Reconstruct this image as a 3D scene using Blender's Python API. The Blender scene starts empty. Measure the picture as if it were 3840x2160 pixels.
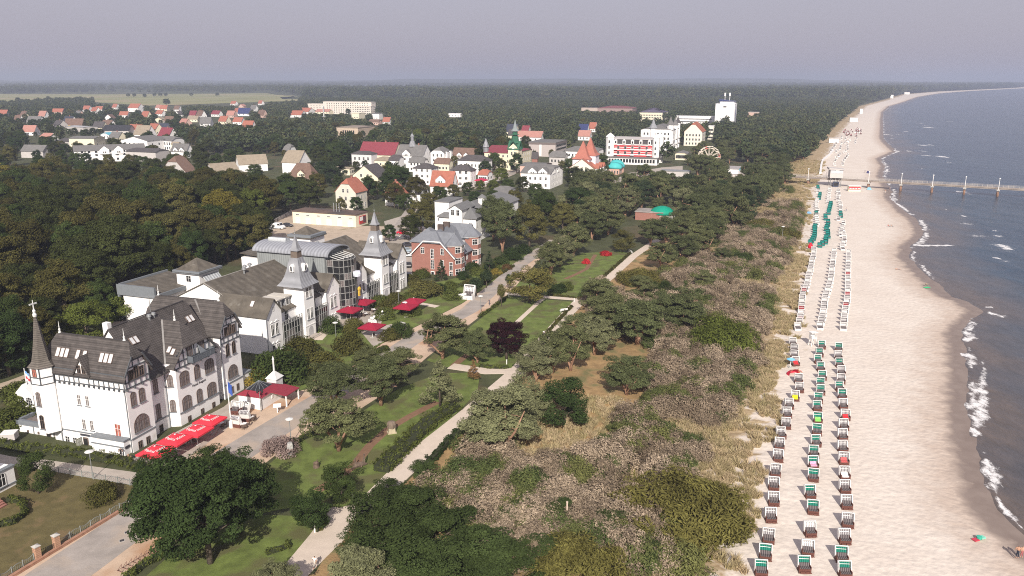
import bpy, math, random
import numpy as np
from mathutils import Vector, Matrix
rnd = random.Random(7)
NP = np.random.default_rng(11)
SC = bpy.context.scene
COL = SC.collection
R = math.radians
# ------------------------------------------------------------------ camera, sky, sun, exposure
HC, PIT, FPX = 55.0, R(14.7), 2985.0
cam = bpy.data.cameras.new('camera'); cam_o = bpy.data.objects.new('camera', cam); COL.objects.link(cam_o)
cam.sensor_width = 36.0; cam.lens = 36.0 * FPX / 3840.0
cam.clip_start = 0.5; cam.clip_end = 60000.0
cam_o.location = (0, 0, HC); cam_o.rotation_euler = (R(90) - PIT, 0, 0)
SC.camera = cam_o
SUN_EL, SUN_AZ = R(33.0), R(181.0)          # bearing measured from +Y towards +X
W = bpy.data.worlds.new('World'); SC.world = W; W.use_nodes = True
nt = W.node_tree
bg = nt.nodes['Background']; sky = nt.nodes.new('ShaderNodeTexSky'); sky.sky_type = 'NISHITA'
sky.sun_disc = False; sky.sun_elevation = SUN_EL; sky.sun_rotation = SUN_AZ
sky.air_density = 1.0; sky.dust_density = 4.0; sky.ozone_density = 2.0; sky.altitude = 50
mx = nt.nodes.new('ShaderNodeMix'); mx.data_type = 'RGBA'; mx.inputs['Factor'].default_value = 0.82
nt.links.new(sky.outputs[0], mx.inputs['A']); mx.inputs['B'].default_value = (3.50, 3.24, 3.84, 1)
nt.links.new(mx.outputs['Result'], bg.inputs['Color']); bg.inputs['Strength'].default_value = 0.098
sun = bpy.data.lights.new('sun', 'SUN'); sun.energy = 4.5; sun.angle = R(0.5); sun.color = (1.0, 0.93, 0.84)
sun_o = bpy.data.objects.new('sun', sun); COL.objects.link(sun_o)
to_sun = Vector((math.sin(SUN_AZ) * math.cos(SUN_EL), math.cos(SUN_AZ) * math.cos(SUN_EL), math.sin(SUN_EL)))
sun_o.rotation_euler = to_sun.to_track_quat('Z', 'Y').to_euler()
VS = SC.view_settings
VS.view_transform = 'Standard'; VS.look = 'None'; VS.exposure = 0.52; VS.gamma = 1.0; VS.use_curve_mapping = False
SC.render.engine = 'CYCLES'
SC.cycles.max_bounces = 6; SC.cycles.diffuse_bounces = 3; SC.cycles.glossy_bounces = 2
SC.cycles.transmission_bounces = 3; SC.cycles.transparent_max_bounces = 8; SC.cycles.volume_bounces = 1
SC.cycles.use_denoising = False; SC.cycles.use_adaptive_sampling = False; SC.cycles.sample_clamp_indirect = 4.0; SC.cycles.filter_width = 1.05

# ------------------------------------------------------------------ survey: photo point -> place on the ground (or at height z)
def at(u, v, z=0.0):
    x = (u - 1920) / FPX; y = (1080 - v) / FPX
    d = Vector((x, math.cos(PIT) + y * math.sin(PIT), -math.sin(PIT) + y * math.cos(PIT)))
    t = (z - HC) / d.z
    return Vector((d.x * t, d.y * t, z))
def toscreen(p):
    Z = p[2] - HC
    d = p[1] * math.cos(PIT) - Z * math.sin(PIT); y = p[1] * math.sin(PIT) + Z * math.cos(PIT)
    return (1920 + FPX * p[0] / d, 1080 - FPX * y / d, d)

# ------------------------------------------------------------------ materials
MATS = {}
def nn(t, ty, **k):
    n = t.nodes.new(ty)
    for a, b in k.items(): setattr(n, a, b)
    return n
def mk(name, col, var=0.12, scale=1.2, rough=0.85, bump=0.0, bscale=None, metal=0.0, spec=0.3, lines=None, stain=None, fine=0.0):
    """plain surface: colour, two octaves of mottling, optional relief, optional courses (lines = (scale, axis, depth))"""
    if name in MATS: return MATS[name]
    m = bpy.data.materials.new(name); m.use_nodes = True; t = m.node_tree
    p = t.nodes['Principled BSDF']
    p.inputs['Roughness'].default_value = rough; p.inputs['Metallic'].default_value = metal
    p.inputs['Specular IOR Level'].default_value = spec
    tc = nn(t, 'ShaderNodeTexCoord')
    nz = nn(t, 'ShaderNodeTexNoise'); nz.inputs['Scale'].default_value = scale; nz.inputs['Detail'].default_value = 7
    nz.inputs['Roughness'].default_value = 0.62
    t.links.new(tc.outputs['Object'], nz.inputs['Vector'])
    rp = nn(t, 'ShaderNodeMapRange'); rp.inputs['From Min'].default_value = 0.3; rp.inputs['From Max'].default_value = 0.7
    rp.inputs['To Min'].default_value = 1 - var; rp.inputs['To Max'].default_value = 1 + var
    t.links.new(nz.outputs['Fac'], rp.inputs['Value'])
    mu = nn(t, 'ShaderNodeMix', data_type='RGBA', blend_type='MULTIPLY'); mu.inputs['Factor'].default_value = 1
    mu.inputs['A'].default_value = (*col, 1)
    t.links.new(rp.outputs[0], mu.inputs['B'])
    out = mu.outputs['Result']
    if stain:
        n2 = nn(t, 'ShaderNodeTexNoise'); n2.inputs['Scale'].default_value = stain[1]; n2.inputs['Detail'].default_value = 5
        t.links.new(tc.outputs['Object'], n2.inputs['Vector'])
        r2 = nn(t, 'ShaderNodeMapRange'); r2.inputs['From Min'].default_value = stain[2]; r2.inputs['From Max'].default_value = stain[2] + 0.12
        t.links.new(n2.outputs['Fac'], r2.inputs['Value'])
        m2 = nn(t, 'ShaderNodeMix', data_type='RGBA'); m2.inputs['B'].default_value = (*stain[0], 1)
        t.links.new(r2.outputs[0], m2.inputs['Factor']); t.links.new(out, m2.inputs['A']); out = m2.outputs['Result']
    hgt = None
    if lines:
        sc, ax, dep = lines
        for k, a in enumerate(ax):
            wv = nn(t, 'ShaderNodeTexWave', bands_direction=a); wv.inputs['Scale'].default_value = sc * .314 * (1 if k == 0 else 0.7)
            wv.inputs['Distortion'].default_value = 0.4; wv.inputs['Detail'].default_value = 1
            t.links.new(tc.outputs['Object'], wv.inputs['Vector'])
            r3 = nn(t, 'ShaderNodeMapRange'); r3.inputs['To Min'].default_value = 1 - dep; r3.inputs['To Max'].default_value = 1 + dep * 0.5
            t.links.new(wv.outputs['Fac'], r3.inputs['Value'])
            m3 = nn(t, 'ShaderNodeMix', data_type='RGBA', blend_type='MULTIPLY'); m3.inputs['Factor'].default_value = 1
            t.links.new(out, m3.inputs['A']); t.links.new(r3.outputs[0], m3.inputs['B']); out = m3.outputs['Result']
            hgt = wv.outputs['Fac'] if hgt is None else hgt
    t.links.new(out, p.inputs['Base Color'])
    if bump:
        nb = nn(t, 'ShaderNodeTexNoise'); nb.inputs['Scale'].default_value = bscale or scale * 6; nb.inputs['Detail'].default_value = 6
        t.links.new(tc.outputs['Object'], nb.inputs['Vector'])
        b = nn(t, 'ShaderNodeBump'); b.inputs['Strength'].default_value = bump; b.inputs['Distance'].default_value = 0.2
        t.links.new(nb.outputs['Fac'], b.inputs['Height']); last = b
        if hgt is not None:
            b2 = nn(t, 'ShaderNodeBump'); b2.inputs['Strength'].default_value = 0.5; b2.inputs['Distance'].default_value = 0.06
            t.links.new(hgt, b2.inputs['Height']); t.links.new(b.outputs[0], b2.inputs['Normal']); last = b2
        t.links.new(last.outputs[0], p.inputs['Normal'])
    MATS[name] = m
    return m
def leafmat(name, use_obj=True, col=(0.06, 0.08, 0.03), var=0.45, hue2=None, trans=0.28, scale=0.5):
    """foliage: colour from the object (or fixed), mottled clump by clump; thin leaves let some light through"""
    if name in MATS: return MATS[name]
    m = bpy.data.materials.new(name); m.use_nodes = True; t = m.node_tree; t.nodes.clear()
    o = nn(t, 'ShaderNodeOutputMaterial'); ob = nn(t, 'ShaderNodeObjectInfo'); geo = nn(t, 'ShaderNodeTexCoord')
    nz = nn(t, 'ShaderNodeTexNoise'); nz.inputs['Scale'].default_value = scale; nz.inputs['Detail'].default_value = 4
    t.links.new(geo.outputs['Object'], nz.inputs['Vector'])
    at_ = nn(t, 'ShaderNodeAttribute', attribute_name='tint')
    ad = nn(t, 'ShaderNodeMath', operation='ADD'); t.links.new(nz.outputs['Fac'], ad.inputs[0]); t.links.new(at_.outputs['Fac'], ad.inputs[1])
    rp = nn(t, 'ShaderNodeMapRange'); rp.inputs['From Min'].default_value = 0.45; rp.inputs['From Max'].default_value = 1.5
    rp.inputs['To Min'].default_value = 1 - var; rp.inputs['To Max'].default_value = 1 + var
    t.links.new(ad.outputs[0], rp.inputs['Value'])
    mu = nn(t, 'ShaderNodeMix', data_type='RGBA', blend_type='MULTIPLY'); mu.inputs['Factor'].default_value = 1
    if use_obj: t.links.new(ob.outputs['Color'], mu.inputs['A'])
    else:
        m0 = nn(t, 'ShaderNodeMix', data_type='RGBA'); m0.inputs['A'].default_value = (*col, 1); m0.inputs['B'].default_value = (*(hue2 or col), 1)
        t.links.new(ob.outputs['Random'], m0.inputs['Factor']); t.links.new(m0.outputs['Result'], mu.inputs['A'])
    t.links.new(rp.outputs[0], mu.inputs['B'])
    d = nn(t, 'ShaderNodeBsdfDiffuse'); tr = nn(t, 'ShaderNodeBsdfTranslucent'); ms = nn(t, 'ShaderNodeMixShader'); ms.inputs[0].default_value = trans
    t.links.new(mu.outputs['Result'], d.inputs['Color']); t.links.new(mu.outputs['Result'], tr.inputs['Color'])
    t.links.new(d.outputs[0], ms.inputs[1]); t.links.new(tr.outputs[0], ms.inputs[2]); t.links.new(ms.outputs[0], o.inputs['Surface'])
    MATS[name] = m
    return m
def flat(name, col, rough=0.6, metal=0.0, spec=0.3): return mk(name, col, 0.06, 3.0, rough, metal=metal, spec=spec)
WHITE = mk('white_render', (0.80, 0.785, 0.77), 0.07, 0.3, 0.9, 0.05, 8, stain=((0.66, 0.63, 0.59), 0.35, 0.62))
GREYT = mk('grey_trim', (0.17, 0.185, 0.20), 0.1, 2.0, 0.7)
SLATE = mk('dark_tiles', (0.082, 0.072, 0.067), 0.3, 0.9, 0.75, 0.25, 12, lines=(3.4, 'ZX', 0.2))
FELT = mk('brown_felt_roof', (0.105, 0.092, 0.075), 0.28, 0.5, 0.95, 0.15, 9, stain=((0.145, 0.132, 0.112), 0.7, 0.58), lines=(0.5, 'X', 0.12))
ZINC = mk('zinc_sheet', (0.25, 0.255, 0.27), 0.1, 0.7, 0.55, metal=0.0, lines=(1.1, 'X', 0.15), bump=0.06)
SLATEB = mk('blue_slate', (0.17, 0.18, 0.2), 0.14, 0.9, 0.7, 0.15, 10, lines=(4.0, 'Z', 0.12))
GLASS = mk('dark_glass', (0.022, 0.022, 0.024), 0.3, 0.8, 0.12, spec=0.55)
CURT = mk('curtained_glass', (0.17, 0.15, 0.145), 0.6, 2.2, 0.3, spec=0.45, lines=(2.0, 'X', 0.35))
FRAMEW = flat('white_joinery', (0.74, 0.73, 0.71), 0.6)
FRAMEB = flat('brown_joinery', (0.16, 0.12, 0.10), 0.6)
BRICK = mk('red_brick', (0.31, 0.145, 0.115), 0.13, 1.5, 0.9, 0.12, 14, lines=(4.5, 'Z', 0.10))
CREAM = mk('cream_render', (0.72, 0.66, 0.50), 0.06, 0.5, 0.9)
BARK = mk('brown_bark', (0.11, 0.085, 0.065), 0.3, 3, 0.95, 0.5, 9)
PBARK = mk('orange_pine_bark', (0.30, 0.175, 0.115), 0.3, 2.2, 0.95, 0.5, 9)
STEEL = flat('galvanised_steel', (0.33, 0.34, 0.34), 0.45, 0.5)
CONC = mk('pale_concrete', (0.42, 0.40, 0.37), 0.15, 1.0, 0.9, 0.1)
LEAF = leafmat('leaves'); NEEDLE = leafmat('needles', var=0.42, trans=0.12, scale=0.8)

# ------------------------------------------------------------------ mesh building
class MB:
    def __init__(s): s.v = []; s.f = []; s.mi = []; s.k = 0
    def add(s, vs, fs):
        o = len(s.v); s.v += [tuple(p) for p in vs]
        for f in fs: s.f.append([o + i for i in f]); s.mi.append(s.k)
        return s
    def box(s, x0, y0, z0, x1, y1, z1):
        return s.add([(x0, y0, z0), (x1, y0, z0), (x1, y1, z0), (x0, y1, z0), (x0, y0, z1), (x1, y0, z1), (x1, y1, z1), (x0, y1, z1)],
                     [(0, 3, 2, 1), (4, 5, 6, 7), (0, 1, 5, 4), (1, 2, 6, 5), (2, 3, 7, 6), (3, 0, 4, 7)])
    def bar(s, p, q, w, h=None, up=(0, 0, 1)):
        p, q = Vector(p), Vector(q); h = h or w; d = (q - p).normalized(); up = Vector(up)
        if abs(d.dot(up)) > 0.95: up = Vector((0, 1, 0)) if abs(d.y) < 0.9 else Vector((1, 0, 0))
        a = d.cross(up).normalized() * (w / 2); b = a.cross(d).normalized() * (h / 2)
        vs = [p - a - b, p + a - b, p + a + b, p - a + b, q - a - b, q + a - b, q + a + b, q - a + b]
        return s.add(vs, [(0, 3, 2, 1), (4, 5, 6, 7), (0, 1, 5, 4), (1, 2, 6, 5), (2, 3, 7, 6), (3, 0, 4, 7)])
    def prism(s, pts, ext, cap=True):
        """closed polygon pts (3d) pushed along ext"""
        n = len(pts); e = Vector(ext); vs = [Vector(p) for p in pts]; vs += [p + e for p in vs]
        fs = [(i, (i + 1) % n, n + (i + 1) % n, n + i) for i in range(n)]
        if cap: fs += [tuple(range(n - 1, -1, -1)), tuple(range(n, 2 * n))]
        return s.add(vs, fs)
    def tube(s, pts, rs, n=8, cap=True):
        pts = [Vector(p) for p in pts]
        if not isinstance(rs, (list, tuple)): rs = [rs] * len(pts)
        vs = []; fs = []; ref = Vector((1, 0, 0))
        for i, p in enumerate(pts):
            d = (pts[min(i + 1, len(pts) - 1)] - pts[max(i - 1, 0)]).normalized()
            if abs(d.dot(ref)) > 0.95: ref = Vector((0, 1, 0))
            a = d.cross(ref).normalized(); b = d.cross(a)
            for k in range(n):
                t = 2 * math.pi * k / n
                vs.append(p + (a * math.cos(t) + b * math.sin(t)) * rs[i])
        for i in range(len(pts) - 1):
            for k in range(n):
                fs.append((i * n + k, i * n + (k + 1) % n, (i + 1) * n + (k + 1) % n, (i + 1) * n + k))
        if cap: fs += [tuple(range(n - 1, -1, -1)), tuple(range((len(pts) - 1) * n, len(pts) * n))]
        return s.add(vs, fs)
    def lathe(s, c, prof, n=12, a0=0.0):
        c = Vector(c); return s.tube([c + Vector((0, 0, z)) for r, z in prof], [max(r, 0.001) for r, z in prof], n) if a0 == 0 else s.rings(c, prof, n, a0)
    def rings(s, c, prof, n, a0):
        vs = []; fs = []
        for r, z in prof:
            for k in range(n):
                t = a0 + 2 * math.pi * k / n; vs.append((c[0] + max(r, .001) * math.cos(t), c[1] + max(r, .001) * math.sin(t), c[2] + z))
        m = len(prof)
        for i in range(m - 1):
            for k in range(n): fs.append((i * n + k, i * n + (k + 1) % n, (i + 1) * n + (k + 1) % n, (i + 1) * n + k))
        fs += [tuple(range(n - 1, -1, -1)), tuple(range((m - 1) * n, m * n))]
        return s.add(vs, fs)
    def ball(s, c, r, n=10, sq=(1, 1, 1)):
        vs = []; fs = []; m = n // 2 + 1
        for i in range(m):
            ph = math.pi * i / (m - 1)
            for k in range(n):
                t = 2 * math.pi * k / n
                vs.append((c[0] + r * sq[0] * math.sin(ph) * math.cos(t), c[1] + r * sq[1] * math.sin(ph) * math.sin(t), c[2] + r * sq[2] * math.cos(ph)))
        for i in range(m - 1):
            for k in range(n): fs.append((i * n + k, (i + 1) * n + k, (i + 1) * n + (k + 1) % n, i * n + (k + 1) % n))
        return s.add(vs, fs)
    def mesh(s, name, mats, smooth=False):
        me = bpy.data.meshes.new(name); me.from_pydata(s.v, [], s.f)
        for m in (mats if isinstance(mats, (list, tuple)) else [mats]): me.materials.append(m)
        if any(s.mi): me.polygons.foreach_set('material_index', s.mi)
        if smooth: me.polygons.foreach_set('use_smooth', [True] * len(s.f))
        me.update(); return me
def link(name, me, parent=None, loc=None, rz=None, scale=None):
    o = bpy.data.objects.new(name, me); COL.objects.link(o)
    if parent is not None: o.parent = parent
    if loc is not None: o.location = loc
    if rz is not None: o.rotation_euler = (0, 0, rz)
    if scale is not None: o.scale = scale
    return o
def part(name, mb, mats, parent, smooth=False, label=None, **k):
    o = link(name, mb.mesh(name, mats, smooth), parent, **k)
    if label: o['label'] = label
    return o
def tag(o, label=None, cat=None, group=None, kind=None):
    if label: o['label'] = label
    if cat: o['category'] = cat
    if group: o['group'] = group
    if kind: o['kind'] = kind
    return o
def thing(name, label, cat, loc=(0, 0, 0), rz=0.0, group=None):
    o = bpy.data.objects.new(name, None); COL.objects.link(o); o.location = loc; o.rotation_euler = (0, 0, rz); o.empty_display_size = 0.3
    return tag(o, label, cat, group)
KIDS = {}
def dup(root, loc=None, rz=None, scale=None, label=None, group=None, color=None):
    def cp(o, par):
        c = o.copy(); COL.objects.link(c)
        if par is not None: c.parent = par
        for ch in KIDS.setdefault(o.name, list(o.children)): cp(ch, c)
        return c
    r = cp(root, None)
    if loc is not None: r.location = loc
    if rz is not None: r.rotation_euler = (0, 0, rz)
    if scale is not None: r.scale = scale if hasattr(scale, '__len__') else (scale,) * 3
    if label: r['label'] = label
    if group: r['group'] = group
    return r
def ordinal(n):
    w = 'first second third fourth fifth sixth seventh eighth ninth tenth eleventh twelfth thirteenth fourteenth fifteenth sixteenth seventeenth eighteenth nineteenth twentieth'.split()
    t = 'twenty thirty forty fifty sixty'.split()
    if n <= 20: return w[n - 1]
    if n % 10 == 0: return t[n // 10 - 2][:-1] + 'ieth'
    return t[n // 10 - 2] + '-' + w[n % 10 - 1]
def npmesh(name, V, F, mats, tint=None, smooth=False):
    """numpy verts (n,3), quad faces (m,4)"""
    me = bpy.data.meshes.new(name); me.vertices.add(len(V)); me.vertices.foreach_set('co', np.asarray(V, np.float32).ravel())
    k = F.shape[1]; me.loops.add(F.size); me.loops.foreach_set('vertex_index', F.astype(np.int32).ravel())
    me.polygons.add(len(F)); me.polygons.foreach_set('loop_start', np.arange(0, F.size, k, dtype=np.int32)); me.polygons.foreach_set('loop_total', np.full(len(F), k, np.int32))
    if smooth: me.polygons.foreach_set('use_smooth', np.ones(len(F), bool))
    me.update(calc_edges=True)
    for m in (mats if isinstance(mats, (list, tuple)) else [mats]): me.materials.append(m)
    if tint is not None:
        for nm, arr in tint.items():
            a = me.attributes.new(nm, 'FLOAT', 'POINT'); a.data.foreach_set('value', np.asarray(arr, np.float32))
    return me
def sheet(name, pts, z, mat, kind='structure', rise=None):
    """a paved or planted area lying on the ground: a thin slab whose outline is pts"""
    mb = MB(); t = 0.3 if rise is None else rise
    mb.prism([(p[0], p[1], z - t) for p in pts], (0, 0, t))
    return tag(link(name, mb.mesh(name, mat)), kind=kind)
def ribbon(name, line, w, z, mat, kind='structure', h=0.3):
    """strip of width w (number or list) along a polyline, with its own thickness h below z"""
    P = [Vector((p[0], p[1])) for p in line]; L = []; Rr = []
    for i, p in enumerate(P):
        d = (P[min(i + 1, len(P) - 1)] - P[max(i - 1, 0)]).normalized(); n = Vector((-d.y, d.x)); ww = (w[i] if hasattr(w, '__len__') else w) / 2
        L.append(p + n * ww); Rr.append(p - n * ww)
    mb = MB(); m = len(P); vs = [(q.x, q.y, z) for q in L] + [(q.x, q.y, z) for q in Rr]; vs += [(a, b, z - h) for a, b, c in vs]
    fs = []
    for i in range(m - 1):
        fs += [(i, m + i, m + i + 1, i + 1), (2 * m + i, i, i + 1, 2 * m + i + 1), (m + i, 3 * m + i, 3 * m + i + 1, m + i + 1)]
    fs += [(0, 2 * m, 3 * m, m), (m - 1, 2 * m - 1, 4 * m - 1, 3 * m - 1)]
    mb.add(vs, fs)
    o = link(name, mb.mesh(name, mat))
    return tag(o, kind=kind) if kind else o

# ================================================================== THE GROUND, THE BEACH, THE SEA
def edgefn(px, z, behind, ahead):
    q = sorted([(at(u, v, z).y, at(u, v, z).x) for u, v in px]); ys = [a for a, b in q]; xs = [b for a, b in q]
    ys = [behind[1]] + ys + [a[1] for a in ahead]; xs = [behind[0]] + xs + [a[0] for a in ahead]
    return lambda Y: np.interp(Y, ys, xs)
SEA = -0.25
dune_px = [(2700, 2120), (2725, 2030), (2765, 1941), (2770, 1793), (2800, 1700), (2850, 1585), (2880, 1490), (2905, 1399), (2930, 1272), (2958, 1236), (2963, 1149), (2986, 1063), (3005, 990),
           (3009, 899), (3013, 835), (3032, 762), (3041, 698), (3062, 660), (3091, 599), (3123, 551), (3147, 506), (3184, 462), (3228, 421), (3252, 397), (3325, 377), (3397, 354), (3527, 343), (3800, 330)]
water_px = [(3840, 1995), (3813, 1970), (3743, 1894), (3699, 1786), (3667, 1646), (3640, 1557), (3640, 1420), (3625, 1303), (3615, 1240), (3646, 1209), (3685, 1168), (3633, 1131), (3574, 1113), (3487, 1040), (3451, 1004),
            (3414, 967), (3423, 922), (3470, 881), (3441, 821), (3400, 794), (3346, 740), (3350, 717), (3314, 662), (3325, 623), (3305, 595), (3365, 567), (3329, 539), (3313, 518), (3313, 486), (3311, 454), (3313, 421),
            (3337, 399), (3385, 385), (3446, 363), (3527, 350), (3648, 341), (3840, 331)]
Xd = edgefn(dune_px, 0.0, (-5.0, -400), [(4200, 6600), (9000, 7600), (20000, 8800)])
Xw = edgefn(water_px, SEA, (70.0, -400), [(4600, 6500), (9500, 7500), (20500, 8700)])
ys = [-60.0]
while ys[-1] < 60: ys.append(ys[-1] + 3)
while ys[-1] < 9000: ys.append(ys[-1] + max(0.55, ys[-1] * 0.0058))
ys = np.array(ys); NR = len(ys)
xd, xw = Xd(ys), Xw(ys)
jit = np.interp(ys, np.sort(NP.uniform(-60, 9000, 2500)), NP.normal(0, 0.25, 2500)) * np.clip(ys / 250, .35, 1)
xw = xw + jit
def gridfaces(nr, nc):
    i, j = np.meshgrid(np.arange(nr - 1), np.arange(nc - 1), indexing='ij'); a = (i * nc + j).ravel()
    return np.stack([a, a + 1, a + nc + 1, a + nc], 1)
def vnoise(x, y, s, seed):
    """smooth value noise, vectorised"""
    r = np.random.default_rng(seed).random((257, 257)); x = np.asarray(x) / s; y = np.asarray(y) / s
    xi = np.floor(x).astype(int); yi = np.floor(y).astype(int); fx = x - xi; fy = y - yi; fx = fx * fx * (3 - 2 * fx); fy = fy * fy * (3 - 2 * fy)
    g = lambda a, b: r[a % 257, b % 257]
    return (g(xi, yi) * (1 - fx) + g(xi + 1, yi) * fx) * (1 - fy) + (g(xi, yi + 1) * (1 - fx) + g(xi + 1, yi + 1) * fx) * fy
# beach: from 14 m inside the dunes down to below the water
s = np.concatenate([np.linspace(0, 0.22, 22), np.linspace(0.24, 0.86, 44), np.linspace(0.87, 1.0, 18)])
BX = (xd - 16)[:, None] + ((xw + 14) - (xd - 16))[:, None] * s[None, :]; BY = np.repeat(ys[:, None], len(s), 1)
dw = BX - xw[:, None]; dd = BX - xd[:, None]
BZ = np.where(dw < -12, 0.0, -0.25 * np.clip((dw + 12) / 12, 0, 3.5) ** 1.3)
lump = (vnoise(BX, BY, 3.2, 1) - .5) * 0.34 + (vnoise(BX, BY, 1.3, 2) - .5) * 0.16
BZ = BZ + lump * np.clip(1 - (dd - 2) / 14, 0.18, 1.4) * np.clip((-dw - 2) / 8, 0.05, 1)
me = npmesh('beach', np.stack([BX, BY, BZ], 2).reshape(-1, 3), gridfaces(NR, len(s)), [], {'dw': dw.ravel(), 'dd': dd.ravel()}, True)
m = bpy.data.materials.new('beach_sand'); m.use_nodes = True; t = m.node_tree; p = t.nodes['Principled BSDF']; p.inputs['Specular IOR Level'].default_value = 0.15
tc = nn(t, 'ShaderNodeTexCoord')
def noise(t, tc, sc, det=5, out='Object'):
    n = nn(t, 'ShaderNodeTexNoise'); n.inputs['Scale'].default_value = sc; n.inputs['Detail'].default_value = det; t.links.new(tc.outputs[out], n.inputs['Vector']); return n.outputs['Fac']
def rng(t, src, a, b, c, d):
    r = nn(t, 'ShaderNodeMapRange'); r.inputs['From Min'].default_value = a; r.inputs['From Max'].default_value = b; r.inputs['To Min'].default_value = c; r.inputs['To Max'].default_value = d
    t.links.new(src, r.inputs['Value']); return r.outputs[0]
def mixc(t, fac, a, b, blend='MIX'):
    n = nn(t, 'ShaderNodeMix', data_type='RGBA', blend_type=blend)
    for k, x in (('Factor', fac), ('A', a), ('B', b)):
        if isinstance(x, (int, float)): n.inputs[k].default_value = x
        elif isinstance(x, tuple): n.inputs[k].default_value = (*x, 1)
        else: t.links.new(x, n.inputs[k])
    return n.outputs['Result']
def math_(t, op, a, b):
    n = nn(t, 'ShaderNodeMath', operation=op)
    for i, x in enumerate((a, b)):
        if isinstance(x, (int, float)): n.inputs[i].default_value = x
        else: t.links.new(x, n.inputs[i])
    return n.outputs[0]
aw = nn(t, 'ShaderNodeAttribute', attribute_name='dw').outputs['Fac']; ad_ = nn(t, 'ShaderNodeAttribute', attribute_name='dd').outputs['Fac']
n1 = noise(t, tc, 0.11); n2 = noise(t, tc, 1.1, 6); n3 = noise(t, tc, 0.35, 5)
dry = mixc(t, rng(t, n1, .35, .65, 0, 1), (0.61, 0.54, 0.47), (0.65, 0.585, 0.515))
dry = mixc(t, rng(t, n2, .3, .7, 0, 1), dry, (0.53, 0.42, 0.34), 'MIX') if False else mixc(t, 1.0, dry, rng(t, n2, .25, .75, .88, 1.06), 'MULTIPLY')
wet = mixc(t, rng(t, n3, .35, .65, 0, 1), (0.20, 0.155, 0.13), (0.245, 0.195, 0.165))
wf = rng(t, math_(t, 'ADD', aw, rng(t, n3, .2, .8, -1.6, 1.6)), -5.5, -3.2, 0, 1)
damp = mixc(t, rng(t, math_(t, 'ADD', aw, rng(t, n3, .2, .8, -3, 3)), -13, -6, 0, .62), dry, (0.40, 0.305, 0.24))
cc = mixc(t, wf, damp, wet)
soil = mixc(t, rng(t, n2, .35, .65, 0, 1), (0.30, 0.22, 0.13), (0.42, 0.33, 0.21))
sf = rng(t, math_(t, 'ADD', ad_, rng(t, n3, .25, .75, -7, 7)), -2.5, 0.5, 1, 0)
cc = mixc(t, sf, cc, soil)
t.links.new(cc, p.inputs['Base Color']); t.links.new(rng(t, wf, 0, 1, .95, .42), p.inputs['Roughness'])
b = nn(t, 'ShaderNodeBump'); b.inputs['Distance'].default_value = 0.30
vo = nn(t, 'ShaderNodeTexVoronoi', feature='SMOOTH_F1'); vo.inputs['Scale'].default_value = 1.25; t.links.new(tc.outputs['Object'], vo.inputs['Vector'])
hh = math_(t, 'ADD', n2, math_(t, 'MULTIPLY', vo.outputs['Distance'], 0.7)); t.links.new(hh, b.inputs['Height'])
t.links.new(rng(t, wf, 0, 1, .40, .02), b.inputs['Strength']); t.links.new(b.outputs[0], p.inputs['Normal'])
me.materials.append(m); tag(link('beach', me), kind='structure')

# sea
off = np.concatenate([np.arange(-10, 70, 0.8), np.arange(70, 150, 2.5), 150 * 1.16 ** np.arange(0, 34)]); off = off[off < 22000]
SX = xw[:, None] + off[None, :]; SY = np.repeat(ys[:, None], len(off), 1)
foam = np.zeros_like(SX)
lenm = vnoise(SY, SY * 0 + 3, 9.0, 5) * 0.6 + vnoise(SY, SY * 0 + 9, 2.5, 6) * 0.4
wid = 0.5 + 2.2 * np.clip(lenm - .36, 0, 1) * 2
d0 = off[None, :] + (vnoise(SX, SY, 2.2, 8) - .5) * 1.6
foam = np.maximum(foam, np.clip(1.05 - np.abs(d0 - 0.5) / wid, 0, 1) * np.clip((lenm - .33) * 5, 0, 1))
def blob(u, v, rx, ry, k=1.0):
    c = at(u, v, SEA); d = toscreen(c)[2]; mx = rx * d / FPX; my = abs(at(u, v - ry, SEA).y - c.y)
    i0, i1 = np.searchsorted(ys, [c.y - 2 * my, c.y + 2 * my])
    q = ((SX[i0:i1] - c.x) / mx) ** 2 + ((SY[i0:i1] - c.y) / my) ** 2
    foam[i0:i1] = np.maximum(foam[i0:i1], k * np.clip(1.12 - q, 0, 1))
def spine(pts, k=1.0):
    for (u0, v0, a0, b0), (u1, v1, a1, b1) in zip(pts, pts[1:]):
        n = max(3, int(math.hypot(u1 - u0, v1 - v0) / 7))
        for i in range(n):
            f = i / n; blob(u0 + (u1 - u0) * f, v0 + (v1 - v0) * f, a0 + (a1 - a0) * f, b0 + (b1 - b0) * f, k)
for q in [(3614, 810, 13, 4), (3623, 838, 30, 6, .75), (3665, 885, 48, 7, .62), (3730, 866, 8, 5), (3742, 884, 20, 6), (3765, 926, 36, 17, .85), (3735, 968, 20, 6), (3775, 980, 40, 6, .6), (3710, 1152, 22, 5, .7), (3725, 1178, 18, 12), (3755, 1186, 30, 8, .7),
          (3615, 722, 28, 8, .85), (3600, 720, 10, 5), (3480, 478, 20, 3), (3475, 472, 6, 3), (3460, 545, 28, 4, .8), (3490, 544, 8, 4), (3464, 567, 8, 4), (3475, 583, 24, 4, .8), (3535, 588, 24, 5), (3410, 567, 10, 3), (3560, 609, 7, 3), (3330, 505, 9, 4), (3345, 520, 6, 3), (3400, 494, 9, 2), (3370, 505, 5, 2), (3460, 632, 4, 2), (3550, 787, 4, 2),
          (3640, 1195, 20, 6, .6), (3690, 1230, 18, 6, .5), (3366, 420, 6, 2), (3560, 455, 20, 2, .6), (3450, 462, 18, 2, .6)]: blob(*q)
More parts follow.
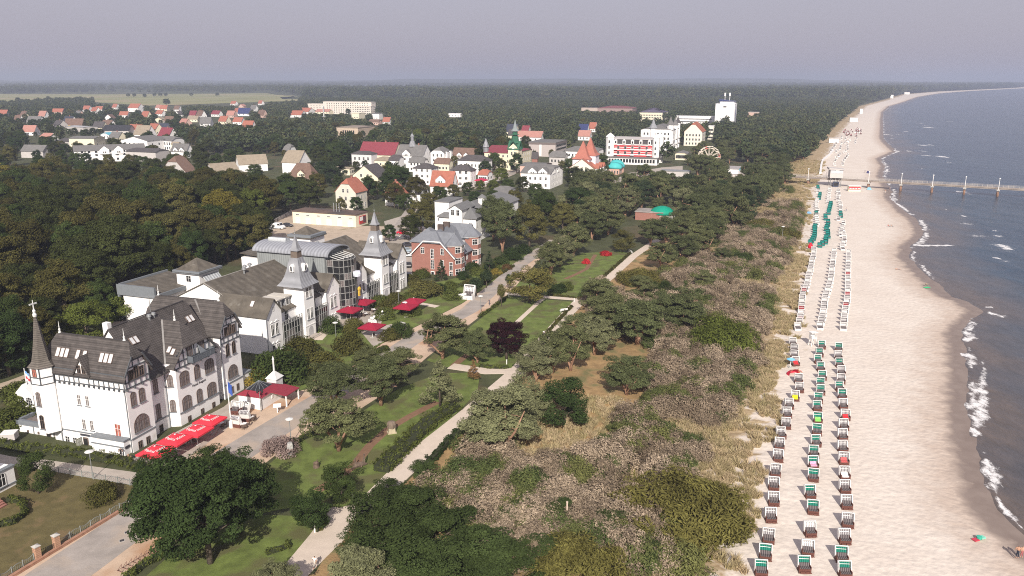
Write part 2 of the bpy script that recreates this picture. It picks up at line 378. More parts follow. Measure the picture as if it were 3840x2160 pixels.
spine([(3686, 1354, 8, 8), (3692, 1392, 8, 10), (3682, 1430, 14, 12), (3688, 1470, 22, 12), (3690, 1510, 30, 13), (3680, 1560, 40, 13), (3660, 1610, 34, 11), (3650, 1640, 30, 7)], .82)
spine([(3646, 1209, 14, 8), (3625, 1245, 22, 9), (3642, 1262, 26, 9), (3618, 1280, 22, 8)])
spine([(3590, 1320, 20, 5), (3620, 1335, 26, 6), (3650, 1350, 22, 6)])
spine([(3575, 920, 6, 4), (3430, 921, 14, 4), (3455, 908, 14, 5), (3475, 885, 9, 6), (3470, 870, 7, 4)])
spine([(3699, 1790, 9, 6), (3722, 1830, 14, 8), (3738, 1860, 20, 8), (3752, 1895, 16, 7), (3780, 1935, 14, 7), (3813, 1962, 20, 7), (3840, 1990, 16, 7)])
spine([(3456, 995, 10, 5), (3475, 1018, 12, 5), (3490, 1038, 8, 5)]); spine([(3333, 735, 7, 6), (3352, 757, 9, 5), (3385, 778, 10, 5), (3400, 790, 7, 4)])
spine([(3305, 605, 6, 5), (3318, 622, 8, 5), (3322, 640, 8, 5), (3314, 655, 7, 5)]); spine([(3345, 565, 9, 4), (3372, 566, 12, 4)])
wv = 0.10 * np.sin((SX * 0.95 + SY * 0.42) / 2.6 + 3 * vnoise(SX, SY, 14, 4)) * np.clip(off / 25, 0.1, 1)[None, :] * np.clip(1 - off / 400, 0, 1)[None, :]
me = npmesh('sea', np.stack([SX, SY, SEA + wv + foam * 0.05], 2).reshape(-1, 3), gridfaces(NR, len(off)), [], {'foam': foam.ravel(), 'off': np.repeat(off[None, :], NR, 0).ravel()}, True)
m = bpy.data.materials.new('sea_water'); m.use_nodes = True; t = m.node_tree; p = t.nodes['Principled BSDF']; tc = nn(t, 'ShaderNodeTexCoord')
fo = nn(t, 'ShaderNodeAttribute', attribute_name='foam').outputs['Fac']; of = nn(t, 'ShaderNodeAttribute', attribute_name='off').outputs['Fac']
mp = nn(t, 'ShaderNodeMapping'); mp.inputs['Scale'].default_value = (1.0, 0.5, 1); mp.inputs['Rotation'].default_value = (0, 0, R(24)); t.links.new(tc.outputs['Object'], mp.inputs['Vector'])
def nm(sc, det=6, ro=.6):
    n = nn(t, 'ShaderNodeTexNoise'); n.inputs['Scale'].default_value = sc; n.inputs['Detail'].default_value = det; n.inputs['Roughness'].default_value = ro; t.links.new(mp.outputs[0], n.inputs['Vector']); return n.outputs['Fac']
w1, w2, w3 = nm(0.30), nm(1.5, 5), nm(0.02, 4)
shal = rng(t, math_(t, 'ADD', of, rng(t, nm(0.06), .3, .7, -9, 9)), 1.0, 26, 0, 1)
deep = mixc(t, rng(t, w3, .4, .6, 0, 1), (0.015, 0.038, 0.066), (0.024, 0.050, 0.078))
cw = mixc(t, shal, (0.088, 0.072, 0.062), deep)
cw = mixc(t, rng(t, w1, .38, .66, 0, .55), cw, mixc(t, 1.0, cw, (1.75, 1.65, 1.6), 'MULTIPLY'))
fm = math_(t, 'SUBTRACT', fo, rng(t, math_(t, 'ADD', math_(t, 'MULTIPLY', nm(.6, 7, .72), .75), math_(t, 'MULTIPLY', nm(4.0, 5, .7), .25)), .36, .62, .10, 1.1)); fm = rng(t, fm, -.12, 0.34, 0, .9)
cw = mixc(t, fm, cw, (0.80, 0.79, 0.78)); t.links.new(cw, p.inputs['Base Color'])
t.links.new(rng(t, fm, 0, 1, .16, .9), p.inputs['Roughness']); p.inputs['IOR'].default_value = 1.33; p.inputs['Specular IOR Level'].default_value = 0.45
b = nn(t, 'ShaderNodeBump'); b.inputs['Strength'].default_value = 0.85; b.inputs['Distance'].default_value = 0.5
t.links.new(math_(t, 'ADD', w1, math_(t, 'MULTIPLY', w2, .45)), b.inputs['Height']); t.links.new(b.outputs[0], p.inputs['Normal'])
me.materials.append(m); tag(link('sea', me), kind='structure')

# land: one sheet from far left to the dunes, out to the horizon
lx = np.concatenate([-30000 * 0.55 ** np.arange(0, 9), [-140, -80, -40, -16, -12]])
LX = xd[:, None] + lx[None, :]; LY = np.repeat(ys[:, None], len(lx), 1)
far = np.array([9500., 11000., 13000., 16000.]); LX = np.vstack([LX, np.linspace(-32000, 24000, len(lx))[None, :].repeat(4, 0)]); LY = np.vstack([LY, far[:, None].repeat(len(lx), 1)])
GRASSY = mk('rough_grass_ground', (0.060, 0.066, 0.028), 0.35, 0.22, 0.95, 0.3, 2.0, stain=((0.10, 0.075, 0.040), 0.05, 0.55))
me = npmesh('ground', np.stack([LX, LY, np.full_like(LX, -0.06)], 2).reshape(-1, 3), gridfaces(NR + 4, len(lx)), GRASSY); tag(link('ground', me), kind='structure')
# distant hills on the skyline
hx = np.linspace(-9000, 9000, 220); hz = 30 + 75 * np.clip(vnoise(hx, hx * 0, 2600, 21) - .35, 0, 1) + 16 * vnoise(hx, hx * 0, 300, 22) + 5 * vnoise(hx, hx * 0, 60, 23)
hz = hz * np.clip(1.15 - (hx + 9000) / 26000, .6, 1.2)
HV = np.concatenate([np.stack([hx, hx * 0 + 8600, hx * 0 - 0.5], 1), np.stack([hx, 9300 + 200 * vnoise(hx, hx * 0, 500, 3), hz], 1), np.stack([hx, hx * 0 + 11500, hx * 0 - 0.5], 1)])
HILL = mk('far_wooded_hill', (0.05, 0.06, 0.035), 0.3, 0.004, 1.0)
tag(link('hills', npmesh('hills', HV, gridfaces(3, len(hx)), HILL, None, True)), kind='structure')

P2 = lambda L, z=0.0: [at(u, v, z) for u, v in L]
ASPH = mk('worn_asphalt', (0.32, 0.285, 0.255), 0.22, 0.3, 0.9, 0.2, 6, stain=((0.38, 0.315, 0.255), 0.16, 0.50))
GRAV = mk('sandy_gravel', (0.50, 0.375, 0.275), 0.1, 0.5, 0.95, 0.2, 8, stain=((0.42, 0.255, 0.155), 0.12, 0.55))
PALE = mk('pale_gravel', (0.56, 0.475, 0.395), 0.08, 0.7, 0.95, 0.2, 8)
LAWN = mk('mown_lawn', (0.118, 0.152, 0.036), 0.34, 0.45, 0.95, 0.4, 7, stain=((0.105, 0.105, 0.040), 0.22, 0.5))
DRYL = mk('dry_lawn', (0.112, 0.092, 0.036), 0.25, 0.6, 0.95, 0.4, 7, stain=((0.16, 0.112, 0.055), 0.3, 0.55))
MULCH = mk('brown_mulch', (0.20, 0.115, 0.07), 0.2, 1.5, 0.95, 0.3, 9)
DUNE = mk('dry_dune_turf', (0.31, 0.205, 0.098), 0.35, 0.5, 0.95, 0.5, 5, stain=((0.17, 0.15, 0.066), 0.25, 0.52))
PAVE = mk('concrete_paving', (0.38, 0.335, 0.29), 0.12, 0.6, 0.92, 0.12, 5)
SOIL = mk('yard_gravel', (0.42, 0.34, 0.26), 0.15, 0.4, 0.95, 0.15, 6, stain=((0.20, 0.18, 0.08), 0.12, 0.6))
MEAD = mk('far_meadow', (0.235, 0.235, 0.10), 0.2, 0.006, 1.0, stain=((0.30, 0.26, 0.14), 0.004, 0.5))

sheet('dune_terrain', [(-45, 60)] + [tuple(at(*q))[:2] for q in [(560, 2330), (1180, 2150), (1300, 1960), (1420, 1910), (1620, 1715), (1790, 1560), (1960, 1400), (2070, 1257), (2200, 1115), (2310, 1025), (2400, 955), (2560, 840), (2700, 740), (2860, 665), (2960, 600), (3010, 560), (3060, 510)]]
      + [(Xd(y) - 13, y) for y in np.linspace(700, 60, 60)], -0.02, DUNE)
sheet('garden_lawn', P2([(-60, 1700), (178, 1763), (343, 1792), (534, 1825), (553, 1850), (45, 2162), (-150, 2290), (-400, 2000)]), -0.012, DRYL)
sheet('forecourt', P2([(440, 2220), (-40, 2215), (551, 1854), (600, 1805), (500, 1720), (640, 1640), (840, 1525), (950, 1435), (1010, 1390), (1110, 1470), (1250, 1430), (1350, 1350), (1430, 1290), (1729, 1141), (1927, 1008), (2006, 946), (2150, 860), (2170, 872), (2030, 965), (1906, 1104), (1797, 1188), (1600, 1340), (1480, 1450), (1250, 1597), (1095, 1660), (870, 1830), (640, 2055), (480, 2150)]), -0.008, GRAV)
sheet('lawn', P2([(840, 1880), (1095, 1668), (1260, 1603), (1500, 1455), (1650, 1400), (1800, 1395), (1790, 1470), (1700, 1562), (1538, 1718), (1440, 1790), (1338, 1890), (1240, 1905), (1100, 1900), (950, 1930)]), -0.012, LAWN)
sheet('lawn.001', P2([(500, 2200), (640, 2080), (760, 2000), (1000, 1930), (1170, 1937), (1232, 1957), (1182, 2011), (1075, 2119), (1000, 2230), (700, 2300)]), -0.012, LAWN)
sheet('lawn.002', P2([(1812, 1187), (1908, 1112), (2165, 1132), (2115, 1180), (2026, 1275), (1915, 1385), (1800, 1380), (1680, 1376), (1600, 1350)]), -0.012, LAWN)
sheet('lawn.003', P2([(1910, 1090), (2060, 1108), (2162, 1118), (2256, 1050), (2362, 955), (2330, 940), (2180, 950), (2090, 1000), (1990, 1020)]), -0.012, LAWN)
sheet('front_garden', P2([(930, 1440), (985, 1362), (1137, 1268), (1530, 1082), (1720, 1040), (1900, 985), (1990, 930), (2005, 945), (1927, 1006), (1729, 1139), (1430, 1288), (1350, 1345), (1248, 1428), (1110, 1468), (1010, 1392)]), -0.012, LAWN)
ribbon('road', P2([(-100, 2400), (215, 2160), (500, 1960), (820, 1740), (1050, 1595), (1220, 1490), (1420, 1360), (1560, 1265), (1760, 1163), (1950, 992), (2080, 900)]), [7.4, 7.4, 7.0, 6.4, 6, 5.5, 5, 4.6, 4.6, 4.4, 4.2], 0.004, ASPH)
sheet('lane', P2([(-60, 1690), (45, 1712), (178, 1725), (509, 1771), (640, 1790), (570, 1850), (551, 1852), (534, 1825), (343, 1792), (178, 1763), (-40, 1735)]), 0.0, PAVE)
ribbon('gravel_path', P2([(1040, 2230), (1105, 2145), (1225, 2015), (1275, 1935), (1375, 1895), (1500, 1773), (1600, 1682), (1752, 1557), (1850, 1470), (1945, 1387), (2043, 1265), (2125, 1180), (2185, 1118), (2280, 1040), (2375, 960), (2480, 890), (2600, 800)]), [3.6, 3.6, 4.6, 4.4, 3.2, 3.6, 4, 3.7, 3.4, 3.4, 2.4, 3.0, 3.2, 3.6, 2.8, 2.6, 2.4], 0.012, PALE)
sheet('gravel_path.001', P2([(1170, 1937), (1250, 1900), (1300, 1910), (1298, 1975), (1282, 2036), (1190, 2012), (1235, 1957)]), 0.008, PALE)
ribbon('gravel_path.002', P2([(1895, 1100), (1960, 1106), (2055, 1114), (2185, 1124)]), 2.0, 0.016, PALE)
ribbon('gravel_path.003', P2([(1690, 1372), (1824, 1392), (1945, 1390)]), 3.0, 0.016, PALE)
ribbon('mulch_path', P2([(1190, 1840), (1270, 1790), (1331, 1742), (1385, 1672), (1455, 1609), (1538, 1560), (1640, 1507)]), 1.5, 0.004, MULCH)
ribbon('mulch_path.001', P2([(1700, 1372), (1740, 1340), (1790, 1303)]), 1.5, 0.004, MULCH)
ribbon('mulch_path.002', P2([(1930, 1216), (1985, 1165), (2035, 1120)]), 1.2, 0.004, PALE)
ribbon('mulch_path.003', P2([(2120, 1046), (2167, 1025), (2200, 1008), (2217, 979), (2233, 955)]), 1.3, 0.004, MULCH)
ribbon('hotel_path', P2([(1190, 1275), (1260, 1200), (1330, 1180)]), 2.2, 0.004, PALE)
ribbon('hotel_path.001', P2([(1450, 1105), (1520, 1128), (1640, 1150)]), 2.0, 0.004, PALE)
sheet('hotel_terrace', P2([(1250, 1210), (1420, 1115), (1500, 1130), (1440, 1190), (1420, 1230), (1320, 1235)]), 0.008, PAVE)
sheet('hotel_terrace.001', P2([(1350, 1240), (1470, 1215), (1490, 1255), (1400, 1300)]), 0.008, PAVE)
sheet('cafe_terrace', P2([(500, 1720), (660, 1620), (840, 1525), (950, 1435), (1000, 1395), (1060, 1430), (960, 1480), (900, 1560), (860, 1600), (650, 1760), (600, 1800), (520, 1745)]), 0.004, PAVE)
sheet('car_park', P2([(870, 890), (1000, 855), (1090, 800), (1300, 845), (1480, 850), (1560, 880), (1500, 960), (1420, 930), (1100, 940), (900, 920)]), -0.008, SOIL)
sheet('car_park.001', P2([(1440, 830), (1540, 800), (1600, 860), (1560, 960), (1535, 1060), (1500, 1040)]), -0.004, PAVE)
ribbon('street', P2([(1480, 880), (1520, 820), (1560, 760), (1700, 715), (1800, 700), (1900, 650), (1950, 600), (1960, 560)]), [5, 5, 5, 5, 6, 12, 14, 8], 0.0, ASPH)
ribbon('woodland_track', P2([(-50, 1470), (60, 1435), (150, 1400), (260, 1330), (420, 1230), (520, 1170), (560, 1100)]), 4.5, -0.01, SOIL)
sheet('promenade_square', P2([(2260, 700), (2350, 650), (2480, 628), (2560, 622), (2560, 640), (2430, 690), (2330, 720)]), 0.0, PAVE)
sheet('promenade_square.001', P2([(2620, 665), (2720, 645), (2900, 650), (3000, 655), (3060, 672), (2960, 680), (2850, 668), (2700, 672)]), 0.0, PAVE)
sheet('meadow', P2([(-300, 352), (400, 354), (1010, 350), (1150, 362), (1120, 378), (700, 392), (560, 396), (300, 380), (0, 398), (-400, 410)]), 0.3, MEAD)
sheet('meadow.001', P2([(1050, 365), (1100, 362), (1120, 368), (1060, 372)]), 0.3, MEAD)

# ================================================================== BUILDING KIT
# local frame of every building: x along the coast road, y inland, z up; its corner nearest the camera and the road is (0, 0)
FACE = {'S': 0.0, 'W': R(-90), 'E': R(90), 'N': R(180)}
WC = {}
def outline(w, h, rise, n=9):
    if rise <= 0: return [(-w / 2, 0), (w / 2, 0), (w / 2, h), (-w / 2, h)]
    pts = [(-w / 2, 0), (w / 2, 0)]
    for i in range(n + 1):
        t = math.pi * i / n; pts.append((w / 2 * math.cos(t), h - rise + rise * math.sin(t)))
    return pts
def win_meshes(w, h, rise, fm, gm, cols, rows, ft):
    key = (round(w, 2), round(h, 2), rise, fm.name, gm.name, cols, rows)
    if key in WC: return WC[key]
    o = outline(w, h, rise); c = (0, h / 2)
    f = MB(); k1 = 1 - 2 * ft / w; k2 = 1 - 2 * ft / h
    inn = [(x * k1, c[1] + (z - c[1]) * k2) for x, z in o]; n = len(o)
    vs = [(x, -0.07, z) for x, z in o] + [(x, -0.07, z) for x, z in inn] + [(x, 0.05, z) for x, z in o] + [(x, -0.01, z) for x, z in inn]
    fs = []
    for i in range(n):
        j = (i + 1) % n
        fs += [(i, j, n + j, n + i), (2 * n + j, 2 * n + i, i, j)[::-1], (n + i, n + j, 3 * n + j, 3 * n + i)]
    f.add(vs, fs)
    for i in range(1, cols): x = -w / 2 + w * i / cols; f.box(x - ft * .35, -0.062, ft * .5, x + ft * .35, 0.0, h - (ft if rise <= 0 else rise * (x / (w / 2)) ** 2 * .9 + ft))
    for i in range(1, rows): z = h * (0.62 if rows == 2 else i / rows); f.box(-w / 2 + ft * .5, -0.058, z - ft * .35, w / 2 - ft * .5, 0.0, z + ft * .35)
    g = MB(); g.prism([(x, -0.022, z) for x, z in inn], (0, 0.05, 0))
    s = MB(); s.box(-w / 2 - 0.08, -0.17, -0.14, w / 2 + 0.08, 0.04, 0.0)
    WC[key] = (f.mesh('window', fm), g.mesh('pane', gm), s.mesh('sill', GREYT))
    return WC[key]
def window(root, face, s, z, w, h, W_=0, D_=0, rise=0, fm=None, gm=None, cols=2, rows=2, ft=0.07, sill=False, off=0.0, rot=None, pos=None, near=True, name='window'):
    fm = fm or FRAMEW; gm = gm or GLASS
    p = pos or {'S': (s, -off, z), 'W': (-off, s, z), 'E': (W_ + off, s, z), 'N': (s, D_ + off, z)}[face]
    a, b, c = win_meshes(w, h, rise, fm, gm, cols, rows, ft)
    if not near:
        key = ('far', a.name)
        if key not in WC:
            m = MB(); m.box(-w / 2, -0.05, 0, w / 2, 0.02, h); m.k = 1; m.box(-w / 2 + ft, -0.09, ft, -ft * .4, 0.0, h - ft); m.box(ft * .4, -0.09, ft, w / 2 - ft, 0.0, h - ft); WC[key] = m.mesh('window', [fm, gm])
        return link(name, WC[key], root, p, FACE[face] if rot is None else rot)
    o = link(name, a, root, p, FACE[face] if rot is None else rot)
    link('pane', b, o)
    if sill: link('sill', c, o)
    return o
def roof_mb(mb, x0, y0, x1, y1, z, rh, over=0.35, axis='x', c0=0.0, c1=0.0, t=0.16, drop=True):
    """gabled / half-hipped / hipped roof over a rectangle; z = wall top, rh = ridge height above it; c = how much of each end is hipped"""
    if axis == 'y': sw = lambda p: (p[1], p[0], p[2]); a0, a1, b0, b1 = y0, y1, x0, x1
    else: sw = lambda p: p; a0, a1, b0, b1 = x0, x1, y0, y1
    hw = (b1 - b0) / 2; bm = (b0 + b1) / 2; sl = rh / hw; HW = hw + over; ze = z - over * sl if drop else z; zr = z + rh
    A0 = a0 - over; A1 = a1 + over
    def end(A, c, sg):
        cw = HW * c; zc = zr - (zr - ze) * c
        return (A, bm - cw, zc), (A, bm + cw, zc), (A + sg * cw * 0.95, bm, zr)
    l0, r0, g0 = end(A0, c0, 1); l1, r1, g1 = end(A1, c1, -1)
    eL0, eL1, eR0, eR1 = (A0, bm - HW, ze), (A1, bm - HW, ze), (A0, bm + HW, ze), (A1, bm + HW, ze)
    def poly(L):
        o = []
        for p in L:
            if not o or (Vector(p) - Vector(o[-1])).length > 1e-4: o.append(p)
        if (Vector(o[0]) - Vector(o[-1])).length < 1e-4: o.pop()
        return o
    faces = [poly([eL0, eL1, l1, g1, g0, l0]), poly([eR1, eR0, r0, g0, g1, r1])]
    if c0 > 0: faces.append(poly([r0, l0, g0]))
    if c1 > 0: faces.append(poly([l1, r1, g1]))
    flip = axis == 'y'
    for F in faces:
        top = [sw(p) for p in F]; bot = [(p[0], p[1], p[2] - t) for p in top]
        if flip: top = top[::-1]; bot = bot[::-1]
        n = len(top); mb.add(top + bot, [tuple(range(n)), tuple(range(2 * n - 1, n - 1, -1))] + [(i, n + i, n + (i + 1) % n, (i + 1) % n) for i in range(n)])
    return zr
def gable_wall(mb, x0, y0, x1, y1, z, rh, axis='x', c0=0.0, c1=0.0, th=0.25):
    for (A, c, e) in (((x0 if axis == 'x' else y0), c0, th), ((x1 if axis == 'x' else y1), c1, -th)):
        if c >= 1: continue
        b0, b1 = (y0, y1) if axis == 'x' else (x0, x1); bm = (b0 + b1) / 2; hw = (b1 - b0) / 2; k = 0.14
        pts = [(b0, z), (b1, z)] + ([(bm + hw * c, z + rh * (1 - c) - k), (bm - hw * c, z + rh * (1 - c) - k)] if c > 0 else [(bm, z + rh - k)])
        P = [(A, b, zz) for b, zz in pts] if axis == 'x' else [(b, A, zz) for b, zz in pts]
        mb.prism(P, (e, 0, 0) if axis == 'x' else (0, e, 0))
def skylight(root, p, ang_axis, w=0.8, h=1.3, tilt=45, pane=None):
    """roof window lying on a slope; ang_axis = heading of the downhill direction in the building's frame"""
    key = ('sky', w, h)
    if key not in WC:
        f = MB()
        for b in ((-w / 2, -h / 2, -w / 2 + .07, h / 2), (w / 2 - .07, -h / 2, w / 2, h / 2), (-w / 2, -h / 2, w / 2, -h / 2 + .1), (-w / 2, h / 2 - .08, w / 2, h / 2)): f.box(b[0], b[1], -0.05, b[2], b[3], 0.12)
        g = MB(); g.box(-w / 2 + .07, -h / 2 + .1, 0, w / 2 - .07, h / 2 - .08, 0.08)
        WC[key] = (f.mesh('skylight', FRAMEB), g.mesh('pane', mk('bright_skylight', (0.62, 0.62, 0.62), 0.1, 1.0, 0.12, spec=0.6)))
    o = link('skylight', WC[key][0], root, p); o.rotation_euler = (R(tilt), 0, ang_axis); link('pane', WC[key][1], o); return o
def frame_of(P0, P1, P2, h, ang):
    a = Vector((math.sin(R(ang)), math.cos(R(ang)), 0)); b = Vector((-a.y, a.x, 0)); p0, p1, p2 = at(*P0, h), at(*P1, h), at(*P2, h)
    
    def reach(dr, u):        # distance along dr at which the corner shows at column u
        best = min((abs(toscreen(p0 + dr * s)[0] - u), s) for s in [i * .5 for i in range(4, 180)]); return best[1]
    d = reach(b, P1[0]); return Vector((p0.x, p0.y, 0)), min(max(reach(a, P2[0]), .5 * d), 1.3 * d + 2), d
HOUSES = []          # (projected box, distance) used so that no tree is planted where the photograph shows the house
def keep_clear(root, w, d, h, grow=0):
    M = root.matrix_basis; uv = [toscreen(M @ Vector((x, y, z))) for x in (0, w) for y in (0, d) for z in (1.5, h)]
    HOUSES.append((min(q[0] for q in uv) - grow, min(q[1] for q in uv) - grow, max(q[0] for q in uv) + grow, max(q[1] for q in uv) + grow, min(q[2] for q in uv), (M @ Vector((w / 2, d / 2, 0))), max(w, d) / 2))
def mkroot(name, label, cat, o, ang, group=None):
    r = thing(name, label, cat, o, R(90 - ang), group)
    r.matrix_basis = Matrix.Translation(o) @ Matrix.Rotation(R(90 - ang), 4, 'Z'); return r
def grid_windows(root, w, d, spec, near, fm=None, gm=None):
    """spec: list of (face, s0, s1, count, [z...], width, height)"""
    for face, s0, s1, n, zs, ww, wh in spec:
        for z in zs:
            for i in range(n): window(root, face, s0 + (s1 - s0) * (i + .5) / n, z, ww, wh, w, d, fm=fm, gm=gm, near=near)
def house(name, label, P0, P1, P2, h, roof, wm, rm, ang=20, wins=(), cat='house', group=None, near=False, chim=(), dims=None, clear=True, sink=0.5, cs=True, fm=None, dorm=(), trim=None):
    if ang is None: q0, q2 = at(*P0, h), at(*P2, h); ang = math.degrees(math.atan2(q2.x - q0.x, q2.y - q0.y))
    o, w, d = frame_of(P0, P1, P2, h, ang)
    if dims: w, d = dims[0] or w, dims[1] or d
    r = mkroot(name, label, cat, o, ang, group)
    wb = MB(); wb.box(0, 0, -sink, w, d, h); rb = MB(); kind = roof[0]
    if kind == 'flat':
        e = roof[1]; rb.box(-0.25, -0.25, h - 0.02, w + 0.25, d + 0.25, h + e); zr = h + e
    else:
        kind, ax, rh, c0, c1 = roof; gable_wall(wb, 0, 0, w, d, h, rh, ax, c0, c1); zr = roof_mb(rb, 0, 0, w, d, h, rh, 0.4, ax, c0, c1)
    part('wall', wb, wm, r); part('roof', rb, rm, r)
    if trim:
        tb = MB()
        for z in trim: tb.box(-0.08, -0.08, z, w + .08, d + .08, z + 0.18)
        part('cornice', tb, wm if wm is not WHITE else FRAMEW, r)
    for cx, cy, ch in chim:
        cb = MB(); cb.box(cx * w - .35, cy * d - .35, h, cx * w + .35, cy * d + .35, zr + ch); cb.box(cx * w - .42, cy * d - .42, zr + ch, cx * w + .42, cy * d + .42, zr + ch + .12); part('chimney', cb, BRICK, r)
    for (face, s, z, dw, dh, dd, m_) in dorm: dormer(r, face, s, z, dw, dh, dd, wm if m_ is None else m_, rm, w, d, near)
    for q in wins:
        face, n, zs, ww, wh = q[:5]; L = w if face in 'SN' else d; e = q[5] if len(q) > 5 else 0.06
        for z in zs:
            for i in range(n): window(r, face, L * e + L * (1 - 2 * e) * (i + .5) / n, z, ww, wh, w, d, near=near, fm=fm)
    if clear: keep_clear(r, w, d, zr)
    return r, w, d
def dormer(root, face, s, z, dw, dh, dd, wm, rm, W_, D_, near, inset=0.0):
    """gabled dormer or gable bay: front flush with the face, ridge running inward"""
    wb = MB(); wb.box(-dw / 2, 0, 0, dw / 2, dd, dh); gable_wall(wb, -dw / 2, 0, dw / 2, dd, dh, dw * .42, 'y'); wb.k = 1
    roof_mb(wb, -dw / 2, 0, dw / 2, dd, dh, dw * .42, 0.2, 'y', t=0.1)
    p = {'S': (s, inset, z), 'W': (inset, s, z)}[face]
    o = part('dormer', wb, [wm, rm], root, loc=p, rz=FACE[face])
    n = 2 if dw > 2.4 else 1
    for i in range(n):
        a, b, c = win_meshes(min(.9, dw * .4), min(1.3, dh * .7), 0, FRAMEW, GLASS, 2, 2, .07)
        q = link('window', a, o, ((i - (n - 1) / 2) * 1.2, 0, dh * .2)); link('pane', b, o, ((i - (n - 1) / 2) * 1.2, 0, dh * .2))
    return o

# ================================================================== THE HALF-TIMBERED HOTEL
O1 = at(501, 1697); A1 = 18
h1 = mkroot('timbered_hotel', 'white half-timbered hotel with steep dark roofs and a slim corner spire by the red parasols', 'hotel', O1, A1)
wb = MB()
wb.box(0, 0, -2.5, 5.0, 15.2, 12.4); gable_wall(wb, 0, 0, 5.0, 15.2, 12.4, 4.5, 'y', 0.42, 0.4)
wb.box(5.0, 1.2, -2.5, 21.9, 12.2, 10.4); gable_wall(wb, 5.0, 1.2, 21.9, 12.2, 10.4, 7.2, 'x', 0, 0)
wb.prism([(9.4, 1.3, -2.5), (10.2, -0.3, -2.5), (20.0, -0.3, -2.5), (20.0, 3.0, -2.5), (9.4, 3.0, -2.5)], (0, 0, 13.2))
wb.prism([(9.9, -0.28, 10.6), (20.1, -0.28, 10.6), (18.0, -0.28, 12.8), (12.0, -0.28, 12.8)], (0, 1.5, 0))
wb.box(21.9, 0, -2.5, 27.2, 15.8, 12.5); gable_wall(wb, 21.9, 0, 27.2, 15.8, 12.5, 4.7, 'y', 0.42, 0.4)
part('wall', wb, WHITE, h1)
rb = MB()
roof_mb(rb, 0, 0, 5.0, 15.2, 12.4, 4.5, 0.45, 'y', 0.42, 0.4); roof_mb(rb, 5.0, 1.2, 21.9, 12.2, 10.4, 7.2, 0.35, 'x', 0, 0); roof_mb(rb, 21.9, 0, 27.2, 15.8, 12.5, 4.7, 0.45, 'y', 0.42, 0.4)
roof_mb(rb, 9.9, -0.3, 20.1, 9.0, 10.7, 5.6, 0.45, 'y', 0.55, 0)
rb.prism([(5.0, 0.4, 9.7), (5.0, 1.9, 11.2), (5.0, 1.9, 10.9), (5.0, 0.4, 9.5)], (4.9, 0, 0))
part('roof', rb, SLATE, h1)
tb = MB()   # ridge caps, hips and valleys of paler metal
for p, q in (((2.5, 1.6, 17.0), (2.5, 13.8, 17.0)), ((24.55, 1.6, 17.3), (24.55, 14.4, 17.3)), ((5.6, 6.7, 17.72), (21.6, 6.7, 17.72)), ((15, 3.2, 16.4), (15, 6.6, 16.4))): tb.bar(p, q, 0.22, 0.12)
part('ridge_cap', tb, mk('dark_ridge', (0.055, 0.05, 0.05), .2), h1)
for p, q in (((9.6, 1.0, 10.5), (14.9, 5.5, 16.3)), ((20.4, 1.0, 10.5), (15.1, 5.5, 16.3)), ((5.2, 1.4, 11.0), (2.7, 6.3, 16.95)), ((21.7, 1.4, 11.0), (24.4, 6.5, 17.2))): part('valley_flashing', MB().bar(p, q, .28, .12), mk('lead_flashing', (.23, .22, .21), .15), h1)
# timber framing, beam by beam
TB = mk('grey_timber', (0.085, 0.092, 0.10), 0.15, 2.0, 0.8)
def beam(root, p, q, w=0.17, t=0.1):
    mb = MB(); mb.bar(p, q, t, w); return part('beam', mb, TB, root)
for z in (10.2, 11.15, 12.3): beam(h1, (-.05, 0, z), (-.05, 13.4, z))
for i in range(15):
    y = 0.1 + i * 0.95
    if i != 8: beam(h1, (-.06, y, 10.2), (-.06, y, 12.35), .13)
bk = MB().box(-.08, -.32, 0, .08, 0, .3).mesh('bracket', TB)
for i in range(15): link('bracket', bk, h1, (0, i * .95 + .08, 9.85), R(-90))
for x0 in (0.1, 1.6, 3.2, 4.8, 22.0, 23.6, 25.3, 27.0): link('bracket', bk, h1, (x0 + .08, 0, 9.85))
for i in range(6): link('bracket', bk, h1, (10.48 + i * 1.9, -.3, 9.35))
for x0, w_, zt in ((0.0, 5.0, 12.4), (21.9, 5.3, 12.5)):
    for z in (10.2, 11.1): beam(h1, (x0, -.05, z), (x0 + w_, -.05, z))
    beam(h1, (x0 + .5, -.05, 13.2), (x0 + w_ - .5, -.05, 13.2))
    beam(h1, (x0 + 1.2, -.05, 14.2), (x0 + w_ - 1.2, -.05, 14.2))
    for f, z1 in ((0.03, 12.4), (0.16, 13.2), (0.84, 13.2), (0.97, 12.4)): beam(h1, (x0 + w_ * f, -.06, 10.2), (x0 + w_ * f, -.06, z1), .14)
    for f in (0.38, 0.62): beam(h1, (x0 + w_ * f, -.06, 13.2), (x0 + w_ * f, -.06, 15.0), .14); beam(h1, (x0 + w_ * f, -.06, 10.2), (x0 + w_ * f, -.06, 11.1), .14)
    beam(h1, (x0 - .3, -.5, 12.3), (x0 + 1.45, -.5, 15.0), .2, .12); beam(h1, (x0 + w_ + .3, -.5, 12.3), (x0 + w_ - 1.45, -.5, 15.0), .2, .12)
for z in (9.75, 10.75): beam(h1, (10.0, -.36, z), (20.0, -.36, z))
beam(h1, (12.0, -.36, 12.75), (18.0, -.36, 12.75)); beam(h1, (10.6, -.36, 12.0), (12.6, -.36, 12.0)); beam(h1, (17.6, -.36, 12.0), (19.4, -.36, 12.0))
for x, z1 in ((10.1, 10.8), (11.2, 12.4), (12.3, 12.7), (13.1, 12.7), (14.9, 12.7), (15.9, 12.7), (17.4, 12.7), (18.5, 12.2), (19.9, 10.8)): beam(h1, (x, -.37, 9.75), (x, -.37, z1), .14)
for p, q in (((9.5, -.62, 10.1), (11.9, -.62, 12.75)), ((20.5, -.62, 10.1), (18.1, -.62, 12.75))): beam(h1, p, q, .2, .12)
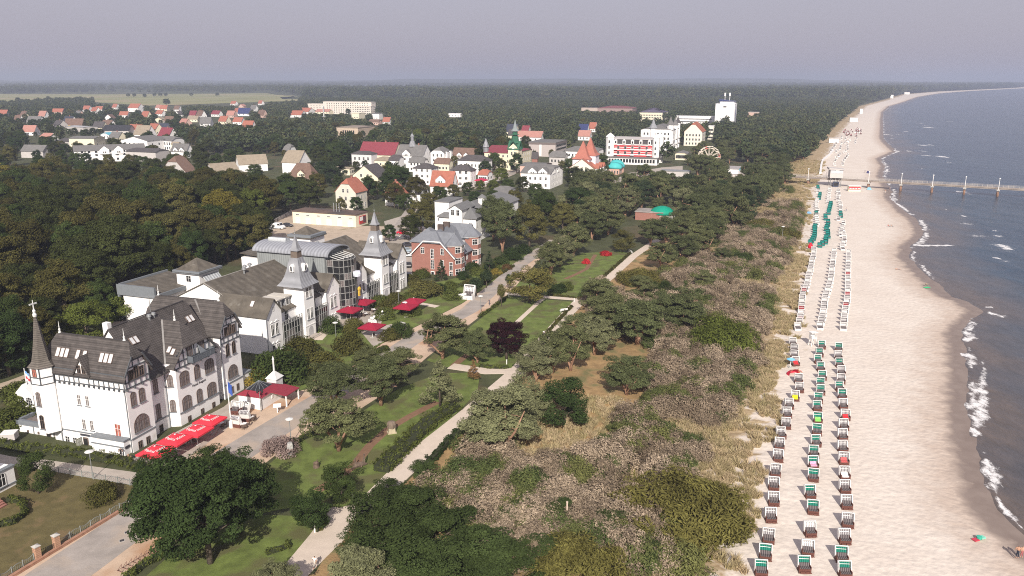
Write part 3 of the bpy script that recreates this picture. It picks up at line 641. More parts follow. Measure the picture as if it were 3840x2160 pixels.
# mouldings and downpipes
cb = MB()
for z, x0, x1, y in ((2.0, 0.0, 5.0, -.09), (2.0, 10.2, 20.1, -.39), (2.4, 21.8, 27.3, -.09)): cb.box(x0, y, z, x1, y + .12, z + .22)
cb.box(-.09, 0, 1.9, .03, 15.2, 2.1); cb.box(5.0, 1.11, 2.0, 9.4, 1.23, 2.22)
part('cornice', cb, GREYT, h1)
for x, y, z in ((-.12, .12, 12.2), (-.14, 13.6, 9.9), (9.3, 1.1, 10.2), (20.6, .9, 10.0), (21.8, -.12, 11.8)): part('downpipe', MB().tube([(x, y, -1.5), (x, y, z)], .07, 6), GREYT, h1)
for x0, x1, z, zt, ri in ((0.7, 1.8, 7.15, 9.4, .5), (2.4, 3.6, 7.15, 9.4, .5)): window(h1, 'S', (x0 + x1) / 2, z, x1 - x0, zt - z, rise=ri, fm=FRAMEB, gm=CURT, sill=True)
window(h1, 'S', 2.25, 2.8, 3.1, 2.6, rise=1.55, fm=FRAMEB, gm=CURT, cols=3, sill=True)
for x in (1.5, 3.15, 7.4): window(h1, 'S', x, 0.0, .8, 1.25, fm=FRAMEB, off=-1.2 if x > 5 else 0)
for z, hh in ((6.75, 2.3), (2.4, 2.5)): window(h1, 'S', 7.2, z, 1.0, hh, rise=.12, off=-1.2, fm=FRAMEB, gm=CURT, sill=True)
for z in (6.9, 2.6): window(h1, 'W', 0, z, 0.9, 2.1, rise=.45, rot=R(-63), pos=(9.75, .55, z), fm=FRAMEB, gm=CURT, sill=True)
for z in (6.45, 2.15):
    for x, w_, ri in ((12.0, 2.2, .7), (15.1, 1.4, .6), (18.2, 2.3, .7)): window(h1, 'S', x, z, w_, 2.5, rise=ri, off=.3, fm=FRAMEB, gm=CURT, cols=3 if w_ > 2 else 2, sill=True)
for x in (12.2, 15.4, 18.3): window(h1, 'S', x, -.3, .75, 1.25, off=.3, fm=FRAMEB)
window(h1, 'S', 24.5, 3.25, 2.7, 2.4, rise=1.35, fm=FRAMEB, gm=CURT, cols=3, sill=True)
for x in (23.9, 25.5): window(h1, 'S', x, .4, .7, 1.25, fm=FRAMEB)
for x in (23.65, 25.35): window(h1, 'S', x, 7.5, 1.0, 2.3, rise=.5, fm=FRAMEB, sill=True)
for x0 in (2.45, 24.7):
    for dx, hh, ri in ((-1.05, 1.6, 0), (0, 2.1, .45), (1.05, 1.6, 0)): window(h1, 'S', x0 + dx, 11.25, .95, hh, rise=ri, off=.02, fm=FRAMEB)
for x in (13.9, 16.7): window(h1, 'S', x, 10.75, 1.2, 1.9, off=.32, fm=FRAMEB, gm=CURT)
for y, z, hh in ((9.2, 6.6, 1.7), (7.6, 6.6, 1.7), (8.9, 2.6, 1.7), (7.4, 2.6, 1.7)): window(h1, 'W', y, z, .75, hh, sill=True, gm=CURT)
window(h1, 'W', 2.4, 2.2, 1.15, 2.2, gm=mk('red_curtain_glass', (.36, .12, .09), .5, 3, .3, lines=(3, 'X', .5)))
for y in (12.7, 11.2): window(h1, 'W', y, -.4, .9, 1.3, sill=True)
# balcony
bb = MB(); bb.box(13.1, -1.6, 10.0, 18.5, -.3, 10.15)
bb.box(13.1, -1.6, 11.0, 18.5, -1.5, 11.12); bb.box(13.1, -1.6, 10.1, 18.5, -1.52, 10.22)
for i in range(6): bb.box(13.1 + i * 1.06, -1.6, 10.1, 13.2 + i * 1.06, -1.5, 11.1)
for i in range(5):
    x = 13.15 + i * 1.06; bb.bar((x, -1.55, 10.2), (x + 1.0, -1.55, 11.05), .06); bb.bar((x + 1.0, -1.55, 10.2), (x, -1.55, 11.05), .06)
bb.box(13.1, -1.57, 10.2, 18.5, -1.53, 11.0)
for x in (13.1, 18.4): bb.box(x, -1.6, 10.1, x + .1, -.3, 11.1)
part('balcony', bb, mk('blue_grey_paint', (0.11, 0.125, 0.14), .15), h1)
ab = MB(); ab.prism([(15.2, -1.4, 11.1), (16.6, -1.4, 11.1), (15.3, -.9, 12.5)], (0, .1, 0)); part('folded_awning', ab, GREYT, h1)
# corner turret with spire
ub = MB(); ub.rings((-.35, 15.1, 1.9), [(1.8, 0), (1.8, 11.0)], 6, R(30)); part('turret', ub, WHITE, h1)
for z in (8.0, 9.1, 10.9):
    for k in range(6):
        a = R(30) + k * math.pi / 3; c = lambda q, rr=1.83: (-.35 + rr * math.cos(q), 15.1 + rr * math.sin(q), z + 1.9)
        if k in (1, 2, 3, 4): beam(h1, c(a), c(a + math.pi / 3), .14)
for k in (2, 3, 4):
    a = R(30) + k * math.pi / 3; beam(h1, c(a)[:2] + (9.9,), c(a)[:2] + (12.8,), .14)
for z, hh, g in ((6.4, 2.3, CURT), (2.6, 2.3, GLASS), (11.1, 1.3, MATS['red_curtain_glass'])): window(h1, 'W', 0, z, .85, hh, rise=.3 if hh > 2 else 0, pos=(-.35 - 1.575, 15.1, z), fm=FRAMEB, gm=g, sill=True)
sb = MB(); sb.rings((-.35, 15.1, 12.6), [(2.15, 0), (1.4, .8), (1.1, 2.1), (.76, 3.9), (.44, 6.1), (.15, 7.9)], 6, R(30)); part('spire', sb, mk('spire_tiles', (.12, .105, .09), .25, 2, .8, lines=(3.5, 'Z', .35)), h1)
fb = MB(); fb.lathe((-.35, 15.1, 20.3), [(.26, 0), (.32, .3), (.18, .6), (.24, .9), (.09, 1.2), (.05, 2.6)], 8); fb.bar((-1.0, 15.1, 22.3), (.3, 15.1, 22.3), .09, .22); part('weather_vane', fb, flat('pale_metal', (.62, .62, .6)), h1)
for x, y, z in ((2.5, 1.5, 17.0), (2.5, 13.9, 17.0), (24.55, 1.6, 17.3), (24.55, 14.5, 17.3), (15, 3.0, 16.4)):
    fb = MB(); fb.lathe((x, y, z), [(.24, 0), (.12, .35), (.17, .55), (.05, .8), (.07, 1.0), (.015, 1.9)], 8); part('finial', fb, MATS['pale_metal'], h1)
tl = math.degrees(math.atan2(4.5, 2.5))
for y, n in ((12.3, 3), (9.3, 1), (8.0, 1), (3.9, 3)):
    for k in range(n): skylight(h1, (1.05, y - (k - (n - 1) / 2) * .86, 14.42), R(-90), .78, 1.5, tl)
tl = math.degrees(math.atan2(7.2, 5.5))
for x, y in ((7.2, 4.7), (8.05, 4.7), (20.0, 4.6), (20.9, 4.6)): skylight(h1, (x, y, 10.4 + (y - 1.2) * 7.2 / 5.5 + .1), 0.0, .8, 1.3, tl)
for x, y in ((12.6, 5.2), (11.5, 1.6), (12.4 - 1.1, .7)): skylight(h1, (x, y, 10.7 + (x - 9.9) * 5.6 / 5.1 + .1), R(-90), .75, 1.2, 47)
# little eyebrow dormer on the side roof, chimney, vents, aerial
db = MB(); db.prism([(-.3, 6.3, 12.0), (-.3, 8.9, 12.0), (-.3, 7.6, 14.3)], (1.9, 0, 0)); part('dormer', db, WHITE, h1)
for y in (7.15, 8.05): window(h1, 'W', y, 12.0, .7, 1.3, off=.32, fm=FRAMEB)
db = MB(); db.bar((-.45, 6.0, 11.7), (-.45, 7.65, 14.5), .25); db.bar((-.45, 9.2, 11.7), (-.45, 7.55, 14.5), .25); db.prism([(-.6, 5.9, 11.75), (-.6, 7.6, 14.75), (-.6, 7.6, 14.5), (-.6, 6.0, 11.6)], (2.2, 0, 0)); db.prism([(-.6, 9.3, 11.75), (-.6, 7.6, 14.75), (-.6, 7.6, 14.5), (-.6, 9.2, 11.6)], (2.2, 0, 0)); part('dormer_roof', db, SLATE, h1)
cb = MB(); cb.box(6.3, 8.3, 14, 7.1, 9.3, 17.9); part('chimney', cb, WHITE, h1)
for x, y in ((12.9, 6.2), (14.0, 6.3)):
    cb = MB(); cb.lathe((x, y, 15.6), [(.22, 0), (.22, 1.6), (.4, 1.7), (.35, 2.1), (.1, 2.2)], 10); part('roof_vent', cb, STEEL, h1)
ab = MB(); ab.tube([(14.2, 7, 17), (14.2, 7, 20.6)], .05, 5); ab.bar((13.0, 8.6, 20.4), (15.0, 5.6, 20.4), .05); part('aerial', ab, STEEL, h1)
# entrance porch with terrace, side annex, low end wall
eb = MB(); eb.box(-1.25, .4, -2.5, 0.0, 6.6, 2.2); eb.k = 1; eb.box(-1.35, .3, 2.2, .02, 6.7, 2.42); eb.box(-1.33, .4, 1.2, -1.2, 6.6, 1.4); part('porch', eb, [WHITE, GREYT], h1)
sg = MB(); sg.box(-1.1, .3, 1.0, -.2, .4, 1.4); part('sign_plate', sg, flat('dark_sign', (.05, .05, .06)), h1)
for y, nm_ in ((7.3, 'door'), (9.0, 'door')):
    mb = MB(); mb.box(-.12, y - .5, -1.2, .02, y + .5, 1.2); mb.k = 1; mb.box(-.14, y - .38, -1.0, -.1, y + .38, 1.0); part('door', mb, [FRAMEB, GLASS], h1)
mb = MB(); mb.box(-1.1, 9.75, -1.2, -.1, 9.85, 1.2)
for i in range(4):
    for j in range(2): mb.k = 1; mb.box(-1.0 + j * .45, 9.72, -1.0 + i * .53, -.62 + j * .45, 9.88, -.55 + i * .53)
part('open_door', mb, [flat('greenish_paint', (.25, .25, .2)), mk('pale_panes', (.5, .5, .45), .1)], h1)
sg = MB(); sg.box(-.14, 8.1, 1.45, 0, 9.9, 1.75); part('sign_plate', sg, MATS['dark_sign'], h1)
nb = MB(); nb.box(.5, 16.2, -2.5, 10, 23.2, 1.5); nb.k = 1; nb.box(.25, 16.0, 1.3, .75, 23.4, 2.1); nb.box(.25, 22.9, 1.3, 10, 23.4, 2.1); nb.box(9.6, 16.0, 1.3, 10.1, 23.4, 2.1); nb.k = 2; nb.box(.7, 16.0, 1.4, 9.6, 22.9, 1.56); part('annex', nb, [WHITE, GREYT, mk('roof_gravel', (.17, .14, .125), .3, 3, .95)], h1)
mb = MB(); mb.box(.4, 16.6, -2, .52, 17.5, .6); mb.k = 1; mb.box(.37, 16.7, -1.8, .4, 17.4, .5); part('door', mb, [FRAMEB, GLASS], h1)
mb = MB()
for y in (19.0, 21.2): mb.box(.3, y, .1, .5, y + .22, .5)
part('wall_lamp', mb, FRAMEB, h1)
mb = MB(); mb.tube([(.42, 20.1, -2), (.42, 20.1, 1.4)], .07, 6); part('downpipe', mb, GREYT, h1)
nb = MB(); nb.box(27.2, .3, -1.5, 30.0, 8, 2.6); nb.k = 1; nb.box(27.1, .2, 2.5, 30.1, 8.1, 2.72); part('end_terrace', nb, [WHITE, GREYT], h1)
# lettering on the front
def text(name, s, parent, loc, rot, size, mat, ext=0.012, ax='CENTER'):
    c = bpy.data.curves.new(name, 'FONT'); c.body = s; c.size = size; c.extrude = ext; c.align_x = ax; c.materials.append(mat); c.resolution_u = 2
    k = ('text', s, size, mat.name)
    if k not in WC:
        q = bpy.data.objects.new(name, c); COL.objects.link(q); bpy.context.view_layer.update(); WC[k] = bpy.data.meshes.new_from_object(q.evaluated_get(bpy.context.evaluated_depsgraph_get())); bpy.data.objects.remove(q)
    o = link(name, WC[k], parent, loc); o.rotation_euler = rot; return o
text('lettering', 'Hotel August', h1, (15.3, -.33, 5.45), (R(90), 0, 0), .62, flat('black_paint', (.03, .03, .03)))
keep_clear(h1, 28, 16, 17, 6)

# glazed lean-to behind the turret
lt = mkroot('garden_shed', 'small white lean-to with arched glazed panels behind the corner spire', 'shed', at(130, 1530), A1)
mb = MB(); mb.box(0, 0, -1, 4.2, 3.6, 2.3); part('wall', mb, WHITE, lt)
mb = MB(); mb.prism([(-.2, -.2, 2.3), (-.2, 3.8, 2.3), (-.2, 1.8, 4.2)], (4.6, 0, 0)); part('roof', mb, mk('white_sheet_roof', (.7, .69, .68), .06), lt)
for y in (.95, 2.65): window(lt, 'W', y, .3, 1.4, 1.6, rise=.5, cols=3, rows=3, ft=.05)

# ================================================================== THE LONG WHITE SPA HOTEL
O2 = at(1137, 1268); A2 = 20.5
h2 = mkroot('spa_hotel', 'long white hotel with two grey spired towers, glass bays and a barrel-roofed glass hall', 'hotel', O2, A2)
wb = MB()
wb.box(-9.6, 3.2, -1.5, 14.6, 31, 6.7); wb.box(22.4, 3.2, -.6, 46.0, 31, 6.9)
for x0, x1 in ((-9.6, 14.6), (22.4, 46.0)): gable_wall(wb, x0, 3.2, x1, 31, 6.7, 6.6, 'x', 0, 0)
for x0, x1, z in ((-12.0, -6.9, 8.5), (9.8, 15.2, 8.7), (22.7, 27.7, 8.9), (43.4, 48.6, 9.4)):
    wb.box(x0, 0, -1.5, x1, 10, z); gable_wall(wb, x0, 0, x1, 10, z, 3.0, 'y')
wb.box(-7, 1.4, -1.5, 48, 9, 7.4)
part('wall', wb, WHITE, h2)
for q in ((-9.6, 31, -1.5, 5, 40, 9.2), (-.5, 26.5, 8, 6.0, 33, 12.3), (28, 25, 0, 50, 38, 9.5), (45, 28, 8, 52, 35, 12.0)): part('rear_wing', MB().box(*q), WHITE, h2)
rb = MB(); roof_mb(rb, -9.6, 3.2, 14.6, 31, 6.7, 6.6, .3, 'x'); roof_mb(rb, 22.4, 3.2, 46.0, 31, 6.9, 6.6, .3, 'x')
for x0, x1, z in ((-12.0, -6.9, 8.5), (9.8, 15.2, 8.7), (22.7, 27.7, 8.9), (43.4, 48.6, 9.4)): roof_mb(rb, x0, 0, x1, 12.5, z, 3.0, .42, 'y')
for x0, x1 in ((-6.9, -.1), (3.9, 9.8), (27.7, 33.7), (37.6, 43.4)): rb.prism([(x0, 1.1, 7.3), (x0, 4.6, 8.7), (x0, 4.6, 8.5), (x0, 1.1, 7.15)], (x1 - x0, 0, 0))
part('roof', rb, FELT, h2)
rb = MB(); rb.prism([(-9.8, 30.8, 9.2), (-9.8, 41, 10.6), (-9.8, 41, 10.3), (-9.8, 30.8, 9.0)], (15, 0, 0)); part('rear_roof', rb, FELT, h2); rb = MB(); rb.k = 1; rb.box(-10.1, 30.5, 8.6, -9.6, 41.2, 11.0); rb.box(-10, 40.8, 8, 5, 41.2, 11.0); rb.box(-10, 30.5, 8.4, -.6, 30.8, 9.3); part('rear_parapet', rb, [FELT, GREYT], h2); rb = MB()
roof_mb(rb, -.5, 26.5, 6.0, 33, 12.9, 2.3, .6, 'x', 1, 1); part('rear_roof', rb, FELT, h2); rb = MB(); roof_mb(rb, 45, 28, 52, 35, 12.5, 2.3, .6, 'x', 1, 1); part('rear_roof', rb, FELT, h2); rb = MB(); rb.prism([(28, 24.8, 9.6), (28, 38.5, 10.6), (28, 38.5, 10.4), (28, 24.8, 9.4)], (22, 0, 0)); part('rear_roof', rb, FELT, h2)
for x, y in ((-.5, 26.5), (45, 28)): part('roof_edge', MB().box(x - .6, y - .6, 12.2, x + 7.1, y + 7.1, 12.85), GREYT, h2)
window(h2, 'W', 29.6, 10.2, 1.4, 1.5, pos=(-.5, 29.6, 10.2), fm=FRAMEW)
mb = MB(); mb.prism([(.5, 25.2, 10.3), (.5, 26.5, 11.7), (.5, 26.5, 11.5), (.5, 25.2, 10.1)], (5, 0, 0)); part('glass_roof', mb, mk('pale_glazing', (.42, .44, .45), .15, 2, .15, spec=.6, lines=(1.2, 'X', .4)), h2)
# towers
for x0 in (0.0, 33.7):
    wb = MB(); wb.box(x0, -.9, -1.2, x0 + 3.7, 4.2, 11.9); wb.box(x0 - .08, -.98, 2.6, x0 + 3.78, 4.2, 2.8); part('tower', wb, WHITE, h2)
    cx, cy = x0 + 1.85, 1.65
    sb = MB(); sb.rings((cx, cy, 11.7), [(4.6, 0), (3.55, .9), (2.9, 1.9), (2.35, 3.2), (1.8, 4.9), (1.35, 6.0)], 4, R(45)); sb.rings((cx, cy, 19.2), [(1.45, 0), (1.0, .5), (.62, 1.6), (.3, 2.7), (.1, 3.2)], 4, R(45)); o = part('tower_roof', sb, ZINC, h2)
    sb = MB(); sb.rings((cx, cy, 17.6), [(1.2, 0), (1.12, 1.7)], 4, R(45)); part('lantern', sb, mk('brown_louvres', (.16, .125, .10), .2, 2, .8, lines=(6, 'Z', .5)), h2)
    fb = MB(); fb.lathe((cx, cy, 22.2), [(.12, 0), (.05, .4), (.16, .6), (.03, .9), (.02, 2.6)], 6); part('finial', fb, STEEL, h2)
    for face, p, rz in (('W', (cx - 1.55, cy, 14.8), R(-90)), ('S', (cx, cy - 1.55, 14.8), 0)):
        db = MB(); db.prism([(-.45, -.55, 0), (.45, -.55, 0), (.45, -.55, 1.2), (0, -.55, 1.75), (-.45, -.55, 1.2)], (0, 1.2, 0)); o = part('dormer', db, FRAMEW, h2, loc=p, rz=rz)
        a, b, c = win_meshes(.5, 1.2, .25, FRAMEW, GLASS, 1, 1, .05); q = link('window', a, o, (0, -.56, .15)); link('pane', b, o, (0, -.575, .15))
    for z, hh in ((8.9, 2.3), (4.0, 2.5)):
        for dx in (-.62, .62): window(h2, 'S', cx + dx, z, .95, hh, off=.9, sill=True)
    db = MB(); db.prism([(cx + a, -.93, b - .6) for a, b in outline(1.7, 3.0, .85)], (0, .1, 0)); part('door', db, mk('shaded_doorway', (.45, .44, .44), .1), h2)
# paired windows with little pediments on the four gable bays
for x0, x1, zz in ((-12.0, -6.9, (-.9, 3.6)), (9.8, 15.2, (-.8, 3.7)), (22.7, 27.7, (-.5, 3.9)), (43.4, 48.6, (-.2, 4.3))):
    cx = (x0 + x1) / 2
    for z in zz:
        for dx in (-.75, .75): window(h2, 'S', cx + dx, z, 1.0, 2.5, sill=True)
        for dx in (-.75, .75):
            pb = MB(); pb.prism([(cx + dx - .7, -.12, z + 2.85), (cx + dx + .7, -.12, z + 2.85), (cx + dx, -.12, z + 3.25)], (0, .12, 0)); part('pediment', pb, FRAMEW, h2)
    window(h2, 'S', cx, zz[1] + 5.2, .5, 1.0)
# glazed bays: posts, spandrels and panes
def glazed(root, x0, x1, y, z0, z1, cols, rows, dark=True):
    g = part('glass_bay', MB().box(x0, y + .12, z0, x1, y + 1.4, z1), mk('bay_core', (.05, .05, .05)), root)
    cw = (x1 - x0) / cols; rh = (z1 - z0) / rows
    me = MB().box(-cw / 2 + .05, -.02, -rh / 2 + .05, cw / 2 - .05, .03, rh / 2 - .05).mesh('pane', GLASS); me2 = MB().box(-cw / 2 + .05, -.02, -rh / 2 + .05, cw / 2 - .05, .03, rh / 2 - .05).mesh('pane', CURT)
    for i in range(cols):
        for j in range(rows): link('pane', me2 if rnd.random() < .5 and j < rows - 1 else me, g, (x0 + cw * (i + .5), y + .06, z0 + rh * (j + .5)))
    mb = MB()
    for i in range(cols + 1): mb.box(x0 + cw * i - .05, y - .06, z0, x0 + cw * i + .05, y + .1, z1 + .9)
    for j in range(rows + 1): mb.box(x0, y - .055, z0 + rh * j - .05, x1, y + .1, z0 + rh * j + .05)
    mb.box(x0, y - .05, z1 + .8, x1, y + .02, z1 + .9)
    mq = part('mullion', mb, flat('grey_mullion', (.27, .27, .26)), g); return g
for x0, x1, z0 in ((-6.8, -.1, -1.0), (3.8, 9.7, -.8), (27.8, 33.6, -.4), (37.5, 43.3, -.3)): glazed(h2, x0, x1, -.2, z0, 4.9, 7, 4)
for x0, x1 in ((-6.8, -.1), (3.8, 9.7), (27.8, 33.6), (37.5, 43.3)): window(h2, 'S', (x0 + x1) / 2, 5.0, 1.2, 2.1, off=-1.38)
# box dormers near the first tower
for x in (-5.2, -2.4):
    db = MB(); db.box(x, 2.4, 7.4, x + 1.9, 6.2, 9.6); db.k = 1; db.box(x - .2, 2.0, 9.6, x + 2.1, 6.6, 9.85); o = part('dormer', db, [ZINC, mk('pale_felt', (.5, .47, .42), .1)], h2)
    a, b, c = win_meshes(1.1, 1.5, 0, FRAMEW, GLASS, 1, 1, .09); link('window', a, o, (x + .95, 2.38, 7.8)); link('pane', b, o, (x + .95, 2.38, 7.8))
for x, y in ((8.0, 8.5), (6.6, 7.5), (-9.2 + 1, 7.6), (30.2, 8.5), (29.0, 7.4), (37.0, 12), (40, 13), (26, 12.0)): skylight(h2, (x, y, 6.75 + (y - 3.2) * .475), 0, .8, 1.3, 25)
skylight(h2, (-10.6, 4.2, 10.2), R(-90), .9, 1.4, 50)
for x, y in ((4.0, 17.4), (6.0, 17.6), (2.0, 16.0), (33, 17.4)):
    cb = MB(); cb.lathe((x, y, 12.6), [(.2, 0), (.2, 1.0), (.5, 1.1), (.45, 1.5), (.1, 1.7)], 10); part('roof_vent', cb, STEEL, h2)
mb = MB(); mb.bar((-9.7, 3.0, 6.55), (-9.7, 17.1, 13.25), .3, .2); mb.bar((-9.7, 31.2, 6.55), (-9.7, 17.1, 13.25), .3, .2); mb.bar((-9.6, 17.1, 13.35), (14.4, 17.1, 13.35), .25, .12); mb.bar((22.6, 17.1, 13.55), (45.8, 17.1, 13.55), .25, .12); part('verge_trim', mb, mk('pale_verge', (.3, .28, .25), .1), h2)
for x in (-12.1, 9.7, 22.6, 43.3, -7.0): part('downpipe', MB().tube([(x, -.1 if x != -7 else 1.3, -1), (x, -.1 if x != -7 else 1.3, 8.3)], .07, 6), GREYT, h2)
# the hall with the barrel roof and the glass front
hb = MB(); hb.box(14.4, 3.0, 0, 22.4, 22, 15.5)
part('hall', hb, mk('grey_metal_cladding', (.23, .245, .245), .12, .6, .6, lines=(1.6, 'Y', .16)), h2)
arc = [(18.4 + 4.7 * math.cos(math.pi * i / 14), 15.4 + 1.7 * math.sin(math.pi * i / 14)) for i in range(15)]
hb = MB(); hb.prism([(x, 1.6, z) for x, z in arc] + [(x, 1.6, z - .25) for x, z in arc[::-1]], (0, 21.2, 0)); part('barrel_roof', hb, mk('zinc_barrel', (.27, .28, .305), .1, .7, .45, lines=(1.1, 'Y', .22)), h2)
hb = MB(); hb.prism([(x, 3.0, z - .25) for x, z in arc], (0, 18.8, 0)); part('hall_gable', hb, MATS['grey_metal_cladding'], h2)
hb = MB(); hb.rings((0, 0, 0), [(1.0, -.1), (1.0, .12)], 20, 0); o = part('round_window', hb, FRAMEW, h2, loc=(14.4, 8.6, 12.3)); o.rotation_euler = (0, R(-90), 0)
hb = MB(); hb.rings((0, 0, 0), [(.8, 0), (.8, .16)], 20, 0); link('pane', hb.mesh('pane', GLASS), o)
mb = MB(); mb.prism([(17.6, 16, 16.9), (19.6, 16, 16.8), (19.6, 16, 17.7), (17.9, 16, 17.9)], (0, 5, 0)); part('rooflight', mb, MATS['pale_glazing'], h2)
# curved glass front of the hall, pane by pane
ga = part('glass_hall', MB().prism([(15.3, 3.0, 0), (15.3, -.2, 0), (16.8, -1.6, 0), (18.5, -2.1, 0), (20.2, -1.6, 0), (21.6, -.2, 0), (21.6, 3.0, 0)], (0, 0, 14.2)), MATS['bay_core'], h2)
fac = [(15.2, 3.0), (15.2, -.3), (16.75, -1.72), (18.5, -2.25), (20.25, -1.72), (21.7, -.3)]
mb = MB()
for i in range(len(fac) - 1):
    p, q = Vector((*fac[i], 0)), Vector((*fac[i + 1], 0)); d = q - p; n = 2; an = math.atan2(d.y, d.x); cw = d.length / n; rh = 14.2 / 9
    me = MB().box(-cw / 2 + .06, -.05, -rh / 2 + .06, cw / 2 - .06, .0, rh / 2 - .06).mesh('pane', GLASS); me2 = MB().box(-cw / 2 + .06, -.05, -rh / 2 + .06, cw / 2 - .06, .0, rh / 2 - .06).mesh('pane', CURT)
    for k in range(n):
        for j in range(9):
            c = p + d * ((k + .5) / n); link('pane', me2 if (i * 7 + k * 3 + j * 5) % 4 == 0 else me, ga, (c.x, c.y, rh * (j + .5)), an)
    for k in range(n + 1):
        c = p + d * (k / n); mb.box(c.x - .07, c.y - .12, 0, c.x + .07, c.y + .05, 14.4)
    for j in range(10): mb.bar((p.x, p.y - .05, rh * j), (q.x, q.y - .05, rh * j), .12, .12)
part('mullion', mb, MATS['grey_mullion'], ga)
mb = MB()
for i in range(6): mb.bar((15.3 + i * 1.26, 3.0, 15.2), (15.3 + i * 1.26, -1.6 + abs(i - 2.5) * .45, 14.4), .12)
mb.bar((15.2, -.3, 14.45), (21.7, -.3, 14.45), .15); part('canopy_rib', mb, flat('white_steel', (.6, .6, .58)), ga)
sg = MB(); sg.lathe((18.6, -2.9, 10.6), [(.85, -.6), (.95, 0), (.85, .6)], 8); o = part('hanging_sign', sg, mk('white_blue_sign', (.62, .64, .72), .2, 1.2), h2)
sg = MB(); sg.ball((19.6, -2.7, 6.6), .6, 8, (1, .6, 1)); sg.box(19.3, -2.9, 4.9, 19.7, -2.5, 6.4); part('hanging_figure', sg, mk('yellow_figure', (.6, .38, .05), .2), h2)
# entrance steps
for x in (1.85, 35.5):
    for k in range(4):
        mb = MB(); mb.box(x - 1.6 + .01 * k, -2.0 - .5 * k, -1, x + 1.6 - .01 * k, -1.2 - .5 * k + .3, .3 - .15 * k); part('step', mb, PAVE, h2)
keep_clear(h2, 48, 30, 12, 4)

# ================================================================== THE RED BRICK HOUSE
O3 = at(1703, 1035); A3 = 20
b3 = mkroot('brick_house', 'red brick guest house with white windows, two polygonal bays and a blue-grey slate roof', 'house', O3, A3)
wb = MB(); wb.box(0, 0, -1, 15.0, 13.4, 5.8)
wb.prism([(0, 0, 5.8), (0, 13.4, 5.8), (0, 9.4, 9.9), (0, 4.4, 9.9)], (15, 0, 0)); wb.box(5, 13, -1, 14, 16, 8.5)
part('wall', wb, BRICK, b3)
rb = MB(); roof_mb(rb, 0, 0, 15.0, 13.4, 5.8, 6.6, .55, 'x', .42, .3); roof_mb(rb, 5, 8, 14, 16.3, 8.5, 3.4, .4, 'x', 1, 1); roof_mb(rb, .5, 1.0, 5.2, 9, 8.9, 3.2, .35, 'y', 0, 0); roof_mb(rb, 12.8, 1.0, 18.4, 9, 9.2, 3.4, .35, 'y', 0, 0)
part('roof', rb, SLATEB, b3)
for cx, z in ((2.7, 8.9), (15.4, 9.2)):
    tb = MB(); tb.rings((cx, .9, -1), [(2.75, 0), (2.75, z + 1)], 8, R(22.5)); part('bay_tower', tb, BRICK, b3)
    tb = MB(); tb.rings((cx, .9, z - .05), [(3.25, 0), (3.2, .15), (.15, 3.0)], 8, R(22.5)); part('bay_roof', tb, SLATEB, b3)
    tb = MB(); tb.rings((cx, .9, z - .28), [(3.05, 0), (3.1, .22)], 8, R(22.5)); part('bay_cornice', tb, FRAMEW, b3)
    fb = MB(); fb.lathe((cx, .9, z + 2.9), [(.1, 0), (.03, .6), (.01, 1.6)], 6); part('finial', fb, STEEL, b3)
    for zz in (.2, 3.4, 6.6):
        for a in (-1, 0, 1):
            q = R(-90 + a * 45); window(b3, 'S', 0, zz, 1.75, 1.8, pos=(cx + 2.56 * math.cos(q), .9 + 2.56 * math.sin(q), zz), rot=R(a * 45), cols=2, rows=2, ft=.11)
for y, z, w_, hh in ((9.9, 5.9, 1.15, 1.9), (3.6, 5.9, 1.15, 1.9), (6.8, 4.6, 1.1, 2.9), (6.8, 1.5, 1.1, 2.8), (3.7, 2.2, 1.1, 2.2), (6.8, 9.0, .6, .8), (0.9, 1.6, 1.2, 2.4), (.9, -.4, 1.2, 1.7)): window(b3, 'W', y, z, w_, hh, cols=2, rows=3 if hh > 2.5 else 2, ft=.11)
mb = MB(); mb.box(-.1, 6.2, -.8, .05, 7.4, .9); mb.k = 1; mb.box(-.14, 6.4, -.5, -.08, 7.2, .7); part('door', mb, [FRAMEW, GLASS], b3)
for x, z in ((8.2, .2), (9.6, 2.9)): window(b3, 'S', x, z, 1.0, 2.4, ft=.11)
mb = MB()
for p, q in (((-.62, -.55, 5.1), (-.62, 4.0, 9.7)), ((-.62, 13.95, 5.1), (-.62, 9.4, 9.7)), ((-.62, 4.0, 9.75), (-.62, 9.4, 9.75))): mb.bar(p, q, .12, .3)
part('bargeboard', mb, FRAMEW, b3)
for x, y in ((6.0, 6.0), (10.6, 6.2)):
    cb = MB(); cb.box(x, y, 10, x + .9, y + 1.8, 13.6); part('chimney', cb, mk('dark_brick', (.10, .075, .065), .2), b3)
skylight(b3, (1.4, 1.9, 7.55), 0, .7, 1.6, 44); db = MB(); db.box(9.3, .9, 6, 10.4, 4, 8.4); part('dormer', db, FRAMEW, b3)
keep_clear(b3, 18, 13, 12, 4)

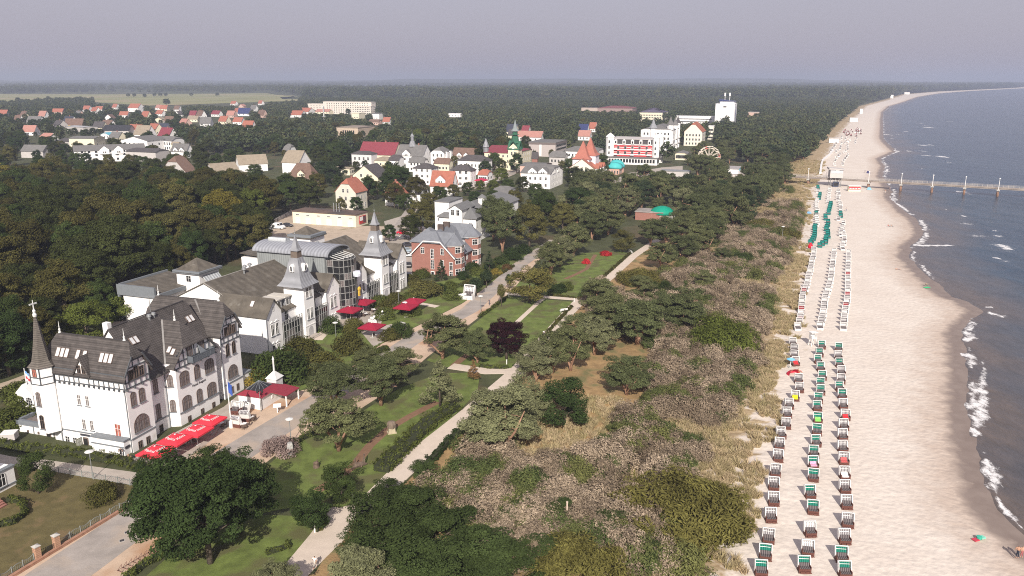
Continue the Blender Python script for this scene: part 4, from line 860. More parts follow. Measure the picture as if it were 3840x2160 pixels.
# ================================================================== WHITE VILLA BEHIND IT
# corner of the wall nearest the camera is hidden behind the brick house; placed by its eaves
o = at(1785, 908)
h4 = mkroot('white_villa', 'white villa with stepped grey hip roofs and a small gable, behind the red brick house', 'villa', o, 20)
w4, d4 = 10.0, 14.0
wb = MB(); wb.box(0, 0, -1, w4, d4, 8.6); wb.box(-1.6, 4.6, 0, 4, 9.4, 11.6); gable_wall(wb, -1.6, 4.6, 4, 9.4, 11.6, 1.5, 'x'); wb.box(2, 11, 0, 14, 16.5, 13); wb.box(10, 0, -1, 44, 14, 9.0); part('wall', wb, WHITE, h4)
rb = MB(); roof_mb(rb, 0, 0, w4, d4, 8.6, 2.8, .6, 'y', .9, .9); roof_mb(rb, -1.6, 4.6, 9, 9.4, 11.6, 1.5, .5, 'x'); rb.box(1.8, 10.8, 13, 14.2, 16.8, 13.3); roof_mb(rb, 10, 0, 44, 14, 9.2, 3.0, .5, 'x', .5, .5); rb.rings((16, 4, 11.5), [(1.9, 1.8), (.2, 3.0)], 8, 0); part('roof', rb, mk('grey_bitumen', (.15, .15, .15), .15, .8), h4)
tb = MB(); tb.rings((16, 4, 9), [(1.6, 0), (1.6, 4.3)], 8, 0); part('roof_lantern', tb, FRAMEW, h4)
for y, z in ((6.0, 9.2), (8.0, 9.2), (2.0, 4.6), (6.2, 4.8), (8.2, 4.8), (12, 4.6), (2, 1.0), (12, 1.0)): window(h4, 'W', y, z, 1.2, 2.0, off=1.6 if z > 8 else 0)
for i in range(9): window(h4, 'S', 1.5 + i * 4.2, 5.0, 1.1, 1.8); window(h4, 'S', 1.5 + i * 4.2, 1.2, 1.1, 1.8)
for x, y in ((12, 4), (13, 4)): skylight(h4, (x + 8, y, 11.0), 0, .9, 1.2, 22)
keep_clear(h4, 12, 14, 12, 2)

# ================================================================== CREAM GARAGE ROW
g5, wg, dg = house('garage_row', 'long cream garage block with pale blue doors and a rusty flat roof', (1333, 808), (1095, 792), (1425, 790), 4.6, ('flat', .3), CREAM, mk('rusty_bitumen', (.125, .085, .07), .3, .3, .95, stain=((.07, .06, .055), .15, .5)), ang=20, dims=(9, None), cat='garages', near=True, clear=True, sink=1)
nb = 6
for i in range(nb):
    y = dg * (i + .5) / nb
    mb = MB(); mb.box(-.05, y - 1.2, -.4, .04, y + 1.2, 2.5); mb.box(-.09, y - .03, -.4, -.03, y + .03, 2.5); part('garage_door', mb, mk('pale_blue_paint', (.50, .56, .58), .08), g5)
    window(g5, 'W', y, 3.2, 1.5, .5, cols=3, rows=1)
for k in range(3):
    mb = MB(); mb.tube([(4 + k * .0, dg * .42 - k * 1.2, 4.6), (4, dg * .42 - k * 1.2, 8.2)], .2, 8); part('flue', mb, STEEL, g5)
sg = MB(); sg.box(2.4, -.2, .8, 7.4, -.04, 3.8); sg.k = 1; sg.box(2.7, -.24, 2.0, 5.0, -.19, 3.5); sg.k = 2; sg.box(5.2, -.24, 1.1, 7.1, -.19, 3.5)
bo = part('billboard', sg, [flat('red_board', (.45, .05, .05)), flat('board_white', (.75, .75, .72)), flat('board_dark', (.1, .06, .06))], g5)
yw = ribbon('yard_wall', P2([(870, 885), (960, 862), (1020, 842), (1095, 800)]), .3, 1.5, mk('weathered_white_wall', (.45, .43, .40), .3, .8, .95, stain=((.2, .18, .16), .5, .5)), None, 1.7); tag(yw, 'weathered white boundary wall between the dark wood and the gravel yard', 'wall')

# ================================================================== THE TOWN
Z6 = lambda x, y: (1000 + x * .3882, 360 + y * .3882)
Z4 = lambda x, y: (1000 + x * .414, 560 + y * .414)
Z7 = lambda x, y: (1900 + x * .3882, 320 + y * .3882)
Z5 = lambda x, y: (x * .3882, 260 + y * .3882)
GREYR = mk('grey_roof', (.15, .145, .14), .15, .6, .9); BROWNR = mk('brown_tiles', (.165, .105, .08), .18, .8, .9, lines=(3, 'Z', .15)); REDR = mk('orange_red_tiles', (.34, .125, .085), .14, .8, .85, lines=(3, 'Z', .12)); MAROON = mk('maroon_tiles', (.21, .042, .055), .12, .8, .7, lines=(3, 'Z', .12))
DARKR = mk('charcoal_roof', (.075, .068, .068), .2, .8, .85); BEIGER = mk('beige_roof', (.27, .225, .17), .15, .6, .95); BLUER = mk('blue_glazed_tiles', (.03, .04, .12), .2, .8, .4); ROSE = mk('rose_render', (.55, .38, .32), .08, .6, .9); YELL = mk('yellow_render', (.62, .46, .17), .08, .6, .9); GREYW = mk('grey_render', (.48, .45, .43), .08, .5, .9); PINKR = mk('faded_red_roof', (.38, .19, .155), .12, .6, .9)
T = 'houses of the town centre'
def tw(*a, **k): k.setdefault('group', T); return house(*a, **k)
tw('house', 'cream three-storey villa with a red mansard-like gable roof beside the garage yard', Z4(805, 385), Z4(622, 350), Z4(905, 300), 8.2, ('gable', 'x', 5.4, .35, .2), mk('pale_stone_render', (.60, .56, .48), .06, .5), REDR, wins=(('W', 3, (.8, 4.2), 1.1, 1.8), ('W', 2, (7.6,), 1.0, 1.6, .28), ('S', 3, (1, 4.4), 1.1, 1.8)), near=True, chim=((.6, .5, .6),))
r, w, d = tw('house', 'big plain cream gable-fronted house with a dark roof behind the cream villa', Z4(1005, 250), Z4(768, 232), Z4(1120, 170), 7.6, ('gable', 'x', 5.5, 0, 0), CREAM, DARKR, wins=(('W', 2, (3.5, 7.2), 1.2, 1.6, .25),), near=True)
r, w, d = tw('house', 'small house with a red pyramid roof half hidden between round trees', Z4(1215, 402), Z4(1070, 348), Z4(1275, 376), 5.6, ('gable', 'y', 5.0, 1, 1), WHITE, REDR, wins=(('W', 3, (1.5,), 1, 1.5),), chim=((.5, .5, .8),))
r, w, d = tw('house', 'white charcoal-roofed house with two small front gables next to the red pyramid roof', Z4(1388, 398), Z4(1240, 345), Z4(1468, 332), 4.8, ('gable', 'y', 5.0, 0, 0), WHITE, DARKR, wins=(('W', 3, (1.2,), 1.1, 1.6), ('S', 2, (1.2, 4.4), 1, 1.5)), near=True)
for s in (.3, .68): dormer(r, 'W', d * s, 4.4, 3.0, 1.6, 4, WHITE, DARKR, w, d, True, -.1)
r, w, d = tw('house', 'white house with a broad orange-red roof and one large glazed dormer', Z4(1676, 328), Z4(1478, 322), Z4(1733, 292), 5.0, ('gable', 'y', 6.6, 0, 0), WHITE, REDR, wins=(('W', 2, (.8,), 2.0, 1.9), ('S', 2, (1, 5), 1.1, 1.6)), near=True)
dormer(r, 'W', d * .55, 5.2, 5.2, 2.4, 5, WHITE, REDR, w, d, True, .6)
tw('house', 'white three-storey cube with a flat dark hip roof behind the orange-roofed house', Z4(1490, 172), Z4(1320, 162), Z4(1560, 152), 9.0, ('gable', 'y', 2.2, 1, 1), WHITE, DARKR, wins=(('W', 3, (1, 4, 7), 1.2, 1.4), ('S', 3, (1, 4, 7), 1.1, 1.4)), near=True)
tw('house', 'white balconied house with a low charcoal hip roof beside the red cafe awning', Z4(1845, 190), Z4(1665, 186), Z4(1895, 166), 9.0, ('gable', 'y', 2.4, 1, 1), WHITE, DARKR, wins=(('W', 3, (1, 4, 7), 1.5, 1.5), ('S', 2, (1, 4, 7), 1.1, 1.5)), near=True)
tw('house', 'long white block with a charcoal hip roof in front of the green-spired hall', Z4(1990, 104), Z4(1730, 94), Z4(2030, 84), 8.4, ('gable', 'y', 2.8, 1, 1), WHITE, DARKR, wins=(('W', 7, (1, 4.6), 1.1, 1.6), ('S', 3, (1, 4.6), 1.1, 1.6)), near=True)
# town hall with the green spire
r, w, d = tw('town_hall', 'cream corner building with a green spired clock tower and plum roofs', Z6(2420, 552), Z6(2100, 540), Z6(2560, 494), 10.5, ('gable', 'y', 3.4, .8, 0), mk('pale_yellow_render', (.70, .64, .47), .05), MAROON, cat='building', wins=(('W', 6, (1, 4.4, 7.6), 1.1, 1.7), ('S', 6, (1, 4.4, 7.6), 1.1, 1.7)), near=True, trim=(3.6, 10.3))
GREENC = mk('green_copper', (.035, .12, .07), .2, 1)
tb = MB(); tb.box(-1.2, -1.2, -1, 5.6, 5.6, 13.5); gable_wall(tb, -1.2, -1.2, 5.6, 5.6, 13.5, 3, 'x'); part('tower', tb, MATS['pale_yellow_render'], r)
tb = MB(); roof_mb(tb, -1.2, -1.2, 5.6, 5.6, 13.5, 4.5, .5, 'x'); roof_mb(tb, -1.2, -1.2, 5.6, 5.6, 13.5, 4.5, .5, 'y'); tb.rings((2.2, 2.2, 16.5), [(3.2, 0), (2.4, 1.2), (2.1, 4.2)], 8, R(22)); tb.rings((2.2, 2.2, 21.7), [(2.7, 0), (1.9, .4)], 8, R(22)); part('tower_roof', tb, GREENC, r)
tb = MB(); tb.rings((2.2, 2.2, 20.5), [(1.6, 0), (1.6, 3.4)], 8, R(22)); tb.k = 1; tb.rings((2.2, 2.2, 23.8), [(2.6, 0), (1.5, 1.6), (.6, 4.8), (.1, 7)], 8, R(22)); part('lantern', tb, [GREENC, mk('grey_copper', (.22, .25, .25), .1)], r)
tb = MB(); tb.box(-1.3, .4, .2, -1.15, 4, 3.0); part('doorway', tb, GLASS, r)
for y in (1.2, 3.2): window(r, 'W', y, 5.0, 1.2, 2.2, off=1.2); window(r, 'W', y, 9.2, 1.2, 2.2, off=1.2)
tb = MB(); tb.rings((0, 0, 0), [(.9, -.1), (.9, .15)], 14, 0); o = part('clock_face', tb, FRAMEW, r, loc=(-1.25, 2.2, 12.9)); o.rotation_euler = (0, R(-90), 0)
tb = MB(); tb.rings((1.5, d - .5, 10), [(1.7, 0), (1.7, 3.5), (2.2, 3.6), (.1, 9)], 8, 0); part('turret', tb, ZINC, r)
r, w, d = tw('house', 'white villa with a brown tiled roof and two pointed dormers left of the green spire', Z6(2000, 588), Z6(1785, 580), Z6(2060, 552), 6.6, ('gable', 'y', 5.2, 0, 0), WHITE, BROWNR, wins=(('W', 5, (1, 4), 1.1, 1.5),))
for s in (.35, .66): dormer(r, 'W', d * s, 5.6, 3.4, 2.2, 4, WHITE, BROWNR, w, d, False, -.1)
r, w, d = tw('house', 'white house with a slate-grey roof and a small lantern turret', Z6(1505, 576), Z6(1255, 568), Z6(1590, 556), 8.0, ('gable', 'y', 6.2, 0, 0), WHITE, GREYR, wins=(('W', 5, (1, 4.6), 1.2, 1.7), ('S', 3, (1, 4.6, 8), 1.1, 1.6)), near=True, chim=((.5, .3, .9),))
dormer(r, 'W', d * .62, 7.0, 5.6, 2.2, 4, WHITE, GREYR, w, d, False, -.3)
tb = MB(); tb.rings((w * .5, d * .55, 13), [(2.6, 0), (1.3, 3.4), (1.0, 3.6), (1.0, 6.2), (1.4, 6.3), (.1, 8.5), (.05, 11)], 8, R(22)); part('roof_turret', tb, ZINC, r)
r, w, d = tw('house', 'white bay-windowed guest house with a stepped gable right of the lantern turret', Z6(1715, 546), Z6(1585, 512), Z6(1778, 502), 10, ('gable', 'x', 3.2, .5, .5), WHITE, GREYR, wins=(('W', 3, (1, 4.2, 7.2), 1.3, 1.8), ('S', 4, (1, 4.2, 7.2), 1.1, 1.7)), near=True)
for i in (0.2, .7):
    tb = MB(); tb.box(w * i, -1.2, 0, w * i + 3, 0, 10.5); tb.k = 1; tb.box(w * i - .2, -1.4, 10.5, w * i + 3.2, 0, 10.9); part('bay', tb, [WHITE, GREYR], r)
tw('house', 'large house with a deep maroon roof and two skylights at the wood edge', Z6(1230, 566), Z6(895, 522), Z6(1262, 542), 6.6, ('gable', 'y', 7.5, 0, 0), CREAM, MAROON, wins=(('S', 2, (1, 4), 1.2, 1.5), ('W', 4, (2,), 1.2, 1.5)), chim=((.5, .35, .8), (.5, .65, .8)))
tw('house', 'pale grey two-storey house with a flat dark roof below the maroon roof', Z6(1010, 562), Z6(820, 556), Z6(1065, 542), 8.6, ('gable', 'y', 1.6, .9, .9), mk('grey_white_render', (.62, .60, .60), .06), DARKR, wins=(('W', 4, (1, 4.6), 1.3, 2.0),), near=True)
tw('house', 'low cream annexe with a tan roof in front of the maroon roof', Z6(1200, 625), Z6(1000, 640), Z6(1290, 590), 4.5, ('gable', 'y', 2.0, 1, 1), CREAM, BEIGER, wins=(('W', 3, (1.4,), 1.2, 1.4),))
tw('house', 'white gabled house with a wide beige roof and four skylights under tall trees', Z6(310, 640), Z6(150, 610), Z6(425, 606), 6.8, ('gable', 'y', 6.5, 0, .2), WHITE, BEIGER, wins=(('S', 3, (1, 4), 1.2, 1.8),), near=True)
r, w, d = tw('house', 'rose-coloured villa with a brown hipped roof and a cream dormer gable', Z6(440, 778), Z6(205, 722), Z6(515, 762), 5.8, ('gable', 'y', 6.4, 1, 1), ROSE, BROWNR, wins=(('W', 4, (1.2,), 1.2, 1.8), ('S', 3, (1.2,), 1.2, 1.8)), near=True)
dormer(r, 'W', d * .45, 5.4, 4.4, 1.8, 4, CREAM, BROWNR, w, d, True, -.3)
r, w, d = tw('colonnaded_hall', 'beige neoclassical hall with a dark row of columns among the trees', Z6(880, 312), Z6(675, 302), Z6(1045, 284), 8.6, ('flat', .8), mk('beige_stone', (.50, .40, .31), .1, .5), mk('tan_flat_roof', (.26, .21, .17), .2), cat='hall', trim=(7.0,))
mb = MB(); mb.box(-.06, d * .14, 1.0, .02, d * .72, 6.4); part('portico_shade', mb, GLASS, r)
for i in range(7):
    mb = MB(); mb.tube([(-.5, d * (.14 + .58 * i / 6), 0), (-.5, d * (.14 + .58 * i / 6), 6.6)], .42, 8); part('column', mb, MATS['beige_stone'], r)
for lb, a, b, c, h, rh, wm, rm in (('white house with a grey hip roof in front of the slate-grey lantern roof', (1515, 640), (1372, 642), (1560, 618), 6, 3, WHITE, GREYR), ('low pale hall with a flat sandy roof beside the tall trees', (800, 700), (640, 690), (830, 685), 4, .6, CREAM, BEIGER), ('white gable with a grey roof behind the rose villa', (215, 520), (160, 500), (330, 490), 6, 4, WHITE, GREYR),
        ('cream cottage with a brown roof left of the dormered brown-roofed villa', (1760, 650), (1620, 640), (1800, 630), 5, 3, CREAM, BROWNR), ('white narrow house between the lantern turret and the maroon roof', (1270, 620), (1180, 615), (1330, 600), 7, 3, WHITE, DARKR), ('white cottage with a red roof by the street before the green spire', (2130, 760), (2040, 765), (2180, 740), 4, 2.5, WHITE, REDR), ('long grey-roofed wing beyond the white villa', (2330, 940), (2180, 930), (2440, 880), 6, 2.5, WHITE, GREYR)):
    tw('house', lb, Z6(*a), Z6(*b), Z6(*c), h, ('gable', 'y', rh, .4, .4), wm, rm, wins=(('W', 4, (1.2,) if h < 6 else (1, 3.8), 1.2, 1.5), ('S', 3, (1.2,), 1.1, 1.5)))
PL = mk('panel_white', (.66, .60, .53), .05)
for nm_, lb, a, b, c, h in (('apartment_block', 'longest of the pale slab blocks on the skyline of the town', (1010, 62), (505, 48), (1137, 46), 19), ('apartment_block', 'lower pale slab block in front of the long slab at its left end', (690, 80), (397, 74), (760, 72), 11), ('apartment_block', 'squat beige block standing in front of the right end of the long slab', (1005, 100), (840, 98), (1050, 92), 13)):
    n = 18 if h > 15 else 9; tw(nm_, lb, Z6(*a), Z6(*b), Z6(*c), h, ('flat', .6), PL, PL, cat='apartments', group='pale slab blocks', wins=(('W', n, tuple(1.2 + 3 * i for i in range(int(h / 3))), 1.8, 1.4), ('S', 3, tuple(1.2 + 3 * i for i in range(int(h / 3))), 1.6, 1.4)), dims=(14, None))
for lb, a, b, c, h, rh, wm, rm in (('white house with a long red roof left of the slab blocks', (400, 152), (290, 138), (470, 142), 4, 6, WHITE, REDR), ('white-gabled house at the left end of the red roofs by the slabs', (330, 182), (225, 172), (390, 170), 4, 6, WHITE, REDR),
        ('low house with a faded red roof between two round trees before the slabs', (600, 152), (470, 142), (640, 140), 4, 4, CREAM, PINKR), ('grey-roofed school-like block before the slabs', (700, 140), (520, 122), (770, 128), 5, 4, GREYW, GREYR), ('white cube house with a red chimney right of the slab blocks', (1085, 172), (1015, 166), (1140, 165), 8, 1.2, WHITE, GREYR),
        ('small house with a red hip roof below the white cube house', (1185, 245), (1120, 238), (1212, 238), 4, 5, WHITE, REDR), ('cream block with a low roof in front of the squat beige slab', (890, 168), (818, 162), (995, 156), 8, 1, CREAM, CREAM), ('brown-roofed low house beside the red hip roof', (1080, 250), (985, 242), (1110, 242), 4, 3, ROSE, BROWNR), ('white low hall glimpsed between trees right of the slabs', (1870, 172), (1750, 168), (1900, 168), 5, .5, WHITE, WHITE)):
    tw('house', lb, Z6(*a), Z6(*b), Z6(*c), h, ('gable', 'y', rh, .3 if rh < 5 else 0, .3 if rh < 5 else 0), wm, rm, group='far houses by the slab blocks', wins=(('W', 4, (1.4,), 1.3, 1.4),))
mb = MB(); mo = mkroot('telecom_mast', 'slim white telecom mast with panel antennas rising from the trees', 'mast', at(1218, 490), 0); mb.tube([(0, 0, 0), (0, 0, 27)], [.7, .35], 8); part('pole', mb, FRAMEW, mo)
for z in (10, 15):
    mb = MB(); mb.lathe((0, 0, z), [(2.6, 0), (2.6, .5)], 12); part('platform', mb, STEEL, mo)
for x in (-2.2, 2.0):
    mb = MB(); mb.box(x, -.3, 20, x + .7, .3, 27); part('antenna', mb, FRAMEW, mo)
# --- right-hand group by the sea
r, w, d = tw('tower_block', 'tall white windowless-looking tower with a slanted dark blue roof above the pines', Z7(2205, 182), Z7(2018, 168), Z7(2285, 166), 26, ('flat', .3), mk('bright_white', (.82, .81, .80), .03), WHITE, cat='tower', sink=1)
mb = MB(); mb.box(w * .12, d * .05, 26, w * .9, d * .8, 29); mb.k = 1; mb.prism([(w * .1, 0, 29), (w * .1, d * .85, 31.4), (w * .1, d * .85, 29)], (w * .85, 0, 0)); part('roof_storey', mb, [MATS['bright_white'], BLUER], r)
mb = MB(); mb.box(w * .45, -.3, 0, w * .6, .1, 23); part('stair_glazing', mb, BLUER, r)
for y in (.35, .6):
    mb = MB(); mb.tube([(w * .5, d * y, 30), (w * .5, d * y, 39)], .35, 6); mb.box(w * .5 - .5, d * y - .9, 35, w * .5 + .5, d * y + .9, 39); part('antenna', mb, FRAMEW, r)
for i in range(4): window(r, 'W', d * (.45 + .04 * i), 22, 1.2, 1.6, near=False)
tw('low_wing', 'long low white wing joined to the foot of the white tower', Z7(2005, 305), Z7(1628, 290), Z7(2015, 300), 9, ('flat', .5), MATS['bright_white'], WHITE, cat='building', dims=(14, None), wins=(('W', 14, (2, 5.4), 3.2, 1.2),))
tw('cream_hotel', 'long cream hotel with a dark blue and maroon hip roof left of the white tower', Z7(1510, 262), Z7(1285, 250), Z7(1640, 246), 12, ('gable', 'y', 5, 1, 1), CREAM, mk('blue_maroon_roof', (.10, .085, .13), .4, .02), cat='hotel', wins=(('W', 13, (1, 4.2, 7.4), 1.4, 1.6), ('S', 8, (1, 4.2, 7.4), 1.3, 1.6)))
tw('long_hall', 'long low hall with a dark red roof in the pine wood', Z7(1215, 222), Z7(878, 204), Z7(1262, 214), 7, ('gable', 'y', 3.5, 1, 1), mk('dusky_wall', (.28, .2, .18), .1), mk('dark_red_sheet', (.17, .055, .06), .15, .1), cat='hall')
tw('long_hall', 'pale end wing of the dark-red-roofed hall', Z7(998, 222), Z7(712, 212), Z7(1010, 216), 5, ('flat', .4), mk('tan_wall', (.45, .37, .32), .1), MATS['tan_wall'], cat='hall', dims=(10, None))
tw('long_hall', 'low grey-pink roofed building glimpsed in the pines right of the tower', Z7(2440, 262), Z7(2318, 256), Z7(2500, 258), 6, ('flat', .4), ROSE, GREYW, cat='hall', dims=(12, None))
tw('forest_lodge', 'lone building with a salmon roof far out in the forest', Z7(740, 100), Z7(655, 100), Z7(762, 96), 6, ('gable', 'y', 8, .4, .4), ROSE, mk('salmon_roof', (.45, .17, .13), .1), cat='lodge', dims=(20, None))
# spa palace with turrets
r, w, d = tw('spa_palace', 'ornate white seafront palace with pointed grey turrets behind the red hotel', Z7(1600, 432), Z7(1295, 424), Z7(1715, 418), 16, ('gable', 'x', 3.5, .8, .6), WHITE, GREYR, cat='hotel', dims=(38, None), wins=(('W', 8, (1, 4.6, 8.2, 11.8), 1.3, 2.0), ('S', 12, (1, 4.6, 8.2, 11.8), 1.3, 2.0)), trim=(4, 15.6))
for x, y, z, q, c in ((2, d * .62, 17, 3.0, ZINC), (3, 2, 20, 2.6, GREYR), (20, 1, 19, 2.4, GREYR), (34, 1, 20, 2.2, DARKR)):
    tb = MB(); tb.rings((x, y, 0), [(q, 0), (q, z)], 8, R(22)); tb.k = 1; tb.rings((x, y, z), [(q * 1.25, 0), (q * .5, q * 1.2), (.1, q * 2.6)], 8, R(22)); part('turret', tb, [WHITE, c], r)
for i in range(5):
    tb = MB(); tb.box(3 + i * 7, -1.6, 3.9, 6.5 + i * 7, 0, 4.1); tb.box(3 + i * 7, -1.6, 8.0, 6.5 + i * 7, 0, 8.2); tb.box(3 + i * 7, -1.6, 4.1, 6.5 + i * 7, -1.5, 5.0); tb.box(3 + i * 7, -1.6, 8.2, 6.5 + i * 7, -1.5, 9.1); part('balcony', tb, FRAMEW, r)
# red hotel
r, w, d = tw('red_hotel', 'red and white banded seafront hotel with a black mansard and white corner turrets', Z7(1450, 578), Z7(985, 574), Z7(1640, 570), 12.6, ('flat', .1), mk('red_white_bands', (.46, .05, .055), .08), WHITE, cat='hotel', dims=(22, None), wins=(('W', 5, (2.0, 6.0, 9.4), 1.5, 2.1, .13), ('S', 3, (2.0, 6.0, 9.4), 1.4, 2.1)), near=False)
mb = MB()
for i in range(8):
    z = .8 + i * 1.6; mb.box(-.07, -.07, z, w + .07, d + .07, z + (.75 if i % 2 else .35))
mb.box(-.3, -.3, 12.2, w + .3, d + .3, 12.7); part('white_band', mb, FRAMEW, r)
mb = MB(); mb.prism([(0, 0, 12.7), (0, d, 12.7), (0, d - 1, 16), (0, 1, 16)], (w, 0, 0)); part('mansard', mb, DARKR, r)
mb = MB(); mb.box(-.6, .5, 15.9, w, d - .5, 16.3); part('roof_cap', mb, GREYW, r)
for i in range(5):
    y = d * (.15 + .7 * i / 4); mb = MB(); mb.box(-.8, y - 1, 12.8, 1, y + 1, 15.2); mb.prism([(-.9, y - 1.2, 15.2), (-.9, y + 1.2, 15.2), (-.9, y, 16)], (2, 0, 0)); mb.k = 1; mb.box(-.86, y - .5, 13.2, -.8, y + .5, 14.8); part('dormer', mb, [FRAMEW, GLASS], r)
    mb = MB(); mb.box(-1.3, y - 1.3, 5.4, 0, y + 1.3, 5.6); mb.box(-1.3, y - 1.3, 5.6, -1.2, y + 1.3, 6.4); mb.box(-1.3, y - 1.3, 8.9, 0, y + 1.3, 9.1); mb.box(-1.3, y - 1.3, 9.1, -1.2, y + 1.3, 9.9)
    if i in (0, 2, 4): part('balcony', mb, FRAMEW, r)
for x, y, q in ((-.3, .4, 2.4), (-.3, d - 1, 2.9), (w * .55, .2, 2.6)):
    tb = MB(); tb.rings((x, y, 0), [(q, 0), (q, 17.2), (q * 1.1, 17.3), (q * .8, 18.4), (.2, 20)], 8, R(22)); o = part('turret', tb, FRAMEW, r)
    for z in (2, 6, 9.6, 13.4):
        window(r, 'W', 0, z, 1.1, 1.9, pos=(x - q * .93, y, z), near=False); window(r, 'S', 0, z, 1.1, 1.9, pos=(x, y - q * .93, z), near=False)
mb = MB(); mb.box(-8, -2, 0, -.2, d * .98, 4.2); mb.k = 1; mb.box(-8.4, -2.4, 4.2, -.2, d, 4.6); mb.k = 2
for i in range(16): mb.box(-8.06, d * i / 16.5 - .5, 1.3, -8.0, d * i / 16.5 + .9, 3.6)
for i in range(4): mb.box(-7.5 + i * 1.8, -2.06, 1.3, -6.2 + i * 1.8, -2.0, 3.6)
part('veranda', mb, [FRAMEW, GREYR, GLASS], r)
mb = MB(); mb.box(w, 2, 0, w + 14, d * .7, 9); mb.k = 1; roof_mb(mb, w, 2, w + 14, d * .7, 9, 4, .3, 'x', .8, .8); part('side_wing', mb, [WHITE, DARKR], r)
tw('pavilion', 'low glazed pavilion with a grey roof right of the red hotel', Z7(1740, 660), Z7(1630, 650), Z7(1800, 620), 4.5, ('gable', 'x', 1.6, .6, .6), CREAM, GREYR, cat='pavilion', wins=(('W', 8, (1,), 1.2, 2.4), ('S', 10, (1,), 1.2, 2.4)))
tw('villa', 'cream seaside villa with an orange roof and brown hipped wing behind the wheel', Z7(1890, 448), Z7(1715, 440), Z7(1965, 420), 12, ('gable', 'x', 7.5, .2, .3), mk('cream_white', (.72, .67, .57), .05), mk('orange_brown_tiles', (.36, .125, .075), .25, .12), cat='villa', dims=(24, None), wins=(('W', 5, (1, 4.4, 8), 1.3, 1.9), ('S', 8, (1, 4.4, 8), 1.3, 1.9)))
tw('villa', 'cream flat-topped block to the right of the orange-roofed villa', Z7(2000, 398), Z7(1945, 388), Z7(2052, 372), 12, ('flat', .5), MATS['cream_white'], WHITE, cat='villa', wins=(('W', 3, (1, 4.4, 8), 1.6, 1.7), ('S', 6, (1, 4.4, 8), 1.3, 1.7)))
r, w, d = tw('school_block', 'modern flat-roofed block with grey rendered side and a dark eaves band', Z7(472, 558), Z7(217, 534), Z7(684, 492), 10, ('flat', .5), mk('mauve_grey_render', (.42, .37, .35), .06), GREYR, cat='building', wins=(('S', 11, (1.4, 4.4, 7.0), 2.2, 1.5),))
mb = MB(); mb.box(-.2, -.2, 8.7, w + .2, d + .2, 10.0); part('eaves_band', mb, mk('taupe_band', (.16, .13, .12), .1), r); mb = MB(); mb.box(-.1, d * .52, .5, .05, d * .60, 8.6); part('window_strip', mb, FRAMEW, r)
# resort complex with the twin red pyramids
r, w, d = tw('resort_house', 'white resort building with twin red pyramid towers and red roofed wings', Z7(845, 800), Z7(610, 795), Z7(985, 735), 9.2, ('gable', 'x', 4.8, 0, .4), MATS['cream_white'], REDR, cat='resort', wins=(('W', 5, (1, 4, 6.8), 1.3, 1.7), ('S', 7, (1, 4, 6.8), 1.6, 1.9)), near=False)
for (x, y, z, q) in ((w * .42, d * .62, 13.5, 4.6), (w * .62, d * .40, 15.2, 4.0)):
    tb = MB(); tb.box(x - q, y - q, 0, x + q, y + q, z); tb.k = 1; tb.rings((x, y, z - .2), [(q * 1.62, 0), (q * 1.15, 1.2), (q * .62, 4.6), (.15, 9.5)], 4, R(45)); tb.k = 2; tb.rings((x, y, z + 9), [(.25, 0), (.05, 3)], 6, 0); part('tower', tb, [mk('lilac_render', (.66, .65, .70), .05), mk('bright_red_tiles', (.36, .135, .10), .1, .8), STEEL], r)
for i in range(3):
    tb = MB(); x = w * (.1 + .3 * i); tb.box(x, -1.8, 0, x + 4, 0, 8.8); tb.k = 1; tb.prism([(x - .3, -2.1, 8.8), (x + 4.3, -2.1, 8.8), (x + 2, -2.1, 10.8)], (0, 6, 0)); tb.k = 2
    for z in (.9, 3.8, 6.6): tb.box(x + .4, -1.86, z + .9, x + 3.6, -1.8, z + 2.2)
    tb.k = 0
    for z in (.6, 3.5, 6.3): tb.box(x + .1, -2.9, z, x + 3.9, -1.8, z + .15); tb.box(x + .1, -2.9, z + .15, x + 3.9, -2.82, z + .95)
    part('balcony_bay', tb, [FRAMEW, REDR, GLASS], r)
for i in range(3): dormer(r, 'W', d * (.25 + .25 * i), 8.6, 2.6, 2.0, 4, WHITE, REDR, w, d, False, .5)
r, w, d = tw('house', 'white many-gabled house with a dark grey roof left of the twin red pyramids', Z7(420, 852), Z7(135, 848), Z7(640, 768), 8, ('gable', 'y', 3.5, .3, 0), WHITE, GREYR, wins=(('W', 5, (1, 4.4), 1.2, 1.6), ('S', 7, (1, 4.4), 1.2, 1.6)), near=True)
for s in (.25, .6): dormer(r, 'W', d * s, 7.2, 5, 1.6, 6, WHITE, GREYR, w, d, True, -.2)
for s in (.3, .65): dormer(r, 'S', w * s, 7.2, 4.4, 1.8, 6, WHITE, GREYR, w, d, True, -.2)
tw('house', 'grey mansard house with white dormers left of the pyramid towers', Z7(560, 690), Z7(415, 690), Z7(590, 668), 8, ('gable', 'y', 3, .4, .4), GREYW, GREYR, wins=(('W', 4, (1, 4.4), 1.2, 1.8),))
tw('house', 'long white pediment-fronted house behind the twin red pyramids', Z7(880, 640), Z7(570, 630), Z7(935, 612), 10, ('gable', 'y', 2.5, .6, .6), WHITE, GREYR, wins=(('W', 8, (6.5,), 1.2, 1.7),))
